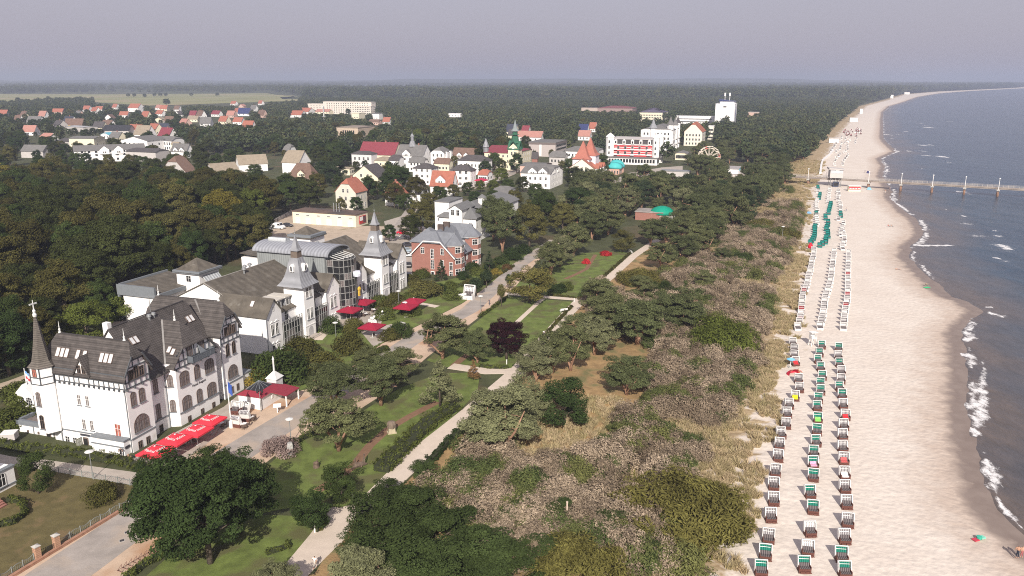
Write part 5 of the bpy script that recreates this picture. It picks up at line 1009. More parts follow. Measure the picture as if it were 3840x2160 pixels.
for lb, a, b, c, h, rh, wm, rm in (('cream-gabled house with a blue-black roof behind the school block', (90, 445), (-5, 420), (120, 430), 5, 7, CREAM, mk('blue_black_tiles', (.04, .045, .065), .15)), ('long low building with faded red roof behind the green spire', (330, 500), (80, 480), (355, 480), 4, 5, WHITE, PINKR), ('white-gabled house with a plum roof and brick chimney', (205, 440), (140, 435), (265, 428), 5, 5, WHITE, MAROON),
       ('white-gabled house with a steep blue roof among the trees', (775, 445), (690, 420), (800, 430), 5, 7, WHITE, BLUER), ('small house with bright red roof right of the blue roof', (855, 415), (795, 405), (880, 400), 4, 6, WHITE, REDR), ('house with a faded red roof below the blue-roofed house', (800, 490), (690, 475), (825, 470), 4, 5, WHITE, PINKR), ('dark-roofed house left of the school block', (100, 480), (10, 470), (130, 465), 5, 5, CREAM, DARKR), ('small brick house with a dark roof beside the green-spired hall', (295, 690), (245, 680), (305, 670), 8, 3, BRICK, DARKR), ('low grey-roofed block under the town hall tower', (340, 780), (130, 775), (560, 745), 6, .8, ROSE, GREYR)):
    tw('house', lb, Z7(*a), Z7(*b), Z7(*c), h, ('gable', 'y', rh, 0, 0), wm, rm, group='houses behind the school block', wins=(('W', 3, (1.2,), 1.2, 1.5), ('S', 2, (1.2, 4.5) if rh > 4 else (1.2,), 1.1, 1.3)))
r = mkroot('turquoise_pavilion', 'round-ended pavilion with a domed turquoise roof in front of the red hotel', 'pavilion', at(*Z7(1050, 858)), 20); r.scale = (.74,) * 3
tb = MB(); tb.rings((8, 1, 0), [(6.2, 0), (6.2, 5.4)], 14, 0); tb.box(-6, -4.4, 0, 8, 6.4, 5.2); part('wall', tb, mk('salmon_render', (.52, .32, .25), .08), r)
tb = MB(); tb.rings((8, 1, 5.0), [(6.9, 0), (6.6, 1.6), (5.4, 3.8), (3.2, 5.4), (.3, 6.1)], 16, 0); tb.prism([(-6.5, 1 + 6.4 * math.cos(math.pi * i / 10), 5.0 + 4.4 * math.sin(math.pi * i / 10)) for i in range(11)], (14, 0, 0)); part('roof', tb, mk('turquoise_copper', (.06, .40, .40), .08, .3, .6), r, True)
for i in range(5): window(r, 'S', -5 + i * 2.8, 1.0, 1.2, 2.6, off=4.4, near=False); window(r, 'W', -3 + i * 2.2, 1, 1.2, 2.6, off=6, near=False)
keep_clear(r, 14, 8, 10)
tw('metal_hall', 'long low open hall with a wavy grey metal roof near the wheel', Z7(1765, 838), Z7(1490, 820), Z7(1775, 832), 3.2, ('flat', .4), GREYW, STEEL, cat='hall', dims=(7, None))
r, w, d = tw('beach_pavilion', 'white flat-roofed pavilion with a turquoise strip near the pier head', Z7(2240, 812), Z7(2095, 808), Z7(2405, 795), 4.0, ('flat', .3), WHITE, mk('grey_flat_roof', (.33, .31, .3), .12), cat='pavilion', dims=(16, None))
mb = MB(); mb.box(4, -.12, 2.6, w, .02, 3.8); part('fascia', mb, mk('turquoise_fascia', (.2, .5, .58), .1), r)
# green tent dome with timber hut
r = mkroot('green_dome', 'emerald domed tent roof on white posts beside a brick-red hut in the pines', 'pavilion', at(2482, 822), 20); r.scale = (.68, .68, .74)
tb = MB(); tb.rings((0, 0, 0), [(7.6, 3.2), (6.8, 4.9), (4.6, 6.4), (2.0, 7.2), (.2, 7.4)], 18, 0); part('roof', tb, mk('emerald_canvas', (.0, .26, .17), .08, .4, .6), r, True)
tb = MB()
for i in range(12): tb.tube([(7.2 * math.cos(i * .524), 7.2 * math.sin(i * .524), -.5), (7.2 * math.cos(i * .524), 7.2 * math.sin(i * .524), 3.3)], .14, 6)
tb.k = 1; tb.rings((0, 0, 0), [(6.6, -.5), (6.6, 3.2)], 18, 0); part('wall', tb, [FRAMEW, mk('pale_panel', (.5, .47, .42), .1)], r)
keep_clear(r, 6, 6, 7, 8)
tw('timber_hut', 'brick-red hut with a flat patched grey roof in front of the emerald dome', (2485, 800), (2405, 795), (2510, 792), 3.2, ('flat', .3), BRICK, mk('patched_felt', (.30, .27, .25), .25, .5), cat='hut', dims=(9, 11), wins=(('S', 2, (1,), 1.1, 1.2),))
ub = mkroot('green_parasol', 'small emerald parasol top showing among the pines left of the dome', 'parasol', at(2098, 810), 0); tb = MB(); tb.rings((0, 0, 3.2), [(2.6, 0), (.1, 1.1)], 8, 0); part('canopy', tb, MATS['emerald_canvas'], ub, True); tb = MB(); tb.tube([(0, 0, 0), (0, 0, 4)], .06, 6); part('pole', tb, STEEL, ub); keep_clear(ub, 2, 2, 4)

# --- the left-hand village: small houses with a few windows each
VG = 'houses of the far village'
rows = [  # centre of the eaves line in the photograph's enlarged view, width m, depth m, wall h, ridge h, wall, roof, label
 (855, 385, 9, 14, 4, 6, WHITE, REDR, 'leftmost of the two long red-roofed houses by the meadow trees'), (925, 402, 9, 16, 4, 6, WHITE, REDR, 'red-roofed house with a bright white gable below the meadow trees'), (985, 385, 9, 12, 4, 5, WHITE, REDR, 'small red-roofed house right of the white gable pair'), (1120, 366, 9, 12, 4, 6, WHITE, REDR, 'white-gabled red-roofed house beside a dark poplar clump'),
 (1330, 372, 16, 22, 7, 7, WHITE, REDR, 'large red-roofed house with dormers standing before the meadow'), (1545, 370, 9, 16, 4, 5, WHITE, PINKR, 'faded red roof right of the big dormered house'), (1610, 380, 9, 13, 4, 6, CREAM, REDR, 'red roof tucked behind a big lime tree'), (1560, 428, 9, 14, 4, 5, WHITE, REDR, 'house with red roof beside the weeping willow'), (1885, 440, 9, 12, 4, 6, ROSE, MAROON, 'plum-red roof with a rosy wall in the middle of the village'),
 (1945, 446, 9, 13, 4, 7, WHITE, BROWNR, 'tall white gable with a brown roof in the village middle'), (1905, 480, 10, 14, 4, 4, CREAM, BEIGER, 'long beige-roofed house edged by hedges'), (2110, 432, 9, 16, 4, 5, WHITE, MAROON, 'maroon roof with white walls right of the village middle'), (2255, 440, 9, 13, 4, 6, ROSE, PINKR, 'pinkish house with a faded roof'), (2305, 412, 9, 13, 4, 6, WHITE, REDR, 'red roof left of the bright blue roof'), (2405, 425, 12, 18, 4, 8, WHITE, BLUER, 'house with a bright blue glazed roof'), (2462, 384, 9, 12, 4, 7, WHITE, GREYR, 'white gable under a grey roof right of the blue roof'),
 (1725, 384, 8, 11, 4, 6, WHITE, BROWNR, 'white gable with a brown roof by the lone round tree'), (1728, 436, 8, 10, 3, 5, WHITE, DARKR, 'tiny white gable in front of dark trees'), (600, 410, 10, 18, 4, 5, ROSE, REDR, 'long orange-red roof half behind oaks at the left'), (2270, 330, 9, 14, 4, 5, WHITE, REDR, 'red roof below the distant hedge trees'), (2350, 356, 9, 11, 4, 4, ROSE, PINKR, 'dull pink house below the distant hedge'), (2525, 328, 8, 12, 4, 6, WHITE, REDR, 'red-and-white gable at the right end of the village'),
 (1085, 472, 10, 12, 4, 5, WHITE, BROWNR, 'brown roof with a slanting white gable'), (180, 498, 8, 12, 3, 7, WHITE, BROWNR, 'single white gable at the far left of the village'), (378, 500, 8, 22, 3, 6, WHITE, GREYR, 'white gable with a long grey roof at the left'), (680, 520, 10, 20, 4, 8, WHITE, mk('blue_black_tiles', (.04, .045, .065), .15), 'white gable with a long blue-black roof'), (790, 535, 10, 22, 3, 7, YELL, BROWNR, 'yellow-gabled house with a long brown roof'), (1055, 545, 10, 16, 4, 6, WHITE, BROWNR, 'pair of brown pitched roofs with white gables'), (985, 560, 9, 14, 4, 6, CREAM, DARKR, 'dark pitched roof left of the pair of brown roofs'), (570, 535, 10, 14, 4, 5, GREYW, DARKR, 'dark hipped roof beside a grey wall at the left'),
 (1240, 590, 14, 28, 5, 5, GREYW, mk('black_sheet', (.03, .03, .035), .2), 'long black-roofed house with a round end'), (1330, 585, 12, 18, 5, 5, WHITE, REDR, 'bright red roof behind the black-roofed house'), (1420, 628, 12, 16, 5, 8, WHITE, BEIGER, 'big white gable with an olive-beige roof'), (1495, 585, 10, 14, 5, 6, CREAM, REDR, 'red roof behind the olive-beige roof'), (1610, 590, 10, 14, 4, 7, WHITE, mk('blue_black_tiles', (.04, .045, .065), .15), 'white gable with a slate-blue roof at the wood edge'), (1630, 640, 11, 15, 4, 7, WHITE, MAROON, 'white gable with a maroon roof at the wood edge'), (480, 650, 9, 12, 4, 3, WHITE, PINKR, 'small house with a faded red roof beside dark trees'),
 (800, 560, 16, 34, 5, .8, GREYW, mk('pale_grey_sheet', (.36, .36, .37), .1), 'long flat pale grey shed'), (905, 668, 16, 22, 7, 1.5, CREAM, GREYR, 'cream two-storey house with a low grey roof'), (1050, 632, 10, 12, 4, 2, WHITE, mk('turquoise_roof', (.12, .36, .45), .1), 'small house with a turquoise roof'), (1560, 480, 8, 10, 6, 2, CREAM, BEIGER, 'narrow cream house wall beside the willow'), (700, 700, 14, 26, 4, 2, GREYW, DARKR, 'low dark-roofed sheds before the cream house')]
rows += [(x, y, 9, 13, 4, (6, 5, 7)[i % 3], (WHITE, CREAM, WHITE, ROSE)[i % 4], (REDR, BROWNR, PINKR, GREYR, REDR)[i % 5], 'small pitched-roof house of the far village, ' + q) for i, (x, y, q) in enumerate(((60, 430, 'leftmost in the upper row'), (240, 440, 'second in the upper row'), (430, 450, 'near the blue-black roof'), (760, 440, 'above the yellow gable'), (1230, 440, 'under the large dormered house'), (1420, 455, 'left of the willow house'), (1660, 500, 'above the dark firs'), (1790, 520, 'left of the long beige roof'), (2030, 520, 'below the maroon roof'), (2180, 500, 'left of the pink house'), (2330, 505, 'below the bright blue roof'), (2540, 440, 'right of the bright blue roof'), (330, 600, 'left of the pale shed'), (1140, 660, 'by the turquoise roof'), (2430, 560, 'above the sand-coloured roof')))]
for i, (x, y, dd_, ww, h, rh, wm, rm, lb) in enumerate(rows):
    u, v = Z5(x, y); p = at(u, v, h)
    r = mkroot('house', lb, 'house', Vector((p.x, p.y, 0)), (20, 35, 5, 28)[i % 4], VG); wb = MB(); wb.box(0, 0, -.5, dd_, ww, h); ax = 'y' if ww > dd_ * 1.3 else 'x'
    gable_wall(wb, 0, 0, dd_, ww, h, rh, ax); part('wall', wb, wm, r); rb = MB(); roof_mb(rb, 0, 0, dd_, ww, h, rh, .4, ax, .3 if rh < 4 else 0, .3 if rh < 4 else 0); part('roof', rb, rm, r)
    for k in range(3): window(r, 'W', ww * (k + .5) / 3, 1.3, 1.3, 1.4, near=False)
    if rh > 5 and ax == 'x': window(r, 'W', ww * .5, 4.4, 1.2, 1.3, near=False)
    for k in range(2): window(r, 'S', dd_ * (k + .5) / 2, 1.3, 1.1, 1.4, near=False)
    if rh > 4 and i % 2: cb = MB(); cb.box(dd_ * .5 - .4, ww * .45, h + rh * .6, dd_ * .5 + .4, ww * .45 + .8, h + rh + .9); part('chimney', cb, BRICK, r)
    keep_clear(r, dd_, ww, h + rh)
def z5(*L): return tuple(Z5(*q) for q in L)
r, w, d = house('apartment_house', 'long white apartment house with a blue-grey roof and recessed balconies above the wood', *z5((712, 790), (620, 762), (1195, 735)), 8, ('gable', 'x', 3.2, 0, 0), WHITE, GREYR, cat='apartments', ang=62, dims=(44, 15), wins=(('S', 9, (1, 4, 6.2), 1.6, 1.6), ('W', 2, (4.5,), 1.4, 1.6)), group='white apartment houses above the wood')
for k in (.42, .62): dormer(r, 'S', w * k, 5.2, 6, 3.2, 6, WHITE, GREYR, w, d, False, -.8)
house('apartment_house', 'white house with arched windows and a low grey roof right of the long apartment house', *z5((1420, 690), (1200, 700), (1462, 670)), 9, ('gable', 'x', 3.0, 0, .5), WHITE, GREYR, cat='apartments', ang=20, wins=(('W', 5, (1, 5), 1.5, 2.0), ('S', 3, (1, 5), 1.4, 1.8)), dims=(24, 26), group='white apartment houses above the wood')
house('apartment_house', 'white house with vertical window strips beside dark firs', *z5((1655, 690), (1535, 680), (1690, 668)), 8, ('gable', 'y', 3.0, .4, .4), WHITE, GREYR, cat='apartments', wins=(('W', 7, (1, 4.4), 1.2, 2.4),), dims=(14, 18), group='white apartment houses above the wood')
house('house', 'pale house with row of small yellow-framed windows at the wood edge', *z5((1720, 720), (1650, 715), (1745, 705)), 6, ('gable', 'y', 1.5, 0, 0), CREAM, BEIGER, wins=(('W', 5, (2,), 1.0, 1.6),), group=VG)
r, w, d = house('house', 'grey-roofed house with two white gables at the wood edge', *z5((1800, 790), (1650, 770), (1860, 760)), 5, ('gable', 'y', 5.0, 0, 0), WHITE, GREYR, wins=(('W', 3, (1,), 1.2, 1.5),), group=VG); dormer(r, 'W', d * .3, 4, 4, 2, 4, WHITE, GREYR, w, d, False, -.2); dormer(r, 'W', d * .7, 4, 4, 2, 4, WHITE, GREYR, w, d, False, -.2)
house('house', 'grey pitched roof showing over the crowns at the left', *z5((410, 790), (200, 760), (425, 745)), 5, ('gable', 'y', 4.0, 0, 0), GREYW, GREYR, group=VG, ang=12)
house('house', 'wide brown flat roof with vents behind the mansard house', *z5((1500, 800), (1210, 800), (1560, 780)), 7, ('gable', 'y', 2, .5, .5), GREYW, DARKR, group=VG)
r, w, d = house('house', 'brown mansard-roofed house with one wide skylight above the beech wood', *z5((1790, 985), (1560, 940), (1815, 900)), 6, ('gable', 'x', 8, .35, .2), GREYW, BROWNR, group=VG, near=True); skylight(r, (-.0 + .9, d * .5, 10.2), R(-90), 4.4, 2.2, 60)
house('house', 'white-gabled house with a long sand-coloured roof above the beech wood', *z5((2310, 915), (2250, 890), (2510, 850)), 5, ('gable', 'x', 5, 0, 0), WHITE, BEIGER, ang=60, dims=(17, 9), group=VG, wins=(('W', 2, (1.2,), 1.2, 1.5),))
house('house', 'sand-grey pitched roof slanting between the crowns above the wood', *z5((2060, 985), (2015, 990), (2190, 900)), 5, ('gable', 'x', 4, 0, 0), GREYW, BEIGER, ang=45, dims=(15, 9), group=VG)

# ================================================================== TREES, SHRUBS, HEDGES
def leaves(centres, radii, squash, per, size, rs, outward=0.55, up=0.25, aspect=1.0, shell=0.55, core=None):
    """leaf-sized quads scattered through clumps: numpy verts, faces, per-vertex tint (one value per clump plus one per leaf)"""
    V = []; T = []
    C = np.asarray(centres, float); Rr = np.asarray(radii, float)
    mid = C.mean(0) if core is None else np.asarray(core, float)
    for i, c in enumerate(C):
        n = max(4, int(per * Rr[i] ** 2)) if per > 0 else int(-per)
        d = rs.normal(size=(n, 3)); d /= np.linalg.norm(d, axis=1)[:, None]
        rad = (shell + (1 - shell) * rs.random(n) ** 0.6)[:, None] * Rr[i]
        p = c + d * rad * np.array([1, 1, squash])
        out = (c - mid); out = out / (np.linalg.norm(out) + 1e-6)
        nrm = d * outward + out * 0.35 + np.array([0, 0, up]) + rs.normal(size=(n, 3)) * 0.42
        nrm /= np.linalg.norm(nrm, axis=1)[:, None]
        t = np.cross(nrm, rs.normal(size=(n, 3))); t /= np.linalg.norm(t, axis=1)[:, None] + 1e-9; b = np.cross(nrm, t)
        s = (size * (0.6 + 0.8 * rs.random(n)))[:, None]
        q = np.stack([p - t * s * aspect, p - b * s * .55 + nrm * s * .1, p + t * s * aspect, p + b * s * .55 - nrm * s * .1], 1)
        V.append(q.reshape(-1, 3)); T.append(np.repeat(rs.random() * .55 + rs.random(n) * .3, 4))
    V = np.concatenate(V); T = np.concatenate(T); F = np.arange(len(V)).reshape(-1, 4)
    return V, F, T
def crown_mesh(name, kind, seed, hi=1.0):
    """unit crowns: built about 1 m tall in proportion and scaled per tree by height"""
    rs = np.random.default_rng(seed); C = []; Q = []
    if kind == 'broad':          # tall beech or oak: overlapping boughs round an egg
        H, W_ = 17.0, 6.2; n = int(80 * hi)
        for i in range(n):
            t = rs.random() ** .8; ph = rs.random() * 2 * math.pi; z = 4.2 + (H - 5.4) * t
            w = W_ * math.sqrt(max(.04, 1 - ((t - .38) / .66) ** 2)) * (.62 + .42 * rs.random())
            C.append((w * math.cos(ph), w * math.sin(ph), z + rs.normal() * .4)); Q.append(1.15 + .9 * rs.random())
        for i in range(int(10 * hi)): C.append((rs.normal() * 1.8, rs.normal() * 1.8, H - 1.8 + rs.normal() * .8)); Q.append(1.2 + .6 * rs.random())
        V, F, T = leaves(C, Q, .62, 125 * hi, .20, rs, core=(0, 0, 7))
    elif kind == 'oval':         # narrower garden tree
        H, W_ = 11.0, 3.6; n = int(46 * hi)
        for i in range(n):
            t = rs.random(); ph = rs.random() * 2 * math.pi; w = W_ * math.sqrt(max(.05, 1 - ((t - .42) / .62) ** 2)) * (.55 + .5 * rs.random())
            C.append((w * math.cos(ph), w * math.sin(ph), 2.4 + (H - 3.2) * t)); Q.append(.8 + .7 * rs.random())
        V, F, T = leaves(C, Q, .75, 200 * hi, .145, rs, core=(0, 0, 5))
    elif kind == 'pine':         # Scots pine by the sea: flat cushions of needles on separate limbs
        H = 10.0; n = int(48 * hi)
        for i in range(n):
            t = rs.random(); ph = rs.random() * 2 * math.pi; w = 3.5 * math.sqrt(max(.08, 1 - ((t - .26) / .80) ** 2)) * (.5 + .55 * rs.random())
            cx, cy, cz = w * math.cos(ph), w * math.sin(ph), 3.5 + 5.9 * t + rs.normal() * .35
            for k in range(4): C.append((cx + rs.normal() * .62, cy + rs.normal() * .62, cz + rs.normal() * .13)); Q.append(.55 + .45 * rs.random())
        V, F, T = leaves(C, Q, .72, 260 * hi, .11, rs, outward=.5, up=.5, aspect=1.35, core=(0, 0, 4))
    elif kind == 'conifer':      # spruce-like cone
        for i in range(int(60 * hi)):
            t = rs.random() ** .7; ph = rs.random() * 2 * math.pi; w = 2.6 * (1.02 - t) * (.7 + .4 * rs.random()); C.append((w * math.cos(ph), w * math.sin(ph), .8 + 8.6 * t)); Q.append(.35 + .6 * (1 - t))
        V, F, T = leaves(C, Q, .5, 170 * hi, .15, rs, up=.1, core=(0, 0, 4))
    elif kind == 'column':
        for i in range(int(40 * hi)):
            t = rs.random(); ph = rs.random() * 2 * math.pi; w = .62 * math.sqrt(max(.05, 1 - (2 * t - .9) ** 2 * .8)); C.append((w * math.cos(ph), w * math.sin(ph), .5 + 6.6 * t)); Q.append(.5)
        V, F, T = leaves(C, Q, 1.2, 220 * hi, .12, rs, up=.1, core=(0, 0, 3.5))
    elif kind == 'ball':         # clipped head of a street tree
        for i in range(34):
            d = rs.normal(size=3); d /= np.linalg.norm(d); C.append(tuple(d * 1.05 + np.array([0, 0, 3.5]))); Q.append(.55 + .2 * rs.random())
        V, F, T = leaves(C, Q, .9, 190, .12, rs, core=(0, 0, 3.4))
    elif kind == 'bush':         # rounded shrub on the ground
        for i in range(int(40 * hi)):
            d = rs.normal(size=3); d /= np.linalg.norm(d); d[2] = abs(d[2]); C.append(tuple(d * np.array([1.5, 1.5, 1.35]) * (.75 + .3 * rs.random()) + np.array([0, 0, .25]))); Q.append(.45 + .3 * rs.random())
        V, F, T = leaves(C, Q, .8, 330, .09, rs, core=(0, 0, .4))
    elif kind == 'thorn':        # sea buckthorn: open, twiggy, upright
        for i in range(60):
            d = rs.normal(size=3); d /= np.linalg.norm(d); d[2] = abs(d[2]); C.append(tuple(d * np.array([1.6, 1.6, 1.6]) * (.45 + .6 * rs.random()) + np.array([0, 0, .3]))); Q.append(.28 + .32 * rs.random())
        V, F, T = leaves(C, Q, .95, 420, .062, rs, outward=.4, up=.35, aspect=1.5, shell=.3, core=(0, 0, .2))
    elif kind == 'willow':       # broad low willow: long shoots
        for i in range(90):
            d = rs.normal(size=3); d /= np.linalg.norm(d); d[2] = abs(d[2]); C.append(tuple(d * np.array([4.2, 4.2, 2.9]) * (.6 + .42 * rs.random()) + np.array([0, 0, .4]))); Q.append(.6 + .5 * rs.random())
        V, F, T = leaves(C, Q, 1.0, 300, .085, rs, outward=.35, up=.3, aspect=2.0, shell=.3, core=(0, 0, .5))
    return npmesh(name, V, F, NEEDLE if kind in ('pine', 'conifer', 'column') else LEAF, {'tint': T})
def limb_mesh(kind, seed):
    rs = random.Random(seed); mb = MB()
    if kind in ('broad', 'oval'):
        h, r0 = (9.5, .42) if kind == 'broad' else (5.5, .2)
        mb.tube([(0, 0, -.4), (.1, 0, h * .35), (0, .1, h * .7), (.1, 0, h)], [r0 * 1.25, r0, r0 * .7, r0 * .35], 8)
        for i in range(7):
            a = i * 2.4 + rs.random(); z = h * (.35 + .08 * i); L = h * (.38 - .02 * i); mb.tube([(0, 0, z), (L * .5 * math.cos(a), L * .5 * math.sin(a), z + L * .45), (L * math.cos(a), L * math.sin(a), z + L * .75)], [r0 * .45, r0 * .28, .05], 6)
    elif kind == 'pine':
        for k in range(3):
            a = k * 2.1 + rs.random(); lean = .25 + .5 * k
            p = [(0, 0, -.3), (.15 * math.cos(a), .15 * math.sin(a), 1.1), (lean * math.cos(a), lean * math.sin(a), 2.6), (lean * 2.2 * math.cos(a), lean * 2.2 * math.sin(a), 4.8), (lean * 2.4 * math.cos(a + .4), lean * 2.4 * math.sin(a + .4), 7.6)]
            mb.tube(p, [.30, .25, .2, .14, .05], 7)
            for j in range(4):
                b = a + rs.uniform(-1.3, 1.3); z = 3.4 + j * .9; mb.tube([(lean * 1.6 * math.cos(a), lean * 1.6 * math.sin(a), z), (1.7 * math.cos(b), 1.7 * math.sin(b), z + .7), (3.2 * math.cos(b), 3.2 * math.sin(b), z + 1.1)], [.1, .07, .03], 5)
    elif kind == 'ball': mb.tube([(0, 0, -.3), (0, 0, 2.8)], [.11, .09], 7)
    elif kind == 'conifer' or kind == 'column': mb.tube([(0, 0, -.3), (0, 0, 6.5)], [.2, .03], 6)
    else:
        for i in range(5): a = i * 1.3; mb.tube([(0, 0, -.2), (.5 * math.cos(a), .5 * math.sin(a), .7), (1.0 * math.cos(a), 1.0 * math.sin(a), 1.2)], [.06, .05, .02], 5)
    return mb
NV = {'broad': 5, 'oval': 4, 'pine': 6, 'conifer': 2, 'column': 1, 'ball': 2, 'bush': 4, 'thorn': 3, 'willow': 2}
CM = {k: [crown_mesh(('crown' if k not in ('bush', 'thorn', 'willow') else 'foliage'), k, 100 + 17 * i + len(k) * 7) for i in range(n)] for k, n in NV.items()}
TM = {k: [limb_mesh(k, 5 + i).mesh('trunk', PBARK if k == 'pine' else BARK, True) for i in range(min(2, n))] for k, n in NV.items()}
BASEH = {'broad': 17.0, 'oval': 11.0, 'pine': 9.6, 'conifer': 9.6, 'column': 7.4, 'ball': 4.6, 'bush': 1.9, 'thorn': 1.9, 'willow': 3.6}
COLS = {'beech': (.054, .064, .021), 'beech2': (.084, .078, .025), 'green': (.060, .084, .026), 'fresh': (.118, .142, .032), 'olive': (.120, .114, .037), 'yellow': (.198, .171, .036), 'deep': (.043, .066, .022), 'pine': (.118, .128, .056), 'pine2': (.156, .162, .082), 'pine3': (.089, .103, .045),
        'fir': (.041, .059, .028), 'plum': (.026, .009, .012), 'grey': (.276, .217, .140), 'willow': (.162, .148, .045), 'hedge': (.101, .119, .032), 'yew': (.096, .093, .028), 'red': (.55, .04, .05), 'pink': (.36, .27, .24), 'gold': (.252, .194, .043), 'brown': (.180, .108, .049), 'locust': (.060, .084, .028)}
def tree(name, label, kind, p, h, col, group=None, wide=1.0, seed=None, cat=None):
    s = h / BASEH[kind]; i = rnd.randrange(NV[kind]) if seed is None else seed % NV[kind]
    low = kind in ('bush', 'thorn', 'willow')
    r = thing(name, label, cat or ('shrub' if low else 'tree'), (p[0], p[1], 0), rnd.random() * 6.28, group)
    r.scale = (s * wide, s * wide, s)
    c = link('foliage' if low else 'crown', CM[kind][i], r); j = .85 + .3 * rnd.random(); q = COLS[col]; c.color = (q[0] * j, q[1] * j, q[2] * j, 1)
    link('stem' if low else 'trunk', TM[kind][i % len(TM[kind])], r)
    return r
PLANTED = []
def crowds(p, rad):
    for q, r in PLANTED:
        if (q[0] - p[0]) ** 2 + (q[1] - p[1]) ** 2 < (rad + r) ** 2: return True
    return False
def blocks_house(p, h, rad, strict=False):
    """True where a tree here would stand in front of a wall the photograph shows, or inside a building"""
    b = toscreen((p[0], p[1], 0)); t = toscreen((p[0], p[1], h)); w = rad * FPX / b[2] * .8; cut = .2 if strict else .6
    for x0, y0, x1, y1, d, c, rr in HOUSES:
        if (c[0] - p[0]) ** 2 + (c[1] - p[1]) ** 2 < (rr + rad * .5) ** 2: return True
        if b[2] < d + 4 and b[0] + w * .7 > x0 and b[0] - w * .7 < x1 and t[1] < y1 - cut * (y1 - y0) and b[1] > y0: return True
    return False
def inside(p, poly):
    x, y = p[0], p[1]; c = False; j = len(poly) - 1
    for i in range(len(poly)):
        if (poly[i][1] > y) != (poly[j][1] > y) and x < (poly[j][0] - poly[i][0]) * (y - poly[i][1]) / (poly[j][1] - poly[i][1]) + poly[i][0]: c = not c
        j = i
    return c

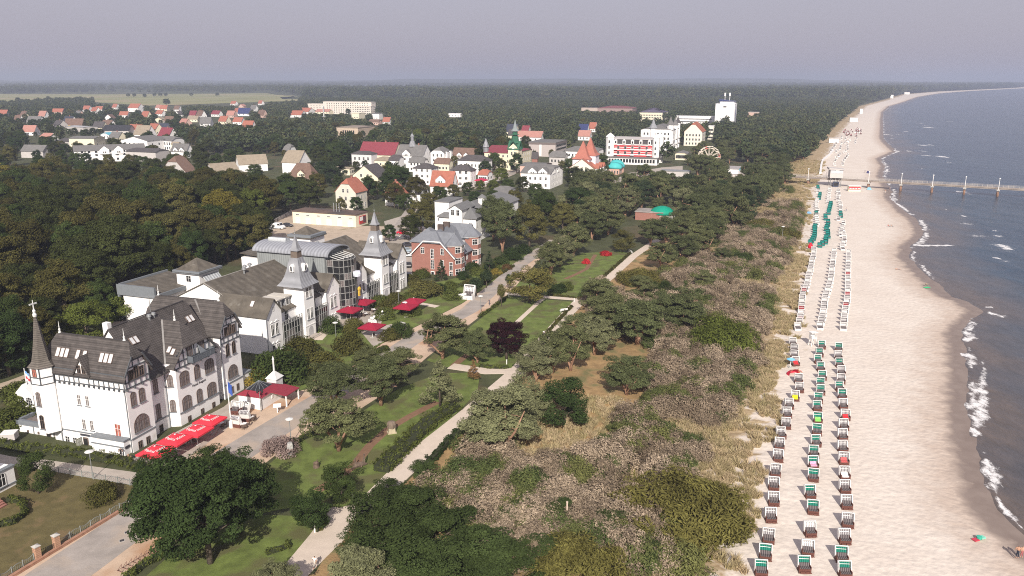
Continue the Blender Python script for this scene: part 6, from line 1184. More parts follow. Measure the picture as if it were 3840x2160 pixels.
# --- single trees and shrubs, each read from the photograph: (label, kind, base point, height, colour, width)
SOLO = [
 ('big dark spreading tree in front of the red parasols, its left half', 'broad', (700, 2085), 12.5, 'deep', 1.15), ('big dark spreading tree in front of the forecourt hedge, right of its twin', 'broad', (900, 2000), 10.5, 'deep', 1.1), ('low dark tree crown left of the big dark pair beside the lane end', 'oval', (570, 1835), 5.2, 'deep', 1.1), ('shaggy dark crown between the parasols and the pink blossom', 'oval', (800, 1790), 5.0, 'green', 1.6),
 ('small round tree on the dry garden lawn by the white villa corner', 'oval', (145, 1850), 6.2, 'green', 1.05), ('pink-leaved shrub beside the stone stele', 'bush', (1048, 1695), 2.5, 'pink', 1.2),
 ('third dark spreading crown filling the gap of the big dark pair', 'broad', (790, 2110), 12.0, 'deep', 1.1), ('dark crown at the left edge of the big dark group', 'broad', (640, 2030), 10.0, 'deep', 1.0), ('small round-headed tree with a straight trunk by the junction of the pale paths', 'oval', (1283, 1880), 5.6, 'green', 1.3), ('dark round-headed tree left of the path junction', 'oval', (1168, 1985), 5.4, 'deep', 1.35),
 ('bent orange-limbed pine with a two-forked trunk on the near lawn', 'pine', (1272, 1690), 8.2, 'pine', 1.35), ('broad sea pine behind the bent orange-limbed pine', 'pine', (1250, 1530), 8.0, 'pine3', 1.35), ('dense sea pine in the middle of the near lawn strip', 'pine', (1430, 1520), 8.6, 'pine3', 1.15), ('layered pale green pine at the top end of the long hedge', 'conifer', (1650, 1525), 8.8, 'pine2', 1.35), ('silver-green umbrella pine with pink forked trunks beside the pale path', 'pine', (1885, 1698), 10.0, 'pine2', 1.3), ('second silver-green pine pressing on the umbrella pine', 'pine', (1960, 1600), 8.2, 'pine2', 1.1),
 ('large grey-green pine with one bare crooked bough beside the copper beech', 'pine', (1660, 1345), 9.0, 'pine', 1.3), ('dark low pine overlapping the copper beech on its left', 'pine', (1790, 1360), 6.5, 'pine3', 1.1), ('copper beech with blackish-purple leaves beside the lawn', 'broad', (1900, 1345), 8.0, 'plum', 1.3), ('flat spreading pine hiding the hotel path left of the pine group', 'pine', (1500, 1420), 5.6, 'pine', 1.5), ('low juniper-like pine before the white hotel garden', 'pine', (1380, 1400), 5.0, 'pine', 1.4), ('reddish-brown young pine by the side path', 'conifer', (1775, 1425), 4.2, 'brown', 1.1),
 ('full-crowned lime tree on the lawn corner with a short pale trunk', 'oval', (1985, 1135), 9.8, 'willow', 1.6), ('tiny round-headed tree by the promenade lamp', 'ball', (1880, 1150), 5.4, 'olive', .62), ('round-headed street tree left of the lime tree', 'ball', (1910, 1090), 4.2, 'deep', .8), ('round dark street tree beside the promenade and the giant beach chair', 'ball', (1786, 1110), 4.6, 'fir', 1.25), ('round dark street tree a step further along the promenade', 'ball', (1824, 1080), 4.6, 'fir', 1.1),
 ('tall bare-stemmed pine before the white villa with a high dark crown', 'pine', (1885, 945), 16.5, 'pine3', .8), ('slender second pine by the tall bare-stemmed pine', 'pine', (1850, 900), 15, 'pine3', .75), ('great oak mass right of the white villa, nearest crown', 'broad', (1985, 930), 15, 'olive', 1.0), ('great oak mass right of the white villa, farther crown', 'broad', (2040, 870), 15, 'green', 1.0), ('third great oak right of the white villa', 'broad', (2110, 880), 12, 'olive', 1.0), ('leaning pine with a bare fork beside the red flower beds', 'pine', (2065, 1030), 9.5, 'pine', 1.15), ('dense pine next to the leaning pine over the red flower beds', 'pine', (2150, 960), 10.0, 'pine', 1.25), ('pine behind the red flower beds', 'pine', (2100, 1000), 9.0, 'pine2', 1.1), ('thin-leaved tree between lawn end and the hut', 'oval', (2335, 945), 7.5, 'olive', 1.4), ('pine at the far end of the lawn path', 'pine', (2440, 920), 9, 'pine3', 1.2),
 ('pine group by the dune path, left crown', 'pine', (2070, 1400), 7.8, 'pine', 1.2), ('pine group by the dune path, tall middle crown', 'pine', (2140, 1390), 8.6, 'pine', 1.05), ('bushy pine on pink trunks near the pale path bend', 'pine', (2010, 1430), 7.0, 'pine2', 1.25), ('dark glossy deciduous tree standing alone in the dunes', 'oval', (2115, 1600), 8.5, 'deep', 1.45), ('rounded pine in the dunes right of the dark glossy tree', 'pine', (2350, 1480), 7.0, 'pine3', 1.35), ('twin-trunked pine at the edge of the orange grass', 'pine', (2390, 1290), 9.5, 'pine3', 1.45), ('multi-stemmed pine behind the twin-trunked one', 'pine', (2280, 1250), 9.0, 'pine', 1.35), ('big pine to the right over the dune scrub', 'pine', (2560, 1240), 9.0, 'pine3', 1.3), ('pine standing behind the multi-stemmed dune pine', 'pine', (2240, 1170), 8.0, 'pine', 1.2), ('bright yellow-green dune tree by the beach grass', 'willow', (2720, 1320), 7.5, 'fresh', .85),
 ('low pine over the white bench by the path', 'pine', (2160, 1290), 6.5, 'pine', 1.2), ('pine right of the path with the two walkers', 'pine', (2230, 1330), 7.5, 'pine2', 1.25), ('weeping broad willow beside the beach', 'willow', (2530, 1960), 6.0, 'willow', 1.25), ('willow thicket at the bottom edge of the dunes', 'willow', (2170, 2200), 5.2, 'willow', .9),
 ('low olive willow at the dune crest below the pier, seaward one', 'willow', (2930, 890), 3.6, 'willow', 1.5), ('low olive willow at the dune crest below the pier, landward one', 'willow', (2850, 860), 4.0, 'willow', 1.5), ('bushy green willow among the scrub', 'willow', (2780, 990), 4.0, 'green', 1.0), ('dark low willow landward of the bright dune tree', 'willow', (2480, 1120), 4.2, 'green', 1.2), ('olive willow between the dune pines', 'willow', (2400, 1060), 4.4, 'willow', 1.2),
 ('small dune pine left of the bright dune tree', 'pine', (2480, 1190), 6, 'pine3', 1.2), ('small dune pine above the bright dune tree', 'pine', (2640, 1090), 5.5, 'pine', 1.2), ('bushy dune pine in the upper scrub', 'pine', (2700, 1000), 5.5, 'pine3', 1.3), ('low pine at the upper end of the dune path', 'pine', (2400, 1130), 6.5, 'pine', 1.2), ('low green bush in the middle of the grey scrub', 'bush', (2480, 1440), 2.4, 'green', 1.6), ('low olive bush near the beach grass', 'bush', (2640, 1500), 2.2, 'olive', 1.5),
 ('olive cypress-like bush in front of the left glass bay', 'bush', (1130, 1335), 3.9, 'yew', 1.15), ('dark holly beside the gap between the hotels', 'bush', (1050, 1420), 6.2, 'green', .95), ('clipped yew mound under the maroon parasol, near one', 'bush', (1310, 1320), 4.0, 'yew', .95), ('clipped yew mound under the maroon parasol, far one', 'bush', (1330, 1245), 3.4, 'yew', .85), ('dark rounded shrub by the second glass bay', 'bush', (1243, 1245), 3.6, 'green', .75), ('yew against the second tower steps', 'bush', (1210, 1400), 4.2, 'yew', 1.0), ('lime green shrub between the hotel lawn and the brick house', 'bush', (1600, 1110), 4.2, 'olive', 1.15), ('tall dark conifer before the brick gable', 'conifer', (1655, 1050), 6.0, 'fir', 1.1), ('conifer right of the brick house corner', 'conifer', (1835, 1020), 6.6, 'fir', 1.0), ('yellow-leaved bush below the white side terrace', 'bush', (975, 1425), 3.0, 'gold', 1.4),
 ('lone round bush on the dry garden lawn', 'bush', (375, 1875), 2.6, 'yew', .95), ('bright leaved maple behind the corner spire', 'oval', (330, 1290), 9.5, 'fresh', 1.6), ('second bright maple behind the dark roofs', 'oval', (500, 1225), 10, 'fresh', 1.3), ('dull shrub by the white lean-to', 'bush', (90, 1500), 3.4, 'hedge', 1.3), ('dull low shrub behind the flat annexe', 'bush', (60, 1590), 2.8, 'hedge', 1.6),
 ('silver pine top at the bottom edge beside the gravel path', 'pine', (1350, 2290), 6.5, 'pine2', 1.3), ('small silver pine at the bottom edge left of the walker', 'pine', (1040, 2260), 4.5, 'pine2', 1.3),
]
for lb, kind, px, h, col, wd in SOLO:
    p = at(*px); nm_ = {'pine': 'pine_tree', 'broad': 'broadleaf_tree', 'oval': 'garden_tree', 'conifer': 'conifer', 'ball': 'street_tree', 'bush': 'shrub', 'willow': 'willow', 'column': 'cypress'}[kind]
    tree(nm_, lb, kind, p, h, col, wide=wd); PLANTED.append((p, h * (.18 if kind != 'bush' else .35) * wd))
for k, (u, v) in enumerate(((2178, 703), (2198, 702))): tree('cypress', ('left', 'right')[k] + ' one of the two dark columnar cypresses before the resort building', 'column', at(u, v), 10.5, 'fir', 'columnar cypresses', 1.25)
# dark locust thicket at the bottom: a dozen crowns one can tell apart
LOC = [(1420, 2010, 6.0), (1560, 1990, 6.0), (1480, 2120, 6.5), (1650, 2100, 6.5), (1800, 2180, 6.5), (1566, 2230, 6.2), (1900, 2230, 6), (1380, 2180, 4.5), (1740, 2010, 4.0), (2020, 2130, 4.2), (1690, 2260, 6.5), (1450, 1890, 3.6), (1590, 1800, 3.0), (2100, 1960, 3.4), (2290, 2020, 3.6), (2250, 1900, 2.6), (2000, 1830, 3.0), (2440, 2120, 3.0), (1340, 2080, 3.4), (1950, 1960, 3.4)]
for i, (u, v, h) in enumerate(LOC):
    p = at(u, v); tree('locust_tree', ('dark feathery locust crown of the bottom thicket, ' if i < 12 else 'small dark locust bush among the grey scrub, ') + '%s from the left' % ordinal(1 + sum(q[0] < u for q in LOC[:12] if i < 12) + sum(q[0] < u for q in LOC[12:] if i >= 12)), 'oval', p, h, 'locust', 'locust trees at the dune edge' if i < 12 else 'locust bushes in the dune scrub', 1.9); PLANTED.append((p, 2.0))
# garden shrubs before the brick house
for i, (u, v, h, c) in enumerate([(1580, 1040, 2.6, 'hedge'), (1740, 1045, 2.2, 'deep'), (1790, 1030, 2.4, 'hedge'), (1760, 1070, 1.8, 'yew'), (1840, 1010, 2.6, 'hedge'), (1880, 990, 2.6, 'green'), (1910, 960, 2.8, 'deep'), (1860, 1030, 1.8, 'gold'), (1900, 1010, 1.6, 'brown'), (1930, 975, 2.6, 'deep'), (1690, 1080, 2.0, 'hedge'), (1640, 1090, 2.2, 'deep'), (1530, 1120, 1.8, 'hedge'), (1545, 1060, 2.4, 'yew'), (1800, 1060, 1.5, 'hedge'), (1700, 1120, 2.6, 'hedge'), (1480, 1130, 2.4, 'yew'), (1460, 1160, 2.6, 'yew'), (1430, 1150, 3.0, 'hedge'), (1440, 1195, 2.6, 'hedge'), (1540, 1180, 2.6, 'hedge'), (1500, 1260, 3, 'green'), (1460, 1270, 2.4, 'yew'), (1560, 1075, 2.2, 'olive'), (1960, 950, 3, 'deep'), (2120, 1085, 2.2, 'hedge'), (2090, 1095, 2.4, 'deep'), (1770, 1010, 2.4, 'green'), (1440, 1105, 2.2, 'yew')]):
    tree('garden_shrub', '%s clipped shrub %s' % ({'hedge': 'mid green', 'deep': 'dark', 'yew': 'olive', 'green': 'deep green', 'gold': 'yellowish', 'brown': 'brownish', 'olive': 'pale olive'}[c], 'on the hotel lawn near the maroon parasols' if v > 1090 and u < 1570 else 'between the spa hotel and the brick house' if u < 1600 else 'right of the brick house bays' if u > 1820 else 'on the far lawn edge' if u > 2000 else 'below the brick house front'), 'bush', at(u, v), h, c, 'garden shrubs', 1.1)
for k, (u, v) in enumerate(((2198, 988), (2272, 957))): tree('flowering_shrub', ('smaller' , 'larger')[k] + ' bed of bright red flowers on the far lawn', 'bush', at(u, v), 1.5, 'red', wide=1.0 + .5 * k, cat='flowers')
# shady beech wood behind the hotels
LM = {'wood': [((330, 1290), 'behind the corner spire'), ((0, 1250), 'at the left edge behind the spire'), ((0, 1000), 'at the left edge half-way up'), ((450, 1050), 'behind the rear wing of the spa hotel'), ((800, 950), 'behind the barrel-roofed hall'), ((900, 820), 'by the weathered yard wall'), ((700, 760), 'at the upper edge below the sand-coloured roof'), ((350, 740), 'at the upper edge below the apartment house'), ((0, 800), 'at the upper left edge'), ((350, 900), 'in the middle of the wood')],
 'town': [((900, 740), 'by the sand-coloured roof'), ((1150, 700), 'round the rose-coloured villa'), ((1330, 760), 'behind the garage row'), ((1500, 740), 'round the red pyramid roof'), ((1700, 720), 'by the broad orange roof'), ((1900, 690), 'on the square by the green spire'), ((1200, 560), 'left of the deep maroon roof'), ((1500, 520), 'behind the lantern turret'), ((1850, 510), 'behind the green spire'), ((2150, 600), 'by the twin red pyramids'), ((2200, 500), 'behind the red hotel'), ((1300, 450), 'by the pale slab blocks'), ((650, 1030), 'at the back of the spa hotel'), ((100, 1380), 'behind the white flagpole'), ((1550, 850), 'by the car park')],
 'sea': [((2150, 800), 'before the resort building'), ((2300, 760), 'left of the emerald dome'), ((2500, 780), 'behind the emerald dome'), ((2600, 880), 'right of the emerald dome'), ((2700, 700), 'below the wavy metal roof'), ((2850, 690), 'by the pier head'), ((2800, 560), 'right of the big wheel'), ((2950, 520), 'by the huts beyond the pier'), ((3040, 480), 'far along the beach'), ((2750, 480), 'at the foot of the white tower'), ((2800, 780), 'on the dune crest')],
 'village': [((100, 520), 'at the far left'), ((300, 560), 'by the long pale shed'), ((400, 600), 'round the apartment houses'), ((550, 520), 'by the black roof'), ((520, 440), 'by the dormered red roof'), ((750, 480), 'round the village middle'), ((930, 450), 'by the bright blue roof'), ((850, 600), 'above the beech wood'), ((50, 650), 'above the wood at the left edge'), ((650, 640), 'beside the maroon roof')]}
def near(p, key): return min(LM[key], key=lambda q: abs(at(*q[0]).x - p[0]) ** 2 + abs(at(*q[0]).y - p[1]) ** 2)[1]
def scatter(poly, n, gap, yr=None):
    xs = [q[0] for q in poly]; ysl = [q[1] for q in poly]; out = []; tries = 0; cell = {}
    while len(out) < n and tries < n * 40:
        tries += 1; p = (rnd.uniform(min(xs), max(xs)), rnd.uniform(min(ysl), max(ysl)))
        k = (int(p[0] // gap), int(p[1] // gap)); ok = True
        for i in (-1, 0, 1):
            for j in (-1, 0, 1):
                for q in cell.get((k[0] + i, k[1] + j), ()):
                    if (p[0] - q[0]) ** 2 + (p[1] - q[1]) ** 2 < gap * gap: ok = False
        if not ok or not inside(p, poly) or (gap > 3 and crowds(p, gap * .35)): continue
        out.append(p); cell.setdefault(k, []).append(p)
    return out
V2 = lambda L: [tuple(at(*q))[:2] for q in L]
WOOD = V2([(-330, 1480), (-350, 760), (200, 700), (560, 730), (760, 740), (1020, 770), (1010, 850), (870, 885), (820, 960), (690, 1010), (600, 1060), (520, 1110), (400, 1200), (120, 1330), (-60, 1400)])
for p in scatter(WOOD, 170, 8.2):
    h = rnd.uniform(14.5, 19.5) if p[1] < 300 else rnd.uniform(13, 17)
    c = rnd.choices(['beech', 'beech2', 'green', 'olive', 'fresh', 'yellow'], [7, 4, 3, 2, .5, .25])[0]
    lb = {'beech': 'dark olive beech in the closed wood ', 'beech2': 'rusty-tinged beech in the closed wood ', 'green': 'deep green beech in the closed wood ', 'olive': 'paler olive beech in the closed wood ', 'fresh': 'bright green tree in the closed wood ', 'yellow': 'yellowing beech in the closed wood '}[c]
    tree('beech_tree', lb + near(p, 'wood'), 'broad', p, h, c, 'beeches of the dark wood', 1.0); PLANTED.append((p, 3))
# trees between the town's houses
TOWN = V2([(900, 720), (1010, 800), (1100, 790), (1440, 850), (1560, 800), (1600, 720), (1960, 700), (2130, 720), (2300, 690), (2300, 560), (2300, 470), (2150, 440), (1700, 430), (1100, 430), (700, 470), (760, 640)])
MID = V2([(2080, 880), (2300, 860), (2480, 870), (2640, 800), (2800, 720), (2900, 680), (2700, 660), (2480, 655), (2300, 700), (2120, 760)])
FARW = V2([(-300, 760), (300, 700), (760, 730), (900, 700), (760, 560), (700, 470), (500, 440), (0, 440), (-300, 470)])
PINES = V2([(2540, 640), (2740, 640), (2900, 655), (3000, 640), (3080, 520), (3130, 470), (3060, 450), (2780, 450), (2640, 560), (2560, 600)])
def grove(poly, n, gap, mk_):
    for p in scatter(poly, n * 7, gap * .8):
        q = mk_()
        if n <= 0: break
        if crowds(p, gap * .4): continue
        if blocks_house(p, q[1], q[1] * .27 * q[4]):
            q = q[:1] + (q[1] * .6,) + q[2:]
            if blocks_house(p, q[1], q[1] * .27 * q[4]): continue
        tree(q[5], q[3] + near(p, {'town_tree': 'town', 'village_tree': 'village', 'seafront_pine': 'sea'}[q[5]]), q[0], p, q[1], q[2], q[6], q[4]); PLANTED.append((p, 2.5)); n -= 1
def town_tree():
    c = rnd.choices(['green', 'beech', 'olive', 'deep', 'beech2', 'fresh'], [4, 4, 3, 3, 1.5, .6])[0]
    return ('broad', rnd.uniform(9.5, 15), c, {'green': 'mid green tree of the town ', 'beech': 'dark olive tree of the town ', 'olive': 'pale olive tree of the town ', 'deep': 'blackish green tree of the town ', 'beech2': 'rust-tinged tree of the town ', 'fresh': 'fresh green tree of the town '}[c], rnd.uniform(.8, 1.05), 'town_tree', 'trees of the town')
def park_pine():
    c = rnd.choices(['pine', 'pine3', 'pine2', 'fir'], [3, 5, 1, 2])[0]
    return ('pine', rnd.uniform(9, 13), c, {'pine': 'grey-green pine of the seafront ', 'pine3': 'dark pine of the seafront ', 'pine2': 'silvery pine of the seafront ', 'fir': 'blackish pine of the seafront '}[c], rnd.uniform(.9, 1.15), 'seafront_pine', 'pines of the seafront belt')
grove(V2([(640, 740), (900, 745), (1010, 800), (1100, 785), (1440, 845), (1560, 800), (1600, 720), (1960, 710), (2130, 720), (2300, 690), (2300, 640), (1950, 545), (1500, 500), (1000, 500), (700, 520)]), 190, 7.0, town_tree); grove(TOWN, 50, 9, town_tree); grove(V2([(560, 1100), (700, 1000), (860, 915), (1000, 905), (960, 960), (760, 1020), (640, 1090)]), 16, 6.5, town_tree); grove(V2([(-120, 1480), (60, 1400), (330, 1270), (420, 1230), (250, 1230), (-100, 1330)]), 14, 6, town_tree)
for u, v, h, c in ((1540, 905, 9, 'beech'), (1580, 870, 12, 'olive'), (1400, 745, 9, 'olive'), (1560, 760, 12, 'beech2'), (1480, 720, 14, 'green'), (1300, 760, 8, 'green'), (1130, 760, 12, 'beech'), (1190, 745, 12, 'olive'), (1090, 790, 13, 'green'), (1460, 905, 6, 'deep'), (1880, 690, 9, 'fresh'), (1850, 725, 7, 'fresh'), (1820, 660, 9, 'deep'), (1260, 700, 14, 'fir'), (1220, 690, 13, 'fir'), (1480, 780, 11, 'beech2'), (1650, 765, 8, 'green'), (1700, 745, 7, 'olive'), (1755, 735, 7, 'green'), (1800, 722, 6, 'fresh'), (1610, 800, 9, 'olive'), (1640, 735, 5, 'deep'), (1905, 730, 8, 'green'), (1960, 720, 8, 'beech'), (1780, 775, 7, 'deep'), (1850, 780, 8, 'green'), (1930, 790, 9, 'olive'), (2010, 760, 9, 'green'), (1720, 800, 6, 'green')):
    tree('town_tree', 'broad-crowned %s tree ' % {'beech': 'dark olive', 'olive': 'olive', 'beech2': 'rusty', 'green': 'green', 'deep': 'blackish', 'fresh': 'bright green', 'fir': 'fir-dark'}[c] + near(at(u, v), 'town'), 'broad', at(u, v), h, c, 'trees by the villas', 1.1)
PLANTED += [(at(2330, 690), 9), (at(2290, 700), 7), (at(2400, 680), 9), (at(2482, 835), 9), (at(2455, 865), 7), (at(2540, 860), 5)]
grove(MID, 60, 6.5, park_pine); grove(PINES, 120, 7.0, park_pine); grove(V2([(2560, 850), (2760, 725), (2930, 655), (2950, 700), (2850, 770), (2790, 850), (2700, 930), (2560, 990)]), 45, 6.0, park_pine)
for u, v, h, c in ((2160, 870, 10, 'pine'), (2220, 900, 10, 'pine3'), (2280, 880, 11, 'pine'), (2180, 820, 12, 'deep'), (2500, 930, 10, 'pine3'), (2560, 900, 10, 'pine'), (2620, 880, 10, 'pine3'), (2700, 840, 9, 'pine3'), (2560, 980, 8, 'pine3'), (2480, 1010, 8, 'pine'), (2640, 960, 8, 'pine'), (2740, 800, 9, 'pine'), (2640, 905, 9, 'pine3')):
    p = at(u, v); tree('seafront_pine', 'wind-shaped %s pine at the lawn end ' % {'pine': 'grey-green', 'pine3': 'dark', 'deep': 'blackish'}[c] + near(p, 'sea'), 'pine', p, h, c, 'pines by the hut', 1.25)
def far_tree():
    c = rnd.choices(['green', 'beech', 'deep', 'olive'], [4, 4, 3, 1.5])[0]; return ('broad', rnd.uniform(9, 14), c, {'green': 'mid green tree of the far village ', 'beech': 'dark olive tree of the far village ', 'deep': 'blackish tree of the far village ', 'olive': 'pale olive tree of the far village '}[c], rnd.uniform(.85, 1.1), 'village_tree', 'trees of the far village')
grove(FARW, 285, 12, far_tree)
for k, (x, y) in enumerate(((1610, 350), (1240, 268), (1300, 268), (1400, 275), (1495, 265), (1550, 265), (1605, 265), (175, 318), (470, 305), (1850, 262), (2100, 262))):
    u, v = Z5(x, y); tree('meadow_tree', 'lone rounded tree standing in the far pale meadow', 'broad', at(u, v), 15 if k == 0 else 12, 'deep', 'lone trees of the far meadow', 1.3)
# hedges: leafy boxes with an uneven skin
def hedge(label, line, w, h, col, group=None, cat='hedge', size=.13, dens=95):
    P = [Vector((q[0], q[1], 0)) for q in (at(*p) for p in line)]; rs = np.random.default_rng(len(line) * 31 + int(abs(P[0].x) * 10)); C = []
    for a, b in zip(P, P[1:]):
        L = (b - a).length; n = max(2, int(L / .38 * max(1, w / 1.2))); d = (b - a) / L; nrm = Vector((-d.y, d.x, 0))
        for i in range(n):
            for k in range(3):
                q = a + d * L * (i + rs.random()) / n + nrm * rs.uniform(-.45, .45) * w; C.append((q.x, q.y, h * rs.uniform(.2, .9) * (.8 + .35 * math.sin(i * .9 + k))))
    V, F, T = leaves(C, np.full(len(C), .30), 1.0, -int(dens * .30), size, rs, core=tuple(P[0]))
    V[:, 2] = np.maximum(V[:, 2], 0.0)
    o = link('hedge', npmesh('hedge', V, F, LEAF, {'tint': T})); q = COLS[col]; o.color = (*q, 1); tag(o, label, cat, group)
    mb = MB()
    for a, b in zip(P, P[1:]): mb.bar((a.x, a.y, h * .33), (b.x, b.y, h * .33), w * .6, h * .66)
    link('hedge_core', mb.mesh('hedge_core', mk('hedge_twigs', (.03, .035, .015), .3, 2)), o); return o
hedge('long clipped hedge between the lane and the timbered hotel', [(-20, 1668), (90, 1690), (290, 1712), (440, 1738), (560, 1772)], 1.5, 1.5, 'hedge')
hedge('thick shaggy hedge between the near lawn and the pale gravel path', [(1430, 1770), (1530, 1665), (1610, 1590), (1705, 1530)], 3.9, 1.3, 'hedge', dens=60)
hedge('low hedge on the right of the pale gravel path', [(1580, 1775), (1680, 1665), (1800, 1560)], 1.3, 1.3, 'deep')
hedge('low box hedge between the forecourt and the near lawn', [(1090, 1672), (1150, 1640), (1255, 1600)], .9, .9, 'hedge')
hedge('low hedge along the promenade beside the lawn with the copper beech', [(1797, 1192), (1850, 1155), (1903, 1115)], .8, .7, 'hedge')
hedge('low hedge along the pale path on the seaward side of the middle lawn', [(2030, 1272), (2085, 1213), (2145, 1150)], .7, .6, 'yew')
hedge('low hedge edging the far lawn along the pale path', [(2168, 1124), (2255, 1048), (2362, 952)], .7, .6, 'yew')
hedge('low hedge at the near end of the far lawn', [(2055, 1106), (2160, 1118)], .7, .5, 'yew')
hedge('ragged box hedge round the bicycle stands', [(590, 2040), (640, 2070), (560, 2110), (470, 2175)], 1.0, .9, 'hedge')
hedge('low hedge curving round the grass corner by the bottom path', [(1120, 1945), (1180, 1950), (1225, 1958), (1185, 1995)], .9, .9, 'yew')
hedge('low hedge strip along the bottom path', [(1000, 2080), (1060, 2060), (1090, 2048)], .9, .7, 'hedge')
hedge('horseshoe hedge round the sand circle on the dry lawn', [(-10, 1975), (50, 1965), (85, 1940), (95, 1912), (75, 1885), (30, 1880)], .8, 1.0, 'hedge')
hedge('garden hedge along the promenade before the brick house', [(1790, 1082), (1850, 1045), (1925, 1000)], .9, .8, 'yew')
hedge('low ground-cover hedge below the brick house', [(1600, 1080), (1700, 1075), (1770, 1068)], 2.6, .8, 'hedge')
hedge('low hedge beside the mulch path by the side path', [(1800, 1375), (1860, 1382), (1905, 1380)], 1.0, .7, 'hedge')
hedge('ivy bank under the first lawn pines', [(1330, 1370), (1400, 1330), (1450, 1310)], 2.5, 1.2, 'hedge')

# --- cover nobody could count: grey sea-buckthorn scrub, beach grass, the forest to the horizon
def instancer(name, pts, mesh_list, smin, smax, kind='stuff', colors=None, tilt=.12, label=None):
    """points carrying copies of a small leafy mesh"""
    for i, me_ in enumerate(mesh_list):
        sel = pts[i::len(mesh_list)]
        if not len(sel): continue
        src = bpy.data.objects.new(name + '_source', me_)
        if colors: src.color = (*colors[i % len(colors)], 1)
        m_ = bpy.data.meshes.new(name); m_.vertices.add(len(sel)); m_.vertices.foreach_set('co', np.asarray(sel, np.float32).ravel()); m_.update()
        o = link(name, m_); tag(o, label, None, None, kind)
        ng = bpy.data.node_groups.new(name, 'GeometryNodeTree'); ng.interface.new_socket('Geometry', in_out='INPUT', socket_type='NodeSocketGeometry'); ng.interface.new_socket('Geometry', in_out='OUTPUT', socket_type='NodeSocketGeometry')
        N = ng.nodes; gi = N.new('NodeGroupInput'); go = N.new('NodeGroupOutput'); ip = N.new('GeometryNodeInstanceOnPoints'); oi = N.new('GeometryNodeObjectInfo'); oi.inputs['Object'].default_value = src
        rv = N.new('FunctionNodeRandomValue'); rv.data_type = 'FLOAT_VECTOR'; rv.inputs[0].default_value = (-tilt, -tilt, 0); rv.inputs[1].default_value = (tilt, tilt, 6.283)
        rs_ = N.new('FunctionNodeRandomValue'); rs_.data_type = 'FLOAT'; rs_.inputs['Seed'].default_value = 5; rs_.inputs[2].default_value = smin; rs_.inputs[3].default_value = smax
        L = ng.links; L.new(gi.outputs[0], ip.inputs['Points']); L.new(oi.outputs['Geometry'], ip.inputs['Instance']); L.new(rv.outputs[0], ip.inputs['Rotation']); L.new(rs_.outputs[1], ip.inputs['Scale']); L.new(ip.outputs[0], go.inputs[0])
        md = o.modifiers.new('scatter', 'NODES'); md.node_group = ng
def recol(me_, mat): c = me_.copy(); c.materials.clear(); c.materials.append(mat); return c
BUCK = leafmat('buckthorn_leaves', False, (.19, .145, .10), .5, (.39, .31, .225), .15, 1.2); BUCK2 = leafmat('green_scrub_leaves', False, (.075, .10, .035), .4, (.15, .155, .055), .15, 1.2)
THK = V2([(1800, 1640), (1700, 1800), (1560, 1900), (1700, 2000), (1900, 2120), (2120, 2080), (2330, 2110), (2560, 2150), (2560, 1820), (2640, 1680), (2700, 1560), (2820, 1380), (2860, 1230), (2900, 1060), (2780, 1000), (2560, 1050), (2480, 1110), (2330, 1130), (2250, 1080), (2200, 1120), (2230, 1200), (2500, 1330), (2330, 1600), (2130, 1700), (2000, 1750)])
sheet('scrub_floor', THK, -.01, mk('gap_shade_soil', (.085, .058, .036), .35, .6, .95, .4, 4, stain=((.15, .105, .06), .3, .56)))  # shade in the gaps between shrubs is put into this dark soil colour
pts = [(p[0], p[1], -.05) for p in scatter(V2([(2230, 1190), (2330, 1085), (2560, 945), (2760, 845), (2960, 715), (3000, 800), (2985, 900), (2900, 1060), (2560, 1080), (2350, 1165)]), 1100, 1.4) if vnoise(p[0], p[1], 11, 55) > .42]
for p in scatter(THK, 2000, 1.25):
    if vnoise(p[0], p[1], 9, 77) < .24 or inside(p, V2([(1880, 1560), (2330, 1500), (2330, 1640), (2180, 1740), (1900, 1720)])): continue
    pts.append((p[0], p[1], -.05))
instancer('sea_buckthorn_scrub', pts, [recol(m_, BUCK) for m_ in CM['thorn'] + CM['thorn'][:2]] + [recol(m_, BUCK2) for m_ in CM['thorn'][:2]], .6, 2.0)
def tuft_mesh(name, n, h, spread, mat, seed, blade=.035):
    rs = np.random.default_rng(seed); a = rs.random(n) * 6.283; r = rs.random(n) ** .6 * spread; b = np.stack([r * np.cos(a), r * np.sin(a), np.zeros(n)], 1); hh = h * (.5 + .7 * rs.random(n)); lean = (.25 + .5 * rs.random(n)) * hh
    th = a + rs.normal(size=n) * .8; tip = b + np.stack([lean * np.cos(th), lean * np.sin(th), hh], 1); md = b + np.stack([lean * .3 * np.cos(th), lean * .3 * np.sin(th), hh * .6], 1); ph = rs.random(n) * 6.28; w = np.stack([np.cos(ph), np.sin(ph), np.zeros(n)], 1) * blade
    V = np.stack([b - w, b + w, md + w * .8, md - w * .8, md - w * .8, md + w * .8, tip + w * .2, tip - w * .2], 1).reshape(-1, 3); return npmesh(name, V, np.arange(len(V)).reshape(-1, 4), mat, {'tint': np.repeat(rs.random(n) * .7, 8)})
STRAW = leafmat('beach_grass_straw', False, (.56, .44, .28), .35, (.40, .34, .18), .25, 2.0)
tf = [tuft_mesh('grass_tuft', 70, .75, .42, STRAW, s_) for s_ in (3, 4, 5)]
pts = []; yl = np.linspace(62, 560, 9000); 
for y in yl:
    for k in range(2 if y < 260 else 1):
        e = float(Xd(y)); wband = 16 if y < 300 else 26; x = e + rnd.uniform(-wband, 3.5) + 0.5 * 0
        dens = vnoise(x, y, 4.5, 31) + .25 * vnoise(x, y, 1.3, 32) - max(0, (x - e) * .11 + .02)
        if dens > .50: pts.append((x, y, -.03))
DG = V2([(1880, 1560), (2130, 1500), (2330, 1500), (2400, 1600), (2180, 1760), (1900, 1720)])
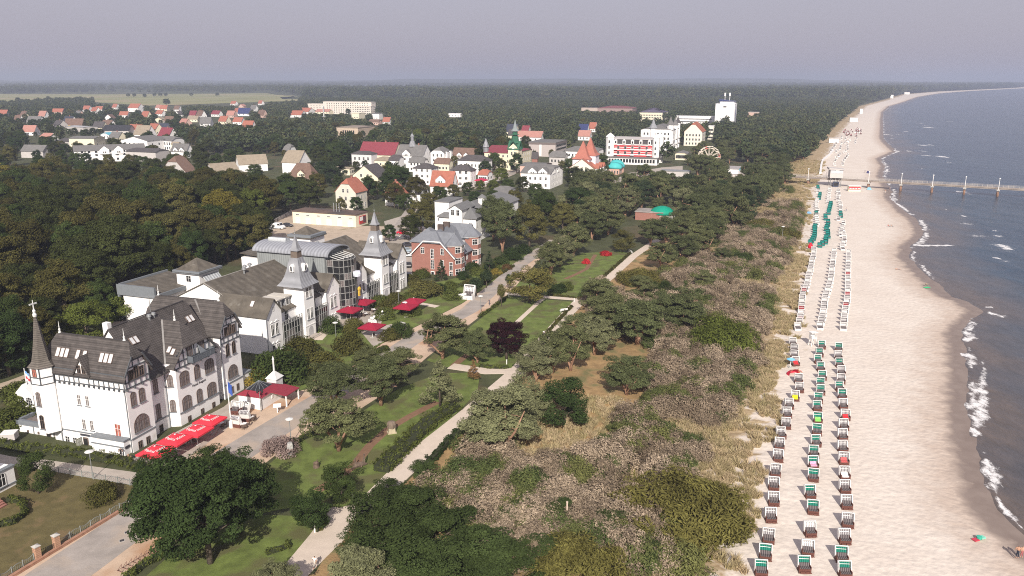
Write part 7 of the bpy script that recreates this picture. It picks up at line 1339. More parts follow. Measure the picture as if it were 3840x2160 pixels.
for p in scatter(DG, 420, .5): pts.append((p[0], p[1], -.03))
for p in scatter(V2([(2560, 1000), (2960, 980), (3000, 760), (2920, 640), (2760, 760), (2620, 880)]), 1500, .7): pts.append((p[0], p[1], -.03))
instancer('beach_grass', pts, tf, .6, 1.35)
# forest to the horizon
FARL = leafmat('far_forest_leaves', False, (.046, .063, .027), .25, (.088, .094, .040), .1, .4); FARP = leafmat('far_pine_needles', False, (.040, .058, .031), .25, (.070, .082, .044), .1, .4)
def lowcrown(seed, kind):
    rs = np.random.default_rng(seed); C = []; Q = []
    for i in range(22): d = rs.normal(size=3); d /= np.linalg.norm(d); C.append(tuple(d * np.array([3.4, 3.4, 3.2]) + np.array([0, 0, 8.5 if kind else 9.5]))); Q.append(1.7 + .6 * rs.random())
    V, F, T = leaves(C, Q, .7, 3.2, .95, rs, core=(0, 0, 6)); return npmesh('far_crown', V, F, FARP if kind else FARL, {'tint': T})
lc = [lowcrown(1, 0), lowcrown(2, 0), lowcrown(3, 1), lowcrown(4, 1)]
NOFOREST = [V2(q) for q in ([(-300, 350), (400, 352), (1010, 348), (1150, 362), (1120, 380), (700, 392), (560, 396), (300, 380), (0, 398), (-400, 410)], [(350, 354), (1010, 350), (1130, 364), (1120, 396), (900, 420), (560, 422), (350, 412)])]
pts = []
def far_points(y0, y1, gap, xl):
    y = y0
    while y < y1:
        x = xl + rnd.random() * gap; xe = float(Xd(y)) - (14 if y < 1500 else 20)
        while x < min(xe, y * .82):
            p = (x + rnd.uniform(-.4, .4) * gap, y + rnd.uniform(-.4, .4) * gap)
            if p[0] > -y * .8 and not any(inside(p, q) for q in NOFOREST) and not (y < 620 and p[0] < Xd(y) - 60 and (inside(p, TOWN) or inside(p, PINES))) and not (inside(p, FARW) and (y < 700 or rnd.random() < .35)):
                h = 11 * rnd.uniform(.75, 1.1); 
                if y > 1800 or not blocks_house(p, 13.5, 5, True): pts.append((p[0], p[1], -1.5))
            x += gap
        y += gap * .92
far_points(540, 1250, 9.0, -900); far_points(1250, 2100, 13.0, -1700)
instancer('far_forest', pts, lc, .8, 1.15)
pts = []; far_points(2100, 3600, 24.0, -2900); far_points(3600, 8400, 60.0, -6900)
pts = [(p[0], p[1], -4.0) for p in pts if vnoise(p[0], p[1], 420, 91) > .33 + (.12 if p[0] < -200 else -.2)]
instancer('far_forest_belt', pts, lc, 1.7, 2.6)
cx = np.linspace(-7000, 7000, 200); cy = np.concatenate([np.arange(2100, 8500, 40.0)]); CX, CY = np.meshgrid(cx, cy); CZ = np.where(vnoise(CX, CY, 420, 91) > .36 + np.where(CX < -200, .12, -.2), 7.5 + 7 * vnoise(CX, CY, 47, 92), -3.0)
CX = np.minimum(CX, Xd(CY) - 25); CZ = np.array([[-3.0 if any(inside((x, y), q) for q in NOFOREST) else z for x, y, z in zip(*r_)] for r_ in zip(CX, CY, CZ)])
tag(link('far_forest_canopy', npmesh('far_forest_canopy', np.stack([CX, CY, CZ], 2).reshape(-1, 3), gridfaces(len(cy), len(cx)), mk('far_canopy', (.042, .05, .024), .4, .03, 1.0), None, True)), kind='stuff')

# ================================================================== THE BEACH: hooded chairs, pier, huts
Q5 = lambda x, y: (2740 + x * .6351, 1240 + y * .6351)
Q4 = lambda x, y: (2740 + x * .4555, 580 + y * .4555)
Q6 = lambda x, y: (2800 + x * .4037, 260 + y * .4037)
WICK = mk('brown_wicker', (.125, .050, .038), .25, 6, .8, .3, 30); WICKW = mk('white_wicker', (.66, .64, .62), .1, 6, .8, .3, 30); SHELL = mk('white_shell', (.80, .79, .77), .05, 3, .7)
def stripes(name, a, b, sc=5.2):
    m_ = mk(name, a, .08, 4, .9); t = m_.node_tree
    if 'done' in m_: return m_
    m_['done'] = 1; p_ = t.nodes['Principled BSDF']; tc_ = nn(t, 'ShaderNodeTexCoord'); w_ = nn(t, 'ShaderNodeTexWave', bands_direction='X'); w_.inputs['Scale'].default_value = sc * .314; t.links.new(tc_.outputs['Object'], w_.inputs['Vector'])
    r_ = nn(t, 'ShaderNodeMapRange'); r_.inputs['From Min'].default_value = .42; r_.inputs['From Max'].default_value = .58; t.links.new(w_.outputs['Fac'], r_.inputs['Value'])
    x_ = nn(t, 'ShaderNodeMix', data_type='RGBA'); x_.inputs['A'].default_value = (*a, 1); x_.inputs['B'].default_value = (*b, 1); t.links.new(r_.outputs[0], x_.inputs['Factor']); t.links.new(x_.outputs['Result'], p_.inputs['Base Color']); return m_
LIN = {'grey': stripes('grey_striped_cloth', (.40, .385, .39), (.10, .092, .10), 5), 'green': stripes('green_striped_cloth', (.0, .095, .068), (.02, .18, .13), 5), 'white': stripes('white_striped_cloth', (.62, .61, .60), (.25, .245, .25), 5), 'teal': stripes('teal_striped_cloth', (.0, .12, .11), (.02, .22, .19), 5), 'red': stripes('maroon_cloth', (.28, .04, .045), (.18, .02, .03), 5)}
DARKC = stripes('dark_cushions', (.05, .042, .045), (.15, .13, .13), 5)
TOW = {'yellow': (.75, .72, .02), 'red': (.55, .03, .04), 'lime': (.22, .62, .12), 'pink': (.62, .32, .45), 'white': (.78, .77, .76), 'redwhite': (.5, .1, .1)}
def chair_meshes():
    b = MB(); b.box(-.66, -.46, .0, .66, .42, .47); b.box(-.66, -.46, .47, -.58, .40, .74); b.box(.58, -.46, .47, .66, .40, .74); b.box(-.72, -.52, -.02, .72, -.46, .08)
    f = MB(); f.box(-.50, -.62, .02, -.06, -.42, .26); f.box(.06, -.62, .02, .50, -.42, .26)
    # hood: profile in y-z pushed across, open towards the front
    prof = [(.30, .42), (.46, .82), (.62, 1.20), (.68, 1.46), (.58, 1.62), (.36, 1.68)]
    h = MB()
    for (y0, z0), (y1, z1) in zip(prof, prof[1:]): h.add([(-.66, y0, z0), (.66, y0, z0), (.66, y1, z1), (-.66, y1, z1), (-.66, y0 - .05, z0 - .02), (.66, y0 - .05, z0 - .02), (.66, y1 - .03, z1 - .05), (-.66, y1 - .03, z1 - .05)], [(0, 1, 2, 3), (7, 6, 5, 4), (0, 4, 5, 1), (2, 6, 7, 3), (0, 3, 7, 4), (1, 5, 6, 2)])
    side = [(.30, .42), (.46, .82), (.62, 1.20), (.68, 1.46), (.58, 1.62), (.36, 1.68), (.16, 1.42), (.06, 1.05), (.0, .74), (.05, .42)]
    for x in (-.70, .64): h.prism([(x, y, z) for y, z in side], (.06, 0, 0))
    h.box(-.70, .30, 1.64, .70, .38, 1.71)
    ln = MB()
    for (y0, z0), (y1, z1) in zip(prof, prof[1:]): ln.add([(-.62, y0 - .075, z0 - .02), (.62, y0 - .075, z0 - .02), (.62, y1 - .06, z1 - .085), (-.62, y1 - .06, z1 - .085)], [(0, 1, 2, 3)])
    # roof cloth drawn over the shell
    tp = MB()
    for (y0, z0), (y1, z1) in zip(prof[2:], prof[3:]): tp.add([(-.60, y0 + .012, z0 + .012), (.60, y0 + .012, z0 + .012), (.60, y1 + .006, z1 + .014), (-.60, y1 + .006, z1 + .014), (-.6, y0, z0), (.6, y0, z0), (.6, y1, z1), (-.6, y1, z1)], [(0, 1, 2, 3), (7, 6, 5, 4), (0, 4, 5, 1), (2, 6, 7, 3), (0, 3, 7, 4), (1, 5, 6, 2)])
    s_ = MB(); s_.box(-.58, -.38, .42, .58, .20, .52); s_.add([(-.58, .12, .52), (.58, .12, .52), (.58, .28, .86), (-.58, .28, .86), (-.58, .22, .46), (.58, .22, .46), (.58, .36, .84), (-.58, .36, .84)], [(0, 1, 2, 3), (7, 6, 5, 4), (0, 4, 5, 1), (2, 6, 7, 3), (0, 3, 7, 4), (1, 5, 6, 2)])
    tw_ = MB(); tw_.add([(-.45, -.40, .53), (.40, -.40, .53), (.42, .10, .545), (-.42, .08, .545), (.40, .24, .88), (-.40, .23, .88), (-.45, -.475, .38), (.40, -.475, .38)], [(0, 1, 2, 3), (3, 2, 4, 5), (6, 7, 1, 0)])
    return b, f, h, ln, tp, s_, tw_
CH = chair_meshes(); CHM = {}
def chair_proto(base, lin):
    k = (base, lin)
    if k in CHM: return CHM[k]
    wk = WICK if base == 'brown' else (WICKW if base == 'white' else LIN['teal']); CHM[k] = [CH[0].mesh('base', wk), CH[1].mesh('footrest', wk), CH[2].mesh('hood', SHELL if base != 'teal' else LIN['teal']), CH[3].mesh('lining', LIN[lin]), CH[4].mesh('hood_cloth', LIN[lin]), CH[5].mesh('seat', DARKC)]
    return CHM[k]
def chair(label, p, rz, base, lin, towel=None, group=None, scale=1.0):
    r = thing('beach_chair', label, 'beach chair', p, rz, group); r.scale = (scale,) * 3
    for nm_, me_ in zip(('base', 'footrest', 'hood', 'lining', 'hood_cloth', 'seat'), chair_proto(base, lin)): link(nm_, me_, r)
    if towel:
        k = ('towel', towel)
        if k not in CHM: CHM[k] = CH[6].mesh('towel', mk(towel + '_towel', TOW[towel], .3, 8))
        t_ = link('towel', CHM[k], None, p, rz); t_.scale = r.scale; tag(t_, towel.replace('redwhite', 'red and white') + ' towel in the beach chair ' + ','.join(label.split(',')[1:]).strip(), 'towel')
    return r
rowA = [(203, 1345), (221, 1250), (235, 1124), (252, 1027), (252, 937), (263, 858), (278, 769), (287, 698), (297, 634), (326, 576), (332, 513), (344, 459), (379, 411), (405, 362), (400, 309), (383, 206), (374, 166), (374, 129), (366, 90)]
rowB = [(432, 1418), (453, 1321), (467, 1207), (484, 1077), (467, 986), (486, 886), (486, 809), (489, 745), (503, 681), (508, 613), (513, 543), (509, 472), (516, 423), (530, 376), (529, 333), (540, 290), (530, 238), (514, 193), (523, 153), (537, 107)]
rowC = [(652, 1358), (670, 1252), (689, 1156), (682, 1046), (673, 955), (671, 872), (666, 786), (660, 715), (660, 644), (666, 584), (676, 526), (662, 461), (657, 402), (641, 355), (650, 310), (652, 261), (640, 214), (634, 168), (636, 121)]
RN = {'A': 'dune row', 'B': 'middle row', 'C': 'sea row'}
def lay(pts, conv, key, sec, styles, tow={}, first=1):
    for i, q in enumerate(pts):
        p = at(*conv(*q)); st = styles(i); n = first + i
        d = {('brown', 'grey'): 'brown beach chair with grey striped hood', ('brown', 'green'): 'brown beach chair with green hood', ('brown', 'white'): 'brown beach chair with white striped hood', ('white', 'white'): 'white beach chair', ('white', 'grey'): 'white beach chair with grey lining', ('white', 'green'): 'white beach chair with green hood', ('teal', 'teal'): 'all green beach chair', ('brown', 'red'): 'red-brown beach chair', ('white', 'red'): 'white beach chair with maroon lining'}[st]
        chair('%s, %s from near end, %s, %s' % (d, ordinal(n), RN[key], sec), p, R(rnd.uniform(-14, 2)), st[0], st[1], tow.get(i), 'beach chairs ' + sec, 1.05)
G = ('brown', 'green'); Y_ = ('brown', 'grey'); Wh = ('brown', 'white')
lay([(178, 1442)] + rowA, Q5, 'A', 'near section', lambda i: G if i in (0, 1) else Y_, {13: 'yellow', 16: 'red'})
lay(rowB, Q5, 'B', 'near section', lambda i: Wh if i in (1, 2) else G, {6: 'pink', 10: 'lime'})
lay([(672, 1449)] + rowC, Q5, 'C', 'near section', lambda i: G if i in (0, 1, 13, 14, 17, 19) else Y_, {6: 'white', 7: 'redwhite', 11: 'red'})
def interp(pts, n):
    L = [0]
    for a, b in zip(pts, pts[1:]): L.append(L[-1] + math.hypot(b[0] - a[0], b[1] - a[1]))
    return [(np.interp(t, L, [q[0] for q in pts]), np.interp(t, L, [q[1] for q in pts])) for t in np.linspace(0, 1, n) ** .88 * L[-1]]
wa = interp([(550, 1446), (565, 1400), (577, 1355), (582, 1290), (584, 1240), (588, 1190), (612, 1130), (630, 1085), (637, 1035), (652, 985), (662, 935), (668, 890), (683, 845), (683, 800)], 23)
wb_ = interp([(733, 1440), (745, 1400), (757, 1355), (766, 1290), (770, 1240), (780, 1190), (797, 1150), (808, 1105), (820, 1065), (827, 1010), (833, 965), (838, 915), (845, 860), (853, 815)], 22)
wc_ = interp([(925, 1446), (932, 1390), (938, 1330), (946, 1275), (957, 1235), (962, 1175), (964, 1110), (963, 1060), (964, 1010), (966, 960), (967, 910), (968, 860), (970, 825)], 22)
WW = ('white', 'white'); WG = ('white', 'grey'); WR = ('white', 'red')
lay(wa, Q4, 'A', 'white section', lambda i: ('brown', 'red') if i in (4, 9) else (WG if i % 3 else WW), {2: 'red'})
lay(wb_, Q4, 'B', 'white section', lambda i: WG if i % 3 else WW)
lay(wc_, Q4, 'C', 'white section', lambda i: WR if i in (5, 8, 14) else (WG if i % 3 else WW))
ga_ = [(655, 742), (668, 726), (680, 710), (686, 694), (690, 678), (692, 660), (692, 640), (690, 622), (696, 604), (706, 590), (714, 574), (710, 558), (706, 542), (708, 524), (705, 494), (715, 474), (706, 452), (705, 436), (705, 420), (706, 402), (711, 386), (728, 372), (731, 352), (735, 336), (715, 312), (720, 292), (718, 276)]
gb_ = [(733, 766), (755, 750), (780, 738), (783, 718), (786, 698), (802, 688), (800, 668), (800, 652), (786, 630), (790, 612), (800, 596), (802, 566), (781, 540), (780, 520), (806, 496), (806, 480), (812, 464), (816, 446), (820, 430), (825, 414), (800, 404), (805, 386), (803, 368), (808, 352), (810, 332), (812, 312), (815, 298)]
gc_ = [(920, 786), (918, 766), (930, 748), (935, 714), (935, 692), (926, 672), (905, 672), (910, 646), (920, 630), (920, 610), (926, 574), (885, 544), (906, 520), (905, 496), (905, 476), (905, 454), (903, 434), (905, 418), (895, 398), (880, 376), (881, 354), (891, 336), (880, 322), (885, 308)]
TT = ('teal', 'teal')
lay(ga_, Q4, 'A', 'green section', lambda i: TT if i < 9 or i in (14, 21, 22, 23, 25, 26) else WW)
lay(gb_, Q4, 'B', 'green section', lambda i: TT if i < 20 else WW)
lay(gc_, Q4, 'C', 'green section', lambda i: TT if i in (12, 13) else (WG if i % 2 else WW))
fa = [(780, 764), (795, 748), (806, 732), (816, 716), (830, 698), (850, 682), (866, 666), (880, 652), (830, 774), (846, 762), (866, 747), (871, 728), (876, 708), (882, 692), (905, 780), (920, 767), (936, 752), (936, 732), (936, 712), (910, 694), (926, 674), (946, 682), (962, 664), (916, 652), (936, 642), (882, 634), (1005, 694), (1010, 674), (1020, 648), (818, 894), (822, 856), (836, 832), (852, 812), (866, 798), (890, 892), (900, 862), (912, 842), (926, 822), (940, 802)]
for i, q in enumerate(fa): chair('grey beach chair in the loose lines beyond the pier', at(*Q6(*q)), R(rnd.uniform(-50, 50)), 'white', 'grey', None, 'grey beach chairs beyond the pier', 1.15)
for i in range(34): chair('red-brown beach chair in the crowded cluster far beyond the pier', at(*Q6(rnd.uniform(900, 1062), rnd.uniform(556, 624))), R(rnd.uniform(-60, 60)), 'brown', 'red', None, 'red-brown beach chairs beyond the pier', 1.3)

# pier
pa, pz = at(3010, 690), at(3378, 712); pdir = (pz - pa); pdir.z = 0; pdir.normalize(); pnr = Vector((-pdir.y, pdir.x, 0))
WOOD_ = mk('weathered_planks', (.34, .29, .25), .2, 1.2, .9, lines=(2.2, 'X', .2)); RUST = mk('rusty_concrete', (.22, .13, .09), .4, 1.2, .95)
pr = thing('pier', 'long timber pier on rusty concrete piles running from the dunes out over the sea', 'pier', pa, math.atan2(pdir.y, pdir.x)); L = 190
mb = MB(); mb.box(-26, -1.9, 3.7, L, 1.9, 4.0); mb.box(-26, -1.6, 3.2, L, -1.2, 3.7); mb.box(-26, 1.2, 3.2, L, 1.6, 3.7); mb.prism([(-70, -1.9, .2), (-26, -1.9, 4.0), (-26, -1.9, 3.6), (-70, -1.9, -.2)], (0, 3.8, 0)); part('deck', mb, WOOD_, pr)
xs_ = [(at(3266, 694) - pa).dot(pdir)] + [(at(u, v, SEA) - pa).dot(pdir) for u, v in ((3378, 712), (3494, 719), (3615, 720), (3738, 728))]; xs_ += [xs_[-1] + 17.5 * k for k in range(1, 5)] + [xs_[0] - 16, xs_[0] - 30]
for x in sorted(xs_):
    mb = MB(); mb.tube([(x, -1.3, -2), (x, -1.3, 2.4)], .55, 10); mb.tube([(x, 1.3, -2), (x, 1.3, 2.4)], .55, 10); part('pile', mb, RUST, pr, True)
    mb = MB(); mb.box(x - .7, -2.2, 2.4, x + .7, 2.2, 3.2); part('pile_cap', mb, CONC, pr)
    mb = MB(); mb.tube([(x, -2.05, 3.2), (x, -2.05, 8.2)], [.16, .12], 8); mb.ball((x, -2.05, 8.5), .36, 8); part('lamp_post', mb, FRAMEW, pr)
mb = MB()
for yy in (-1.85, 1.85):
    for z in (4.45, 5.0): mb.box(-26, yy - .05, z, L, yy + .05, z + .09)
    for i in range(int((L + 26) / 2.2)): mb.box(-26 + i * 2.2, yy - .05, 4.0, -25.9 + i * 2.2, yy + .05, 5.05)
part('railing', mb, mk('railing_wood', (.40, .37, .34), .1), pr)
# lookout station astride the pier
ls = thing('lifeguard_station', 'white glazed lifeguard station on steel legs beside the pier', 'lifeguard station', at(3132, 700), R(-12)); mb = MB()
for x in (-2.6, 2.6):
    for y in (0, 5): mb.tube([(x, y, -.3), (x, y, 5)], .18, 6)
mb.bar((-2.6, 0, .3), (2.6, 0, 4.6), .12); mb.bar((2.6, 0, .3), (-2.6, 0, 4.6), .12); part('leg', mb, STEEL, ls)
mb = MB(); mb.box(-3.2, -.6, 4.6, 3.2, 5.6, 9.0); mb.k = 1; mb.box(-3.0, -.66, 7.0, 3.0, -.58, 9.0); mb.k = 2; mb.box(-.6, -.7, 7.5, 1.2, -.66, 8.7); part('cabin', mb, [GREYW, mk('pale_panes2', (.5, .5, .52), .1, rough=.3), FRAMEW], ls)
mb = MB(); mb.prism([(-4.0, -1.2, 9.0), (4.0, -1.2, 8.9), (4.0, -1.2, 9.2), (-4.0, -1.2, 9.8)], (0, 7.4, 0)); part('roof', mb, GREYW, ls)
mb = MB(); mb.box(-1.4, -1.2, 0, 1.4, 1.0, 2.6); mb.k = 1; mb.box(-1.1, -1.26, .6, 1.1, -1.18, 2.3); part('store', mb, [mk('navy_panel', (.05, .06, .1), .1), GLASS], ls)
kb = thing('snack_kiosk', 'small snack kiosk with a red and white sign front on the sand below the pier', 'kiosk', at(3204, 718), R(-8)); mb = MB(); mb.box(-2.9, 0, 0, 2.9, 2.6, 2.7); part('body', mb, CREAM, kb); mb = MB(); mb.box(-2.8, -.1, 1.0, 2.8, 0, 2.3); mb.k = 1
for i in range(4): mb.box(-2.5 + i * 1.4, -.15, 1.25, -1.6 + i * 1.4, -.1, 1.7)
part('sign_front', mb, [mk('kiosk_red', (.5, .05, .06), .1), FRAMEW], kb); mb = MB(); mb.box(-3.1, -.5, 2.7, 3.1, 2.8, 2.9); part('roof', mb, FRAMEW, kb)
for k, (u, v, w_, h_, lb) in enumerate(((3126, 536, 8, 4, 'white hut at the dune foot beside the grey chairs beyond the pier'), (3201, 456, 10, 5, 'white hut above the red-brown chairs far along the beach'), (3229, 427, 4, 8, 'tall white lookout box farther along the beach'), (3344, 369, 8, 10, 'tiny white lookout at the bend of the far beach'), (3401, 354, 18, 8, 'last tiny white hut where the far beach turns'))):
    r = thing('beach_hut', lb, 'hut', at(u, v), R(-15)); mb = MB(); mb.box(-w_ / 2, 0, 0, w_ / 2, w_ * .5, h_); part('wall', mb, FRAMEW, r); mb = MB(); mb.box(-w_ / 2 - .4, -.4, h_, w_ / 2 + .4, w_ * .5 + .4, h_ + .4); part('roof', mb, GREYW, r)
wl = ribbon('sand_fence', P2([(3076, 652), (3080, 620), (3086, 602), (3108, 585), (3125, 566)]), 1.2, 1.0, FRAMEW, None, 1.2); tag(wl, 'line of white boards along the dune foot just beyond the pier', 'fence')
r = thing('lifeguard_chair', 'empty white wooden lifeguard high seat on the sand', 'lifeguard chair', at(3046, 1297), R(10)); mb = MB()
for x in (-.6, .6):
    for y in (-.6, .6): mb.bar((x, y, 0), (x * .7, y * .7, 1.8), .1)
part('leg', mb, FRAMEW, r); mb = MB(); mb.box(-.6, -.6, 1.7, .6, .6, 1.85); mb.box(-.6, .5, 1.8, .6, .6, 3.0); mb.box(-.6, -.5, 1.8, -.5, .6, 2.4); mb.box(.5, -.5, 1.8, .6, .6, 2.4); mb.box(-.75, -.6, 3.0, .75, .75, 3.1); part('seat', mb, FRAMEW, r)
r = thing('beach_tent', 'red and coral half-round beach tent at the dune edge', 'tent', at(2980, 1408), R(20)); mb = MB()
for i in range(8):
    a0, a1 = math.pi * i / 8, math.pi * (i + 1) / 8; mb.add([(-1.3 * math.cos(a0), 0, 1.25 * math.sin(a0)), (-1.3 * math.cos(a1), 0, 1.25 * math.sin(a1)), (-1.1 * math.cos(a1), 1.1, .75 * math.sin(a1)), (-1.1 * math.cos(a0), 1.1, .75 * math.sin(a0))], [(0, 1, 2, 3)])
mb.add([(-1.1 * math.cos(math.pi * i / 8), 1.1, .75 * math.sin(math.pi * i / 8)) for i in range(9)], [tuple(range(9))]); part('canopy', mb, mk('tent_red', (.5, .02, .05), .1), r); mb = MB(); mb.add([(-1.3 * math.cos(math.pi * i / 8), -.02, 1.27 * math.sin(math.pi * i / 8)) for i in range(9)] + [(-1.2 * math.cos(math.pi * i / 8), .3, 1.16 * math.sin(math.pi * i / 8)) for i in range(9)], [(i, i + 1, i + 10, i + 9) for i in range(8)]); part('hem', mb, mk('tent_coral', (.65, .22, .14), .1), r)
def parasol(name, label, p, z, side, mat, rz, rise=.75, square=True, group=None, n=4):
    r = thing(name, label, 'parasol', p, rz, group); n = 4 if square else 8; mb = MB(); mb.rings((0, 0, z), [(side / 2 * (1.414 if square else 1), 0), (side / 2 * (1.414 if square else 1), .05), (.12, rise)], n, R(45)); part('canopy', mb, mat, r)
    mb = MB()
    for k in range(4):
        a, b = R(45 + 90 * k), R(135 + 90 * k); c = side / 2 * 1.40; mb.add([(c * math.cos(a), c * math.sin(a), z), (c * math.cos(b), c * math.sin(b), z), (c * math.cos(b), c * math.sin(b), z - .2), (c * math.cos(a), c * math.sin(a), z - .2)], [(0, 1, 2, 3)])
    if square: part('valance', mb, mat, r)
    mb = MB(); mb.tube([(0, 0, -.1), (0, 0, z + rise)], .045, 6); part('pole', mb, FRAMEW, r); mb = MB(); mb.lathe((0, 0, z + rise - .02), [(.15, 0), (.13, .06), (.02, .1)], 8); part('cap', mb, FRAMEW, r); mb = MB(); mb.box(-.4, -.4, 0, .4, .4, .1); part('foot', mb, CONC, r)
    return r
parasol('beach_parasol', 'sky blue beach parasol beside the red tent', at(2963, 1378), 1.7, 1.7, mk('sky_blue_cloth', (.18, .46, .66), .1), 0, .35, False)
for u, v, c, lb in ((3040, 806, (.2, .45, .75), 'small blue beach shelter by the dune edge near the green chairs'), (3264, 712, (.25, .5, .6), 'small turquoise mat-tent under the pier'), (3260, 650, (.05, .05, .14), 'dark blue beach shell beyond the pier')):
    r = thing('beach_shelter', lb, 'shelter', at(u, v), R(30)); mb = MB(); mb.prism([(-1.1, 0, 0), (1.1, 0, 0), (0, .2, 1.3)], (0, 1.4, 0)); part('canopy', mb, flat('shelter_%d' % u, c), r)
    mb = MB(); mb.box(-1.2, -.5, 0.01, 1.2, 1.4, .06); part('groundsheet', mb, flat('groundsheet_grey', (.4, .4, .42)), r)
r = thing('folded_parasol', 'scarlet closed parasol standing by the dune edge at the green chairs', 'parasol', at(3038, 936), 0); mb = MB(); mb.lathe((0, 0, 0), [(.05, 0), (.05, .4), (.8, .6), (.9, 1.2), (.55, 1.8), (.1, 2.3)], 8); part('canopy', mb, flat('scarlet', (.55, .01, .03)), r); mb = MB(); mb.tube([(0, 0, -.1), (0, 0, 2.5)], .04, 5); part('pole', mb, FRAMEW, r)
r = thing('beach_toys', 'little heap of green and red beach things lying alone on the sand', 'toys', at(3671, 2022), R(20)); mb = MB(); mb.lathe((0, 0, 0), [(.25, 0), (.34, .4), (.2, .42)], 8); part('bucket', mb, flat('toy_green', (.05, .42, .3)), r); mb = MB(); mb.box(-.9, -.3, 0, -.2, .3, .12); part('mat', mb, flat('toy_red', (.5, .05, .08)), r); mb = MB(); mb.box(.3, -.2, 0, .9, .35, .2); part('bag', mb, flat('toy_mint', (.2, .55, .42)), r)
# big wheel
gw = thing('ferris_wheel', 'cream fairground wheel with hanging gondolas standing among the pines', 'ferris wheel', at(2655, 640), R(4)); RW, ZW = 6.9, 8.0; CRM = mk('fair_cream', (.66, .59, .50), .1)
for y in (-.9, .9):
    mb = MB(); pts_ = [(RW * math.cos(i * .2618), y, ZW + RW * math.sin(i * .2618)) for i in range(25)]; mb.tube(pts_, .16, 5, False); pts_ = [(RW * .82 * math.cos(i * .2618), y, ZW + RW * .82 * math.sin(i * .2618)) for i in range(25)]; mb.tube(pts_, .09, 5, False); part('rim', mb, CRM, gw)
for i in range(12):
    a = i * math.pi / 6; mb = MB(); mb.bar((0, -.9, ZW), (RW * math.cos(a), -.9, ZW + RW * math.sin(a)), .22); mb.bar((0, .9, ZW), (RW * math.cos(a), .9, ZW + RW * math.sin(a)), .22); part('spoke', mb, CRM, gw)
    x, z = RW * math.cos(a + .26), ZW + RW * math.sin(a + .26); mb = MB(); mb.lathe((x, 0, z - 1.6), [(.3, 0), (.85, .15), (.95, .7), (.85, .75)], 8); mb.bar((x, 0, z - .9), (x, 0, z + .1), .1); mb.lathe((x, 0, z - .15), [(1.0, 0), (.1, .5)], 8); part('gondola', mb, CRM if i % 3 else flat('fair_red', (.5, .1, .08)), gw)
mb = MB()
for sx in (-1, 1):
    for y in (-1.5, 1.5): mb.bar((sx * 3.6, y, 0), (0, y, ZW), .4)
part('support', mb, FRAMEW, gw); mb = MB(); mb.box(-6, -3, 0, 6, 3, .9); mb.box(-2.5, -3.4, .9, 2, -2.6, 2.4); part('platform', mb, mk('fair_pink', (.5, .33, .3), .2, 1), gw); mb = MB(); mb.lathe((0, 0, 0), [(1.0, -1.2), (1.0, 1.2)], 12); o = part('hub', mb, FRAMEW, gw); o.rotation_euler = (R(90), 0, 0); o.location = (0, 0, ZW); keep_clear(gw, 6, 4, 15, 10)

# ================================================================== ON THE FORECOURT AND IN THE GARDENS
SALM = mk('parasol_red', (.62, .035, .055), .06, 1, .8); MARO = mk('parasol_maroon', (.28, .012, .035), .06, 1, .8)
for k, (u, v) in enumerate(((582, 1690), (658, 1645), (735, 1612), (787, 1573))):
    p = at(u, v, 2.5); p.z = 0; q = parasol('cafe_parasol', 'bright red square parasol with white lettering on the cafe terrace, %s from the near end' % ordinal(k + 1), p, 2.4, 3.8, SALM, R(72), .85, group='red parasols by the timbered hotel')
    for s_ in range(4):
        a = R(90 * s_); d_ = 1.05; hgt_ = 2.4 + .05 + .8 * (1 - d_ / 2.0) + .045; tl_ = math.atan2(.8, 2.0)
        o = text('lettering', 'Melitta', q, (d_ * math.sin(a) * 1.12, -d_ * math.cos(a) * 1.12, hgt_ - .03), (tl_, 0, a), .62, FRAMEW, .004)
for k, (u, v, lb) in enumerate(((1312, 1160, 'maroon parasol nearer the glass hall of the pair on the hotel terrace'), (1362, 1131, 'maroon parasol farther along of the pair on the hotel terrace'), (1395, 1222, 'single maroon parasol among the clipped yews'), (1522, 1148, 'maroon parasol on the hotel lawn nearer the steps'), (1552, 1128, 'maroon parasol on the hotel lawn behind its neighbour'))):
    p = at(u, v, 2.7); p.z = 0; parasol('garden_parasol', lb, p, 2.6, 4.6, MARO, R(70), .85, group='maroon parasols of the spa hotel')
TABW = flat('table_white', (.72, .71, .69)); CHB = flat('chair_brown', (.10, .07, .055))
def table(label, p, rz, sz=.9, group='cafe tables'):
    r = thing('cafe_table', label, 'table', p, rz, group); mb = MB(); mb.box(-sz / 2, -sz / 2, .70, sz / 2, sz / 2, .75); part('table_top', mb, TABW, r); mb = MB(); mb.tube([(0, 0, 0), (0, 0, .7)], .05, 6); mb.box(-.25, -.25, 0, .25, .25, .04); part('leg', mb, CHB, r)
def cchair(p, rz, label='dark wooden cafe chair at a white table'):
    r = thing('cafe_chair', label, 'chair', p, rz, 'cafe chairs'); mb = MB(); mb.box(-.22, -.22, .42, .22, .22, .47); part('seat', mb, CHB, r); mb = MB(); mb.box(-.22, .18, .47, .22, .22, .92); part('backrest', mb, CHB, r); mb = MB()
    for x in (-.19, .19):
        for y in (-.19, .19): mb.box(x - .02, y - .02, 0, x + .02, y + .02, .42)
    part('leg', mb, CHB, r)
n_ = 0
for u, v in ((600, 1735), (575, 1722), (690, 1668), (735, 1655), (740, 1625), (660, 1665), (810, 1590), (790, 1600), (940, 1577), (915, 1603), (830, 1600)):
    n_ += 1; p = at(u, v); table('white-topped cafe table on the terrace, %s from the near hedge' % ordinal(n_), p, R(rnd.uniform(60, 90)))
    for k in range(3): a = rnd.random() * 6.28; cchair((p.x + .75 * math.cos(a), p.y + .75 * math.sin(a), 0), a - R(90))
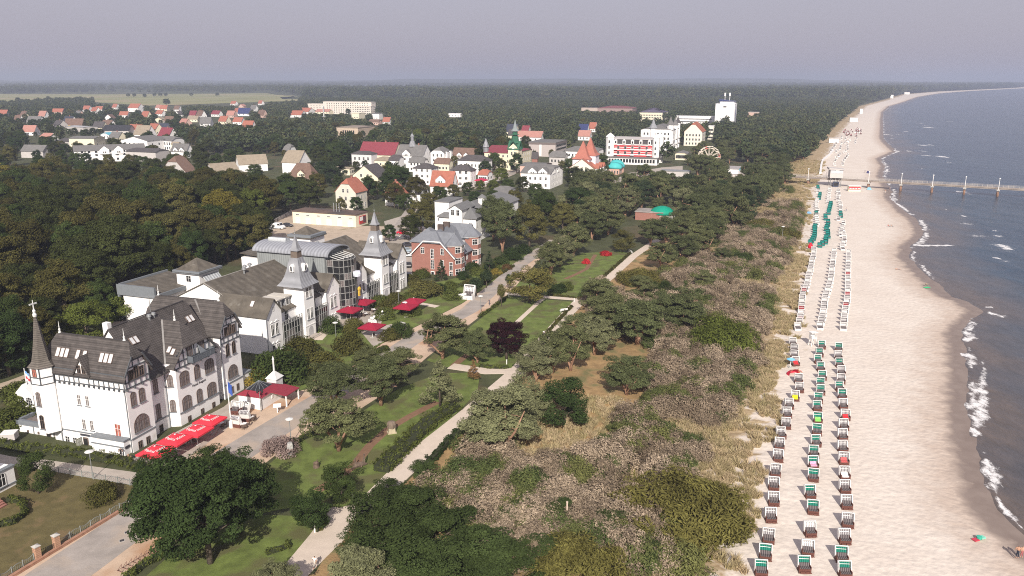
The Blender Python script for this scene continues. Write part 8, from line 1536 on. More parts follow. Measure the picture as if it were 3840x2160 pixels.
for u, v in ((1330, 1200), (1370, 1185), (1400, 1170), (1345, 1225), (1430, 1165), (1415, 1265), (1450, 1255)):
    p = at(u, v); table('dark-framed table under the maroon parasols', p, .3, 1.0, 'tables under the maroon parasols')
    for k in range(3): a = k * 2.1 + rnd.random(); cchair((p.x + .8 * math.cos(a), p.y + .8 * math.sin(a), 0), a - R(90), 'dark chair under the maroon parasols')
for u, v, rz, lb in ((884, 1549, -10, 'left'), (918, 1551, -30, 'right')): chair('%s one of two white-hooded beach chairs facing us on the cafe terrace' % lb, at(u, v), R(rz), 'brown', 'white', None, 'beach chairs on the cafe terrace', 1.2)
for u, v, rz, lb in ((893, 1600, 160, 'left'), (925, 1578, 170, 'right')): chair('%s one of two grey-backed beach chairs turned to the cafe' % lb, at(u, v), R(rz), 'brown', 'grey', None, 'beach chairs on the cafe terrace', 1.2)
# kiosk with the glass pyramid
pv = mkroot('garden_pavilion', 'white pavilion with a dark red roof and a glass pyramid beside the sandy forecourt', 'pavilion', at(983, 1538), 18)
mb = MB(); mb.box(0, 0, -.2, 6.2, .25, 2.3); mb.box(0, 0, -.2, .25, 4.6, 2.3); mb.box(6, 0, -.2, 6.2, 4.6, 2.3); mb.box(.2, 4.4, -.2, 6.2, 4.6, 2.3); mb.box(2.9, -.05, 1.0, 3.4, 0.02, 1.6); part('wall', mb, WHITE, pv)
DR = mk('dark_red_roof', (.24, .028, .045), .12, 1.5, .85)
mb = MB(); mb.add([(-.3, -.3, 2.3), (6.5, -.3, 2.3), (6.5, 4.9, 2.3), (-.3, 4.9, 2.3), (1.0, .9, 2.9), (4.6, .9, 2.9), (4.6, 3.7, 2.9), (1.0, 3.7, 2.9)], [(0, 1, 5, 4), (1, 2, 6, 5), (2, 3, 7, 6), (3, 0, 4, 7), (3, 2, 1, 0), (4, 5, 6, 7)])
mb.prism([(2.4, -.3, 2.32), (6.5, -.3, 2.32), (6.5, -3.4, 2.0), (2.4, -3.4, 2.0)], (0, 0, .12)); part('roof', mb, DR, pv)
mb = MB(); mb.add([(1.0, .9, 2.92), (4.6, .9, 2.92), (4.6, 3.7, 2.92), (1.0, 3.7, 2.92), (2.8, 2.3, 4.1)], [(0, 1, 4), (1, 2, 4), (2, 3, 4), (3, 0, 4), (3, 2, 1, 0)]); g_ = part('glass_pyramid', mb, GLASS, pv)
mb = MB()
for q in ((1.0, .9), (4.6, .9), (4.6, 3.7), (1.0, 3.7)): mb.bar((*q, 2.95), (2.8, 2.3, 4.14), .08)
for q in ((2.2, .9), (3.4, .9)): mb.bar((*q, 2.95), (2.8, 2.3, 4.12), .05)
for q in ((1.0, 1.8), (1.0, 2.8)): mb.bar((*q, 2.95), (2.8, 2.3, 4.12), .05)
part('glazing_bar', mb, GREYT, g_)
for x, y in ((2.6, -3.2), (6.3, -3.2)): mb = MB(); mb.box(x - .1, y - .1, -.2, x + .1, y + .1, 2.1); part('post', mb, FRAMEW, pv)
mb = MB(); mb.box(7.4, 2.0, 0, 9.4, 4.0, 2.6); mb.rings((8.4, 3.0, 2.6), [(1.7, 0), (.2, 1.2)], 4, R(45)); mb.tube([(8.4, 3, 3.6), (8.4, 3, 6.0)], .16, 6); mb.lathe((8.4, 3, 6), [(.24, 0), (.02, .7)], 6); part('grill_chimney', mb, mk('grill_white', (.6, .6, .6), .1), pv)
sg = thing('menu_board', 'white sloping menu board on one post at the edge of the forecourt', 'sign', at(1041, 1547), R(10)); mb = MB(); mb.add([(-.65, -.3, 1.1), (.65, -.3, 1.1), (.65, .35, 1.5), (-.65, .35, 1.5), (-.65, -.3, 1.04), (.65, -.3, 1.04), (.65, .35, 1.44), (-.65, .35, 1.44)], [(0, 1, 2, 3), (7, 6, 5, 4), (0, 4, 5, 1), (1, 5, 6, 2), (2, 6, 7, 3), (3, 7, 4, 0)]); part('board', mb, FRAMEW, sg); mb = MB(); mb.box(-.08, -.05, 0, .08, .08, 1.25); part('post', mb, FRAMEW, sg)
def flagpole(label, p, h, cols, lean=0):
    r = thing('flagpole', label, 'flagpole', p, 0); mb = MB(); mb.tube([(0, 0, 0), (0, 0, h)], [.11, .06], 8); mb.box(-.25, -.2, 0, .25, .2, 1.3); part('pole', mb, FRAMEW, r); mb = MB(); n = 6
    for j, c in enumerate(cols):
        mb.k = j; z0, z1 = h - .5 - 1.9 * (j + 1) / len(cols), h - .5 - 1.9 * j / len(cols); pts_ = [(.08 + .12 * i, .10 * math.sin(i * 1.4), -.12 * i) for i in range(n)]
        for a, b in zip(pts_, pts_[1:]): mb.add([(a[0], a[1], z0 + a[2]), (b[0], b[1], z0 + b[2]), (b[0], b[1], z1 + b[2]), (a[0], a[1], z1 + a[2])], [(0, 1, 2, 3)])
    part('flag', mb, [flat('flag_%d%d%d' % tuple(int(x * 99) for x in c), c) for c in cols], r)
flagpole('white flagpole with a limp pale flag behind the spired corner', at(113, 1522), 7.0, [(.2, .4, .75), (.75, .74, .74), (.6, .06, .08), (.75, .74, .74)])
flagpole('tall white flagpole with a limp blue flag beside the cafe terrace', at(868, 1604), 8.5, [(.04, .09, .34), (.05, .11, .40)])
def lamp(label, p, h, kind=0, group='street lamps'):
    r = thing('street_lamp', label, 'street lamp', p, 0, group); mb = MB(); mb.tube([(0, 0, -.1), (0, 0, h)], [.075, .05], 7); part('post', mb, STEEL, r)
    if kind == 2:
        mb = MB()
        for k in range(3): a = k * 2.094; mb.bar((0, 0, h - .3), (.45 * math.cos(a), .45 * math.sin(a), h - .1), .05); mb.lathe((.45 * math.cos(a), .45 * math.sin(a), h - .1), [(.1, 0), (.2, .2), (.14, .45), (.02, .55)], 6)
        part('lamp_head', mb, flat('black_iron', (.03, .03, .03)), r)
    else:
        mb = MB(); mb.lathe((0, 0, h), [(.12, -.1), (.2, .12), (.62, .2), (.58, .26), (.1, .42)], 12); part('lamp_head', mb, flat('lamp_white', (.6, .6, .58)), r)
lamp('mushroom-headed lamp on the lane by the dry lawn', at(349, 1795), 4.0); lamp('mushroom-headed lamp by the bicycle stands in front of the dark trees', at(582, 2015), 4.0); lamp('mushroom-headed lamp at the road edge by the pink shrub', at(1092, 1665), 4.0); lamp('black three-armed lamp at the corner of the red-roofed pavilion', at(979, 1543), 3.6, 2)
lamp('slim lamp on the promenade near the giant beach chair', at(1803, 1176), 4.2); lamp('lamp on the hotel path between the yews', at(1260, 1262), 3.0); lamp('lamp beside the hotel lawn steps', at(1496, 1140), 3.2); lamp('lamp beside the maroon parasols on the lawn', at(1520, 1185), 3.2); lamp('slim lamp in the dunes near the pier ramp', at(2932, 905), 5.0)
# garden fence, brick wall and gate piers
def fence(label, line, n, h=1.0):
    P = [at(*q) for q in line]; r = thing('garden_fence', label, 'fence', P[0], 0); o = P[0]; L = [0]
    for a, b in zip(P, P[1:]): L.append(L[-1] + (b - a).length)
    f = lambda t: Vector((np.interp(t * L[-1], L, [q.x for q in P]), np.interp(t * L[-1], L, [q.y for q in P]), 0)) - Vector((o.x, o.y, 0))
    FM = flat('fence_grey', (.22, .235, .22)); pm = MB().box(-.05, -.05, -.1, .05, .05, h + .05).mesh('post', FM)
    for i in range(n + 1): link('post', pm, r, f(i / n))
    for i in range(n):
        mb = MB(); a, b = f(i / n), f((i + 1) / n); m_ = 6; up = lambda t: h * (.98 - .22 * math.sin(math.pi * t)) if i % 2 == 0 else h * (.78 + .2 * math.sin(math.pi * t))
        for k in range(m_): p, q = a.lerp(b, k / m_), a.lerp(b, (k + 1) / m_); mb.bar((p.x, p.y, up(k / m_)), (q.x, q.y, up((k + 1) / m_)), .05)
        mb.bar((a.x, a.y, .12), (b.x, b.y, .12), .05); part('rail', mb, FM, r)
        mb = MB()
        for k in range(1, 6): p = a.lerp(b, k / 6); mb.bar((p.x, p.y, .12), (p.x, p.y, up(k / 6)), .018)
        for z in (.35, .58): mb.bar((a.x, a.y, z), (b.x, b.y, z), .012)
        part('wire_panel', mb, FM, r)
fence('grey wavy-topped fence along the lane side of the dry lawn', [(178, 1766), (343, 1795), (534, 1828), (551, 1850)], 9)
fence('grey wavy-topped fence along the road side of the dry lawn', [(551, 1855), (225, 2046)], 9); fence('grey wavy-topped fence at the bottom left beyond the brick piers', [(130, 2104), (-40, 2210)], 4)
kw = ribbon('kerb_wall', P2([(556, 1856), (215, 2062), (30, 2174), (-60, 2230)]), .45, .32, mk('pinkish_brick', (.33, .18, .12), .25, 2, .95, lines=(4, 'Z', .2)), None, .5); tag(kw, 'low pinkish brick kerb wall between the road and the dry lawn', 'wall')
for u, v, lb in ((143, 2098, 'brick gate pier with a stone cap nearer the bottom left corner'), (215, 2056, 'brick gate pier with a stone cap farther up the road')):
    r = thing('gate_pier', lb, 'gate pier', at(u, v), R(60), 'brick gate piers'); mb = MB(); mb.box(-.32, -.32, -.1, .32, .32, 1.75); part('pier', mb, mk('tan_brick', (.40, .235, .155), .2, 2, .95, lines=(4.5, 'Z', .25)), r); mb = MB(); mb.rings((0, 0, 1.75), [(.56, 0), (.56, .08), (.1, .22)], 4, R(45)); part('cap', mb, CONC, r)
r = thing('garden_gate', 'low dark iron gate between the two brick piers', 'gate', at(180, 2076), R(58)); mb = MB()
for i in range(9): mb.bar((-.8 + i * .2, 0, .1), (-.8 + i * .2, 0, .95), .03)
part('bar', mb, flat('black_iron', (.03, .03, .03)), r); mb = MB(); mb.bar((-.85, 0, .12), (.85, 0, .12), .04); mb.bar((-.85, 0, .9), (.85, 0, .9), .04); part('gate_frame', mb, flat('black_iron', (.03, .03, .03)), r)
def rack(line, n, label, group):
    for i in range(n):
        p = at(line[0][0] + (line[1][0] - line[0][0]) * (i + .5) / n, line[0][1] + (line[1][1] - line[0][1]) * (i + .5) / n); r = thing('bicycle_stand', label % ordinal(i + 1), 'bicycle stand', p, R(-30), group); mb = MB(); mb.tube([(-.4, 0, 0), (0, .3, .75), (.4, 0, 0)], .035, 5); mb.tube([(-.4, 0, .02), (0, -.35, .3), (.4, 0, .02)], .03, 5); part('hoop', mb, mk('rust_brown_steel', (.24, .14, .11), .2, 3), r); mb = MB(); mb.box(-.45, -.05, 0, .45, .05, .03); part('rail', mb, MATS['rust_brown_steel'], r)
rack([(610, 2050), (440, 2148)], 9, 'brown zigzag bicycle stand by the box hedge, %s from the lamp', 'bicycle stands by the dark trees'); rack([(1185, 1632), (1238, 1600)], 5, 'brown zigzag bicycle stand by the bent pine, %s from the manhole', 'bicycle stands by the bent pine')
for u, v, lb in ((1155, 1629, 'round manhole cover in the sandy road edge'),): r = thing('manhole_cover', lb, 'manhole cover', at(u, v, .012), 0); mb = MB(); mb.lathe((0, 0, -.01), [(.46, 0), (.46, .02)], 16); part('ring', mb, CONC, r); mb = MB(); mb.lathe((0, 0, 0), [(.32, .0), (.32, .03)], 16); part('lid', mb, MULCH, r)
for u, v, lb in ((476, 1996, 'dark square drain cover on the road, the upper one'), (457, 2027, 'dark square drain cover on the road, the lower one')): r = thing('drain_cover', lb, 'drain cover', at(u, v, .012), R(30), 'square drain covers'); mb = MB(); mb.box(-.25, -.25, -.01, .25, .25, .015); part('grate', mb, flat('drain_dark', (.05, .045, .045)), r); mb = MB(); mb.box(-.32, -.32, -.01, .32, .32, .008); part('rim', mb, CONC, r)
# stones, bollards, bench, sculptures
r = thing('stone_monument', 'pale sandstone block with a weathered brown top on the near lawn', 'monument', at(1469, 1622), R(20)); mb = MB(); mb.rings((0, 0, -.1), [(.75, 0), (.7, 1.0)], 4, R(45)); mb.box(-.7, -.6, -.1, .7, .6, .12); part('plinth', mb, mk('sandstone', (.42, .36, .25), .15, 2), r); mb = MB(); mb.rings((0, 0, .9), [(.72, 0), (.74, .6), (.62, .95), (.3, 1.05)], 7, .3); part('boulder', mb, mk('brown_stone', (.19, .145, .11), .3, 3, .95, .4), r)
r = thing('stone_stele', 'mottled grey standing stone beside the pink shrub', 'standing stone', at(1090, 1703), R(15)); mb = MB(); mb.rings((0, 0, -.1), [(.5, 0), (.55, .9), (.5, 1.7), (.38, 2.0)], 6, .4); part('stone', mb, mk('mottled_stone', (.38, .37, .35), .5, 4, .95, .4), r); mb = MB(); mb.box(-.5, -.4, -.05, .5, .4, .1); part('base', mb, CONC, r)
r = thing('driftwood_sculpture', 'boat-like driftwood sculpture with upright posts on the near lawn', 'sculpture', at(1345, 1752), R(40)); mb = MB(); mb.tube([(-1.2, 0, .1), (-.4, .2, .35), (.6, .1, .3), (1.4, -.1, .15)], [.12, .42, .38, .1], 8); part('hull', mb, mk('driftwood', (.14, .10, .075), .4, 4, .95, .5), r); mb = MB(); mb.tube([(.9, 0, .2), (1.1, .1, 1.0), (1.0, .2, 1.7)], [.14, .1, .06], 6); mb.tube([(-.3, .2, .2), (-.4, .3, 1.2), (-.35, .3, 1.5)], [.12, .09, .1], 6); mb.tube([(.2, -.4, 0), (1.5, .8, 1.4)], [.1, .06], 6); part('post', mb, MATS['driftwood'], r)
r = thing('tree_stump', 'small dark carved stump in the shade of the near lawn', 'stump', at(1186, 1752), 0); mb = MB(); mb.rings((0, 0, -.05), [(.5, 0), (.38, .5), (.42, .8), (.2, .95)], 7, 0); part('wood', mb, MATS['driftwood'], r); mb = MB(); mb.tube([(.1, 0, .8), (.25, .1, 1.2)], [.12, .06], 5); part('branch_stub', mb, MATS['driftwood'], r)
for k, (u, v, lb) in enumerate(((1323, 1869, 'by the round-headed tree at the path junction'), (1181, 1996, 'at the hedge corner of the bottom path'), (1900, 1366, 'on the corner of the grass by the side path'), (2181, 1105, 'at the near corner of the far lawn'), (1908, 1113, 'at the promenade corner of the far lawn'), (2153, 1132, 'at the seaward corner of the middle lawn'))):
    r = thing('path_light', 'white path light post ' + lb, 'path light', at(u, v), 0, 'white path lights'); mb = MB(); mb.tube([(0, 0, 0), (0, 0, .85)], .1, 8); part('post', mb, FRAMEW, r); mb = MB(); mb.lathe((0, 0, .85), [(.13, 0), (.13, .1), (.02, .16)], 8); part('cap', mb, FRAMEW, r)
def bench(label, p, rz, m_=None):
    r = thing('park_bench', label, 'bench', p, rz); mb = MB()
    for i in range(4): mb.box(-.95, -.25 + i * .13, .42, .95, -.14 + i * .13, .47)
    part('seat', mb, FRAMEW, r); mb = MB()
    for i in range(3): mb.box(-.95, .3 + i * .04, .55 + i * .16, .95, .34 + i * .04, .68 + i * .16)
    part('backrest', mb, FRAMEW, r)
    for x in (-.8, .75): mb = MB(); mb.box(x, -.25, 0, x + .08, -.17, .42); mb.box(x, .25, 0, x + .08, .33, .95); part('leg', mb, FRAMEW, r)
bench('white bench facing the pale path on the middle lawn', at(2113, 1170), R(200)); bench('white bench in the shade at the far end of the pale path', at(2366, 948), R(110))
chair('giant cream display beach chair beside the promenade', at(1758, 1120), R(-20), 'white', 'white', None, None, 2.1)
r = thing('notice_board', 'low white notice board beside the giant beach chair', 'sign', at(1734, 1122), R(25)); mb = MB(); mb.box(-1.1, -.05, .3, 1.1, .05, 1.5); part('board', mb, FRAMEW, r); mb = MB(); mb.box(-1.0, -.06, 0, -.9, .06, .4); mb.box(.9, -.06, 0, 1.0, .06, .4); part('leg', mb, STEEL, r)
for u, v, lb in ((1427, 1196, 'white reclining lion statue on the farther plinth of the terrace stair'), (1397, 1216, 'white reclining lion statue on the nearer plinth of the terrace stair')):
    r = thing('lion_statue', lb, 'statue', at(u, v), R(40), 'white lions'); mb = MB(); mb.box(-.5, -1.1, 0, .5, 1.1, 1.1); part('plinth', mb, FRAMEW, r); mb = MB(); mb.tube([(0, .9, 1.3), (0, .3, 1.45), (0, -.4, 1.55), (0, -.75, 1.95)], [.3, .36, .36, .2], 8); mb.ball((0, -.9, 2.05), .3, 8); mb.tube([(-.25, -.4, 1.2), (-.25, -1.2, 1.18)], .12, 6); mb.tube([(.25, -.4, 1.2), (.25, -1.2, 1.18)], .12, 6); part('lion', mb, FRAMEW, r, True)
r = thing('info_pillar', 'white sail-shaped information stand with a dark screen by the hotel garden entrance', 'info stand', at(1517, 1236), R(50)); mb = MB(); mb.prism([(-.9, 0, 0), (.6, 0, 0), (.3, 0, 1.6), (-.9, 0, 2.1)], (0, .25, 0)); part('panel', mb, FRAMEW, r); mb = MB(); mb.box(-.1, -.06, .6, .4, .0, 1.4); part('screen', mb, GLASS, r)
r = thing('warning_sign', 'red-edged white triangle sign in front of the brick house bays', 'sign', at(1786, 1010), R(10)); mb = MB(); mb.prism([(-.5, 0, 2.4), (.5, 0, 2.4), (0, 0, 1.5)], (0, .05, 0)); part('plate', mb, flat('sign_pink', (.62, .35, .32)), r); mb = MB(); mb.tube([(0, .06, 0), (0, .06, 2.3)], .04, 6); part('post', mb, STEEL, r)
r = thing('marker_post', 'tall pale wooden post standing alone in the dune scrub', 'post', at(2125, 1978), 0); mb = MB(); mb.box(-.09, -.09, -.2, .09, .09, 3.6); part('post', mb, mk('pale_wood', (.5, .4, .32), .1), r); mb = MB(); mb.box(-.12, -.12, 3.55, .12, .12, 3.66); part('cap', mb, MATS['pale_wood'], r)
# villa corner at the left edge
vl = mkroot('edge_villa', 'white red-roofed villa cut by the left edge of the view beside the dry lawn', 'villa', at(62, 1816), 18); mb = MB(); mb.box(-13, 0, -1, 0, 12, 2.9); mb.box(-13, 1.2, 2.9, -1.6, 12, 6.6); part('wall', mb, WHITE, vl); mb = MB(); roof_mb(mb, -13, 1.2, -1.6, 12, 6.6, 3.0, .5, 'x', 1, 1); part('roof', mb, REDR, vl); mb = MB(); mb.box(-13.1, -.12, 2.8, .12, .6, 3.05); mb.box(-13.1, -.1, .4, .1, .1, .6); part('cornice', mb, GREYT, vl)
for x in (-2.0, -4.6): window(vl, 'S', x, .7, 1.1, 2.0, rise=.5, sill=True)
for x in (-3.2, -5.6): window(vl, 'S', x, 3.8, 1.0, 1.9, rise=.3, off=-1.2, sill=True)
mb = MB()
for k in range(5): mb.box(-6.5 + .02 * k, -2.4 - .35 * k, -.2, -4.6 - .02 * k, -2.0 - .35 * k + .3, .9 - .18 * k)
part('step', mb, BRICK, vl)
bx_ = thing('cargo_trailer', 'small grey covered trailer parked by the flat annexe', 'trailer', at(40, 1655), R(10)); mb = MB(); mb.box(-1.0, -.8, .5, 1.0, .8, 1.5); part('box', mb, GREYW, bx_); mb = MB(); mb.box(-1.05, -.85, 1.5, 1.05, .85, 1.62); part('lid', mb, FRAMEW, bx_); mb = MB()
for x in (-.4, .4): mb.tube([(x, -.85, .3), (x, .85, .3)], .3, 10)
part('wheel', mb, flat('tyre', (.02, .02, .02)), bx_)

aw = thing('cafe_awning', 'crimson cafe awning on white posts along the town street', 'awning', at(*Z6(2075, 872)), R(70)); mb = MB(); mb.add([(-5, -2, 3.0), (5, -2, 3.0), (5, 2, 3.8), (-5, 2, 3.8), (-5, -2, 2.7), (5, -2, 2.7), (5, 2, 3.5), (-5, 2, 3.5)], [(0, 1, 2, 3), (7, 6, 5, 4), (0, 4, 5, 1), (1, 5, 6, 2), (2, 6, 7, 3), (3, 7, 4, 0)]); part('canopy', mb, flat('crimson', (.5, .02, .07)), aw); mb = MB()
for x in (-4.8, -1.6, 1.6, 4.8): mb.box(x - .1, -2, 0, x + .1, -1.8, 2.8)
part('post', mb, FRAMEW, aw)
# ================================================================== VEHICLES
TYRE = flat('tyre', (.02, .02, .02)); RIM = flat('rim_grey', (.35, .35, .36), .4, .6)
def car(label, p, rz, col, kind='car', name='parked_car', group='parked cars'):
    r = thing(name, label, 'van' if kind == 'van' else 'car', p, rz, group); L, Wd = (5.6, 2.0) if kind == 'van' else (4.3, 1.76)
    prof = [(-2.1, .35), (2.12, .35), (2.15, .62), (2.0, .82), (1.0, .95), (-1.95, 1.0), (-2.12, .7)] if kind != 'van' else [(-2.8, .35), (2.75, .35), (2.8, .8), (2.5, 1.15), (1.75, 1.5), (1.3, 2.35), (-2.6, 2.45), (-2.8, 2.2)]
    cab = [(1.05, .94), (.45, 1.42), (-1.0, 1.46), (-1.85, .99)]
    mb = MB(); mb.prism([(x, -Wd / 2, z) for x, z in prof], (0, Wd, 0)); m_ = mk('paint_%d_%d_%d' % tuple(int(c * 99) for c in col), col, .03, 1, .3, spec=.6)
    if kind != 'van': mb.add([(x, s * (Wd / 2 - (.05 if z < 1.1 else .22)), z) for s in (-1, 1) for x, z in cab], [(0, 1, 2, 3), (7, 6, 5, 4), (0, 4, 5, 1), (1, 5, 6, 2), (2, 6, 7, 3)])
    part('body', mb, m_, r); mb = MB()
    if kind == 'van':
        mb.prism([(1.72, -Wd / 2 - .01, 1.5), (1.36, -Wd / 2 - .01, 2.15), (.5, -Wd / 2 - .01, 2.15), (.5, -Wd / 2 - .01, 1.5)], (0, Wd + .02, 0)); mb.add([(1.80, -.85, 1.52), (1.80, .85, 1.52), (1.38, .8, 2.28), (1.38, -.8, 2.28)], [(0, 1, 2, 3)])
    else:
        mb.prism([(.82, -Wd / 2 + .06, 1.0), (.42, -Wd / 2 + .06, 1.36), (-.95, -Wd / 2 + .06, 1.38), (-1.5, -Wd / 2 + .06, 1.03)], (0, Wd - .12, 0)); mb.add([(1.0, -.78, 1.0), (1.0, .78, 1.0), (.52, .6, 1.39), (.52, -.6, 1.39)], [(0, 1, 2, 3)]); mb.add([(-1.80, -.75, 1.06), (-1.1, -.6, 1.43), (-1.1, .6, 1.43), (-1.80, .75, 1.06)], [(0, 1, 2, 3)])
    part('window', mb, GLASS, r)
    for x in ((-1.3, 1.35) if kind != 'van' else (-1.7, 1.8)):
        for s in (-1, 1):
            mb = MB(); mb.tube([(x, s * (Wd / 2 - .2), .33), (x, s * (Wd / 2 + .02), .33)], .33, 12); w_ = part('wheel', mb, TYRE, r); mb = MB(); mb.tube([(x, s * (Wd / 2 - .1), .33), (x, s * (Wd / 2 + .035), .33)], .2, 10); part('rim', mb, RIM, w_)
    for s in (-1, 1): mb = MB(); mb.box(L / 2 - .12, s * .62 - .16, .62, L / 2 + .02 - (.02 if kind == 'van' else -.0), s * .62 + .16, .78); part('headlight', mb, flat('headlight', (.6, .6, .6), .2), r)
car('white delivery van parked on the gravel yard', at(1042, 858), R(-18), (.72, .72, .71), 'van', 'delivery_van'); car('silver-grey pickup-like car left of the white van', at(1000, 866), R(-25), (.28, .28, .28)); car('dark car half hidden behind the white van', at(1078, 850), R(-20), (.05, .05, .06)); car('bright red car in the car park behind the spa hotel', at(1510, 878), R(-10), (.5, .015, .04))
for k, (u, v, rz, c, lb) in enumerate(((1562, 848, 20, (.05, .06, .09), 'dark blue car under the tall trees by the white villa'), (1590, 846, 20, (.02, .02, .025), 'black car under the tall trees by the white villa'), (1530, 924, 15, (.03, .03, .04), 'black car between the spa hotel and the brick house'), (1528, 945, 10, (.30, .38, .44), 'pale blue car between the spa hotel and the brick house'), (1530, 962, 10, (.55, .58, .6), 'silver car between the spa hotel and the brick house'), (1532, 1000, 95, (.03, .03, .03), 'black car beside the brick gable'), (1538, 1042, 5, (.10, .12, .13), 'dark grey car by the brick house corner'), (450, 1200, 20, (.4, .42, .45), 'silver car glimpsed under the maple behind the dark roofs'), (1515, 897, 0, (.08, .08, .09), 'dark car in front of the red car'))): car(lb, at(u, v), R(rz), c)

# ================================================================== PEOPLE
def person(label, p, head, shirt, trou, hair=(.08, .05, .03), skin=(.45, .27, .19), pose='stand', bare=False, short=False, h=1.75):
    r = thing('person', label, 'person', p, head); k = h / 1.75; st = .22 if pose == 'walk' else .03
    if pose == 'sit': J = {'hip': (0, 0, .22), 'chest': (0, .08, .58), 'neck': (0, .05, .76), 'head': (0, .02, .90), 'ls': (-.19, .07, .70), 'rs': (.19, .07, .70), 'le': (-.26, -.08, .46), 're': (.26, -.08, .46), 'lh': (-.2, -.32, .36), 'rh': (.2, -.32, .36), 'lk': (-.14, -.42, .42), 'rk': (.14, -.42, .42), 'lf': (-.12, -.72, .06), 'rf': (.12, -.72, .06), 'lt': (-.12, -.9, .05), 'rt': (.12, -.9, .05)}
    elif pose == 'lie': J = {'hip': (0, 0, .14), 'chest': (0, .42, .16), 'neck': (0, .6, .18), 'head': (0, .76, .2), 'ls': (-.2, .52, .15), 'rs': (.2, .52, .15), 'le': (-.32, .3, .1), 're': (.32, .3, .1), 'lh': (-.26, .06, .08), 'rh': (.26, .06, .08), 'lk': (-.12, -.45, .16), 'rk': (.12, -.45, .16), 'lf': (-.13, -.85, .08), 'rf': (.13, -.85, .08), 'lt': (-.14, -.9, .2), 'rt': (.14, -.9, .2)}
    else: J = {'hip': (0, 0, .93), 'chest': (0, .0, 1.28), 'neck': (0, 0, 1.47), 'head': (0, -.02, 1.63), 'ls': (-.2, 0, 1.41), 'rs': (.2, 0, 1.41), 'le': (-.27, .06 + st * .4, 1.14), 're': (.27, .06 - st * .4, 1.14), 'lh': (-.25, -.08 + st * .6, .90), 'rh': (.25, -.10 - st * .5, .92), 'lk': (-.1, -st * .6, .50), 'rk': (.1, st * .3, .50), 'lf': (-.1, -st, .08), 'rf': (.1, st * 1.1, .08), 'lt': (-.11, -st - .15, .035), 'rt': (.11, st * 1.1 - .15, .035)}
    names = list(J); E_ = [('hip', 'chest'), ('chest', 'neck'), ('neck', 'head'), ('chest', 'ls'), ('chest', 'rs'), ('ls', 'le'), ('rs', 're'), ('le', 'lh'), ('re', 'rh'), ('hip', 'lk'), ('hip', 'rk'), ('lk', 'lf'), ('rk', 'rf'), ('lf', 'lt'), ('rf', 'rt')]
    rad = {'hip': (.15, .12), 'chest': (.17, .12), 'neck': (.06, .06), 'head': (.095, .115), 'ls': (.075, .075), 'rs': (.075, .075), 'le': (.048, .048), 're': (.048, .048), 'lh': (.036, .036), 'rh': (.036, .036), 'lk': (.068, .068), 'rk': (.068, .068), 'lf': (.045, .045), 'rf': (.045, .045), 'lt': (.04, .035), 'rt': (.04, .035)}
    me_ = bpy.data.meshes.new('body'); me_.from_pydata([Vector(J[n]) * k for n in names], [(names.index(a), names.index(b)) for a, b in E_], [])
    o = bpy.data.objects.new('body', me_); COL.objects.link(o); md = o.modifiers.new('skin', 'SKIN'); md.use_smooth_shade = True
    for i, n in enumerate(names): me_.skin_vertices[0].data[i].radius = [x * k for x in rad[n]]
    me_.skin_vertices[0].data[0].use_root = True; o.modifiers.new('sub', 'SUBSURF').levels = 1; o.modifiers['sub'].render_levels = 1
    bpy.context.view_layer.update(); ev = o.evaluated_get(bpy.context.evaluated_depsgraph_get()); m2 = bpy.data.meshes.new_from_object(ev); m2.name = 'body'; o.modifiers.clear(); o.data = m2; m2.materials.clear()
    for c, nm_ in ((skin, 'skin'), (shirt, 'shirt'), (trou, 'trousers'), (hair, 'hair')): m2.materials.append(flat('%s_%d_%d_%d' % ((nm_,) + tuple(int(x * 99) for x in c)), c, .85))
    hd, ch, hp = Vector(J['head']) * k, Vector(J['chest']) * k, Vector(J['hip']) * k
    for f in m2.polygons:
        c = f.center; dj = {n: (c - Vector(J[n]) * k).length for n in names}; n = min(dj, key=dj.get)
        if n in ('head',): f.material_index = 3 if (c.z > hd.z + .02 and pose != 'lie') or c.y > hd.y + .03 else 0
        elif n in ('neck', 'lh', 'rh', 'le', 're'): f.material_index = 0
        elif n in ('chest', 'ls', 'rs'): f.material_index = 0 if bare else 1
        elif n == 'hip': f.material_index = 2
        else: f.material_index = 0 if short and n not in ('lk', 'rk') else 2
    o.parent = r; return r
person('person in a white shirt and pale shorts walking at the bottom of the gravel path', at(1182, 2132), R(170), (.75, .74, .76), (.55, .5, .45), pose='walk', short=True)
person('person in a white top walking beside a companion in black on the pale path', at(2040, 1265), R(190), (.75, .72, .74), (.12, .1, .1), pose='walk'); person('person in a black top walking beside a companion in white on the pale path', at(2057, 1266), R(190), (.03, .03, .05), (.04, .04, .05), (.6, .58, .55), pose='walk')
bk_ = person('person in dark clothes walking down the middle of the promenade', at(1835, 1145), R(200), (.08, .08, .1), (.1, .1, .12), pose='walk')
person('person in a black dress standing at the hotel porch corner', at(455, 1716), R(200), (.02, .02, .02), (.02, .02, .02), (.1, .04, .02)); person('person in brown sitting by the parasol end of the porch', at(484, 1721), R(120), (.28, .18, .12), (.05, .05, .06), pose='sit')
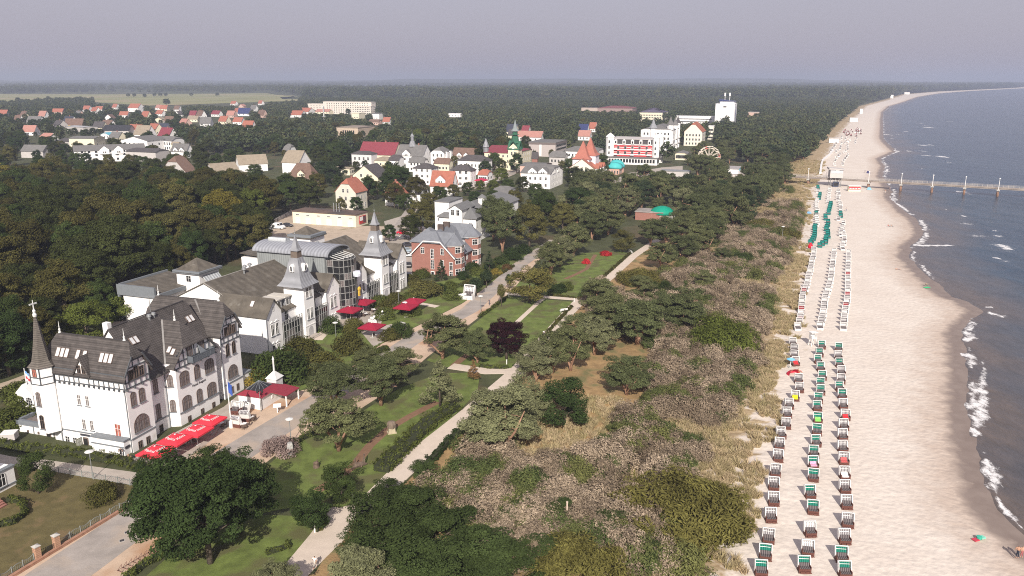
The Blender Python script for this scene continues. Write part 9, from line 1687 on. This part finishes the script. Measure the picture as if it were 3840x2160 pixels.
person('bare-chested person in dark shorts standing at the waterline', at(3813, 2095), R(150), (.4, .25, .18), (.02, .025, .04), bare=True, short=True, skin=(.42, .24, .16), h=1.85); person('person in a bikini standing behind the one in dark shorts at the waterline', at(3829, 2093), R(150), (.42, .25, .17), (.35, .12, .12), bare=True, short=True, skin=(.47, .28, .2), h=1.7)
person('person in red sitting on the open sand halfway to the pier, left of two', at(3330, 850), R(100), (.5, .05, .06), (.12, .05, .05), pose='sit'); person('person in black sitting on the open sand halfway to the pier, right of two', at(3341, 850), R(60), (.04, .04, .04), (.06, .05, .05), pose='sit')
person('person sitting on a green towel near the water', at(3472, 1073), R(130), (.25, .2, .16), (.05, .3, .15), pose='sit'); tg = thing('beach_towel', 'bright green towel under the sitting bather', 'towel', at(3476, 1078), R(30)); mb = MB(); mb.box(-.9, -.5, .0, .9, .5, .05); part('cloth', mb, flat('towel_green', (.05, .5, .2)), tg)
person('person lying flat on the sand below the white chairs', at(3366, 1010), R(75), (.5, .32, .25), (.3, .2, .2), pose='lie', bare=True, short=True); person('person with sun-browned back beside the red tent', at(2994, 1398), R(100), (.42, .25, .18), (.5, .1, .1), bare=True, short=True, pose='sit')
person('person standing alone on the sand right of the green chairs', at(3173, 792), R(180), (.45, .4, .36), (.2, .2, .25)); person('bather in pale trunks at the waterline below the pier, left one', at(3320, 724), R(120), (.5, .32, .25), (.6, .55, .5), bare=True, short=True); person('bather at the waterline below the pier, right one', at(3336, 716), R(220), (.5, .3, .22), (.1, .1, .12), bare=True, short=True)
person('stroller on the sand just beyond the pier', at(3243, 648), R(20), (.1, .12, .2), (.1, .1, .1), pose='walk'); person('stroller by the white boards beyond the pier', at(3100, 655), R(20), (.3, .3, .35), (.1, .1, .12), pose='walk')

# ================================================================== THE AIR
hz_ = bpy.data.materials.new('haze'); hz_.use_nodes = True; t = hz_.node_tree; t.nodes.remove(t.nodes['Principled BSDF']); pv_ = nn(t, 'ShaderNodeVolumePrincipled'); pv_.inputs['Color'].default_value = (.46, .51, .66, 1); pv_.inputs['Density'].default_value = 0.00019; pv_.inputs['Anisotropy'].default_value = 0.0
t.links.new(pv_.outputs[0], t.nodes['Material Output'].inputs['Volume'])
mb = MB(); mb.box(-33000, -450, -6, 26000, 17500, 125); tag(link('haze', mb.mesh('haze', hz_)), kind='stuff')
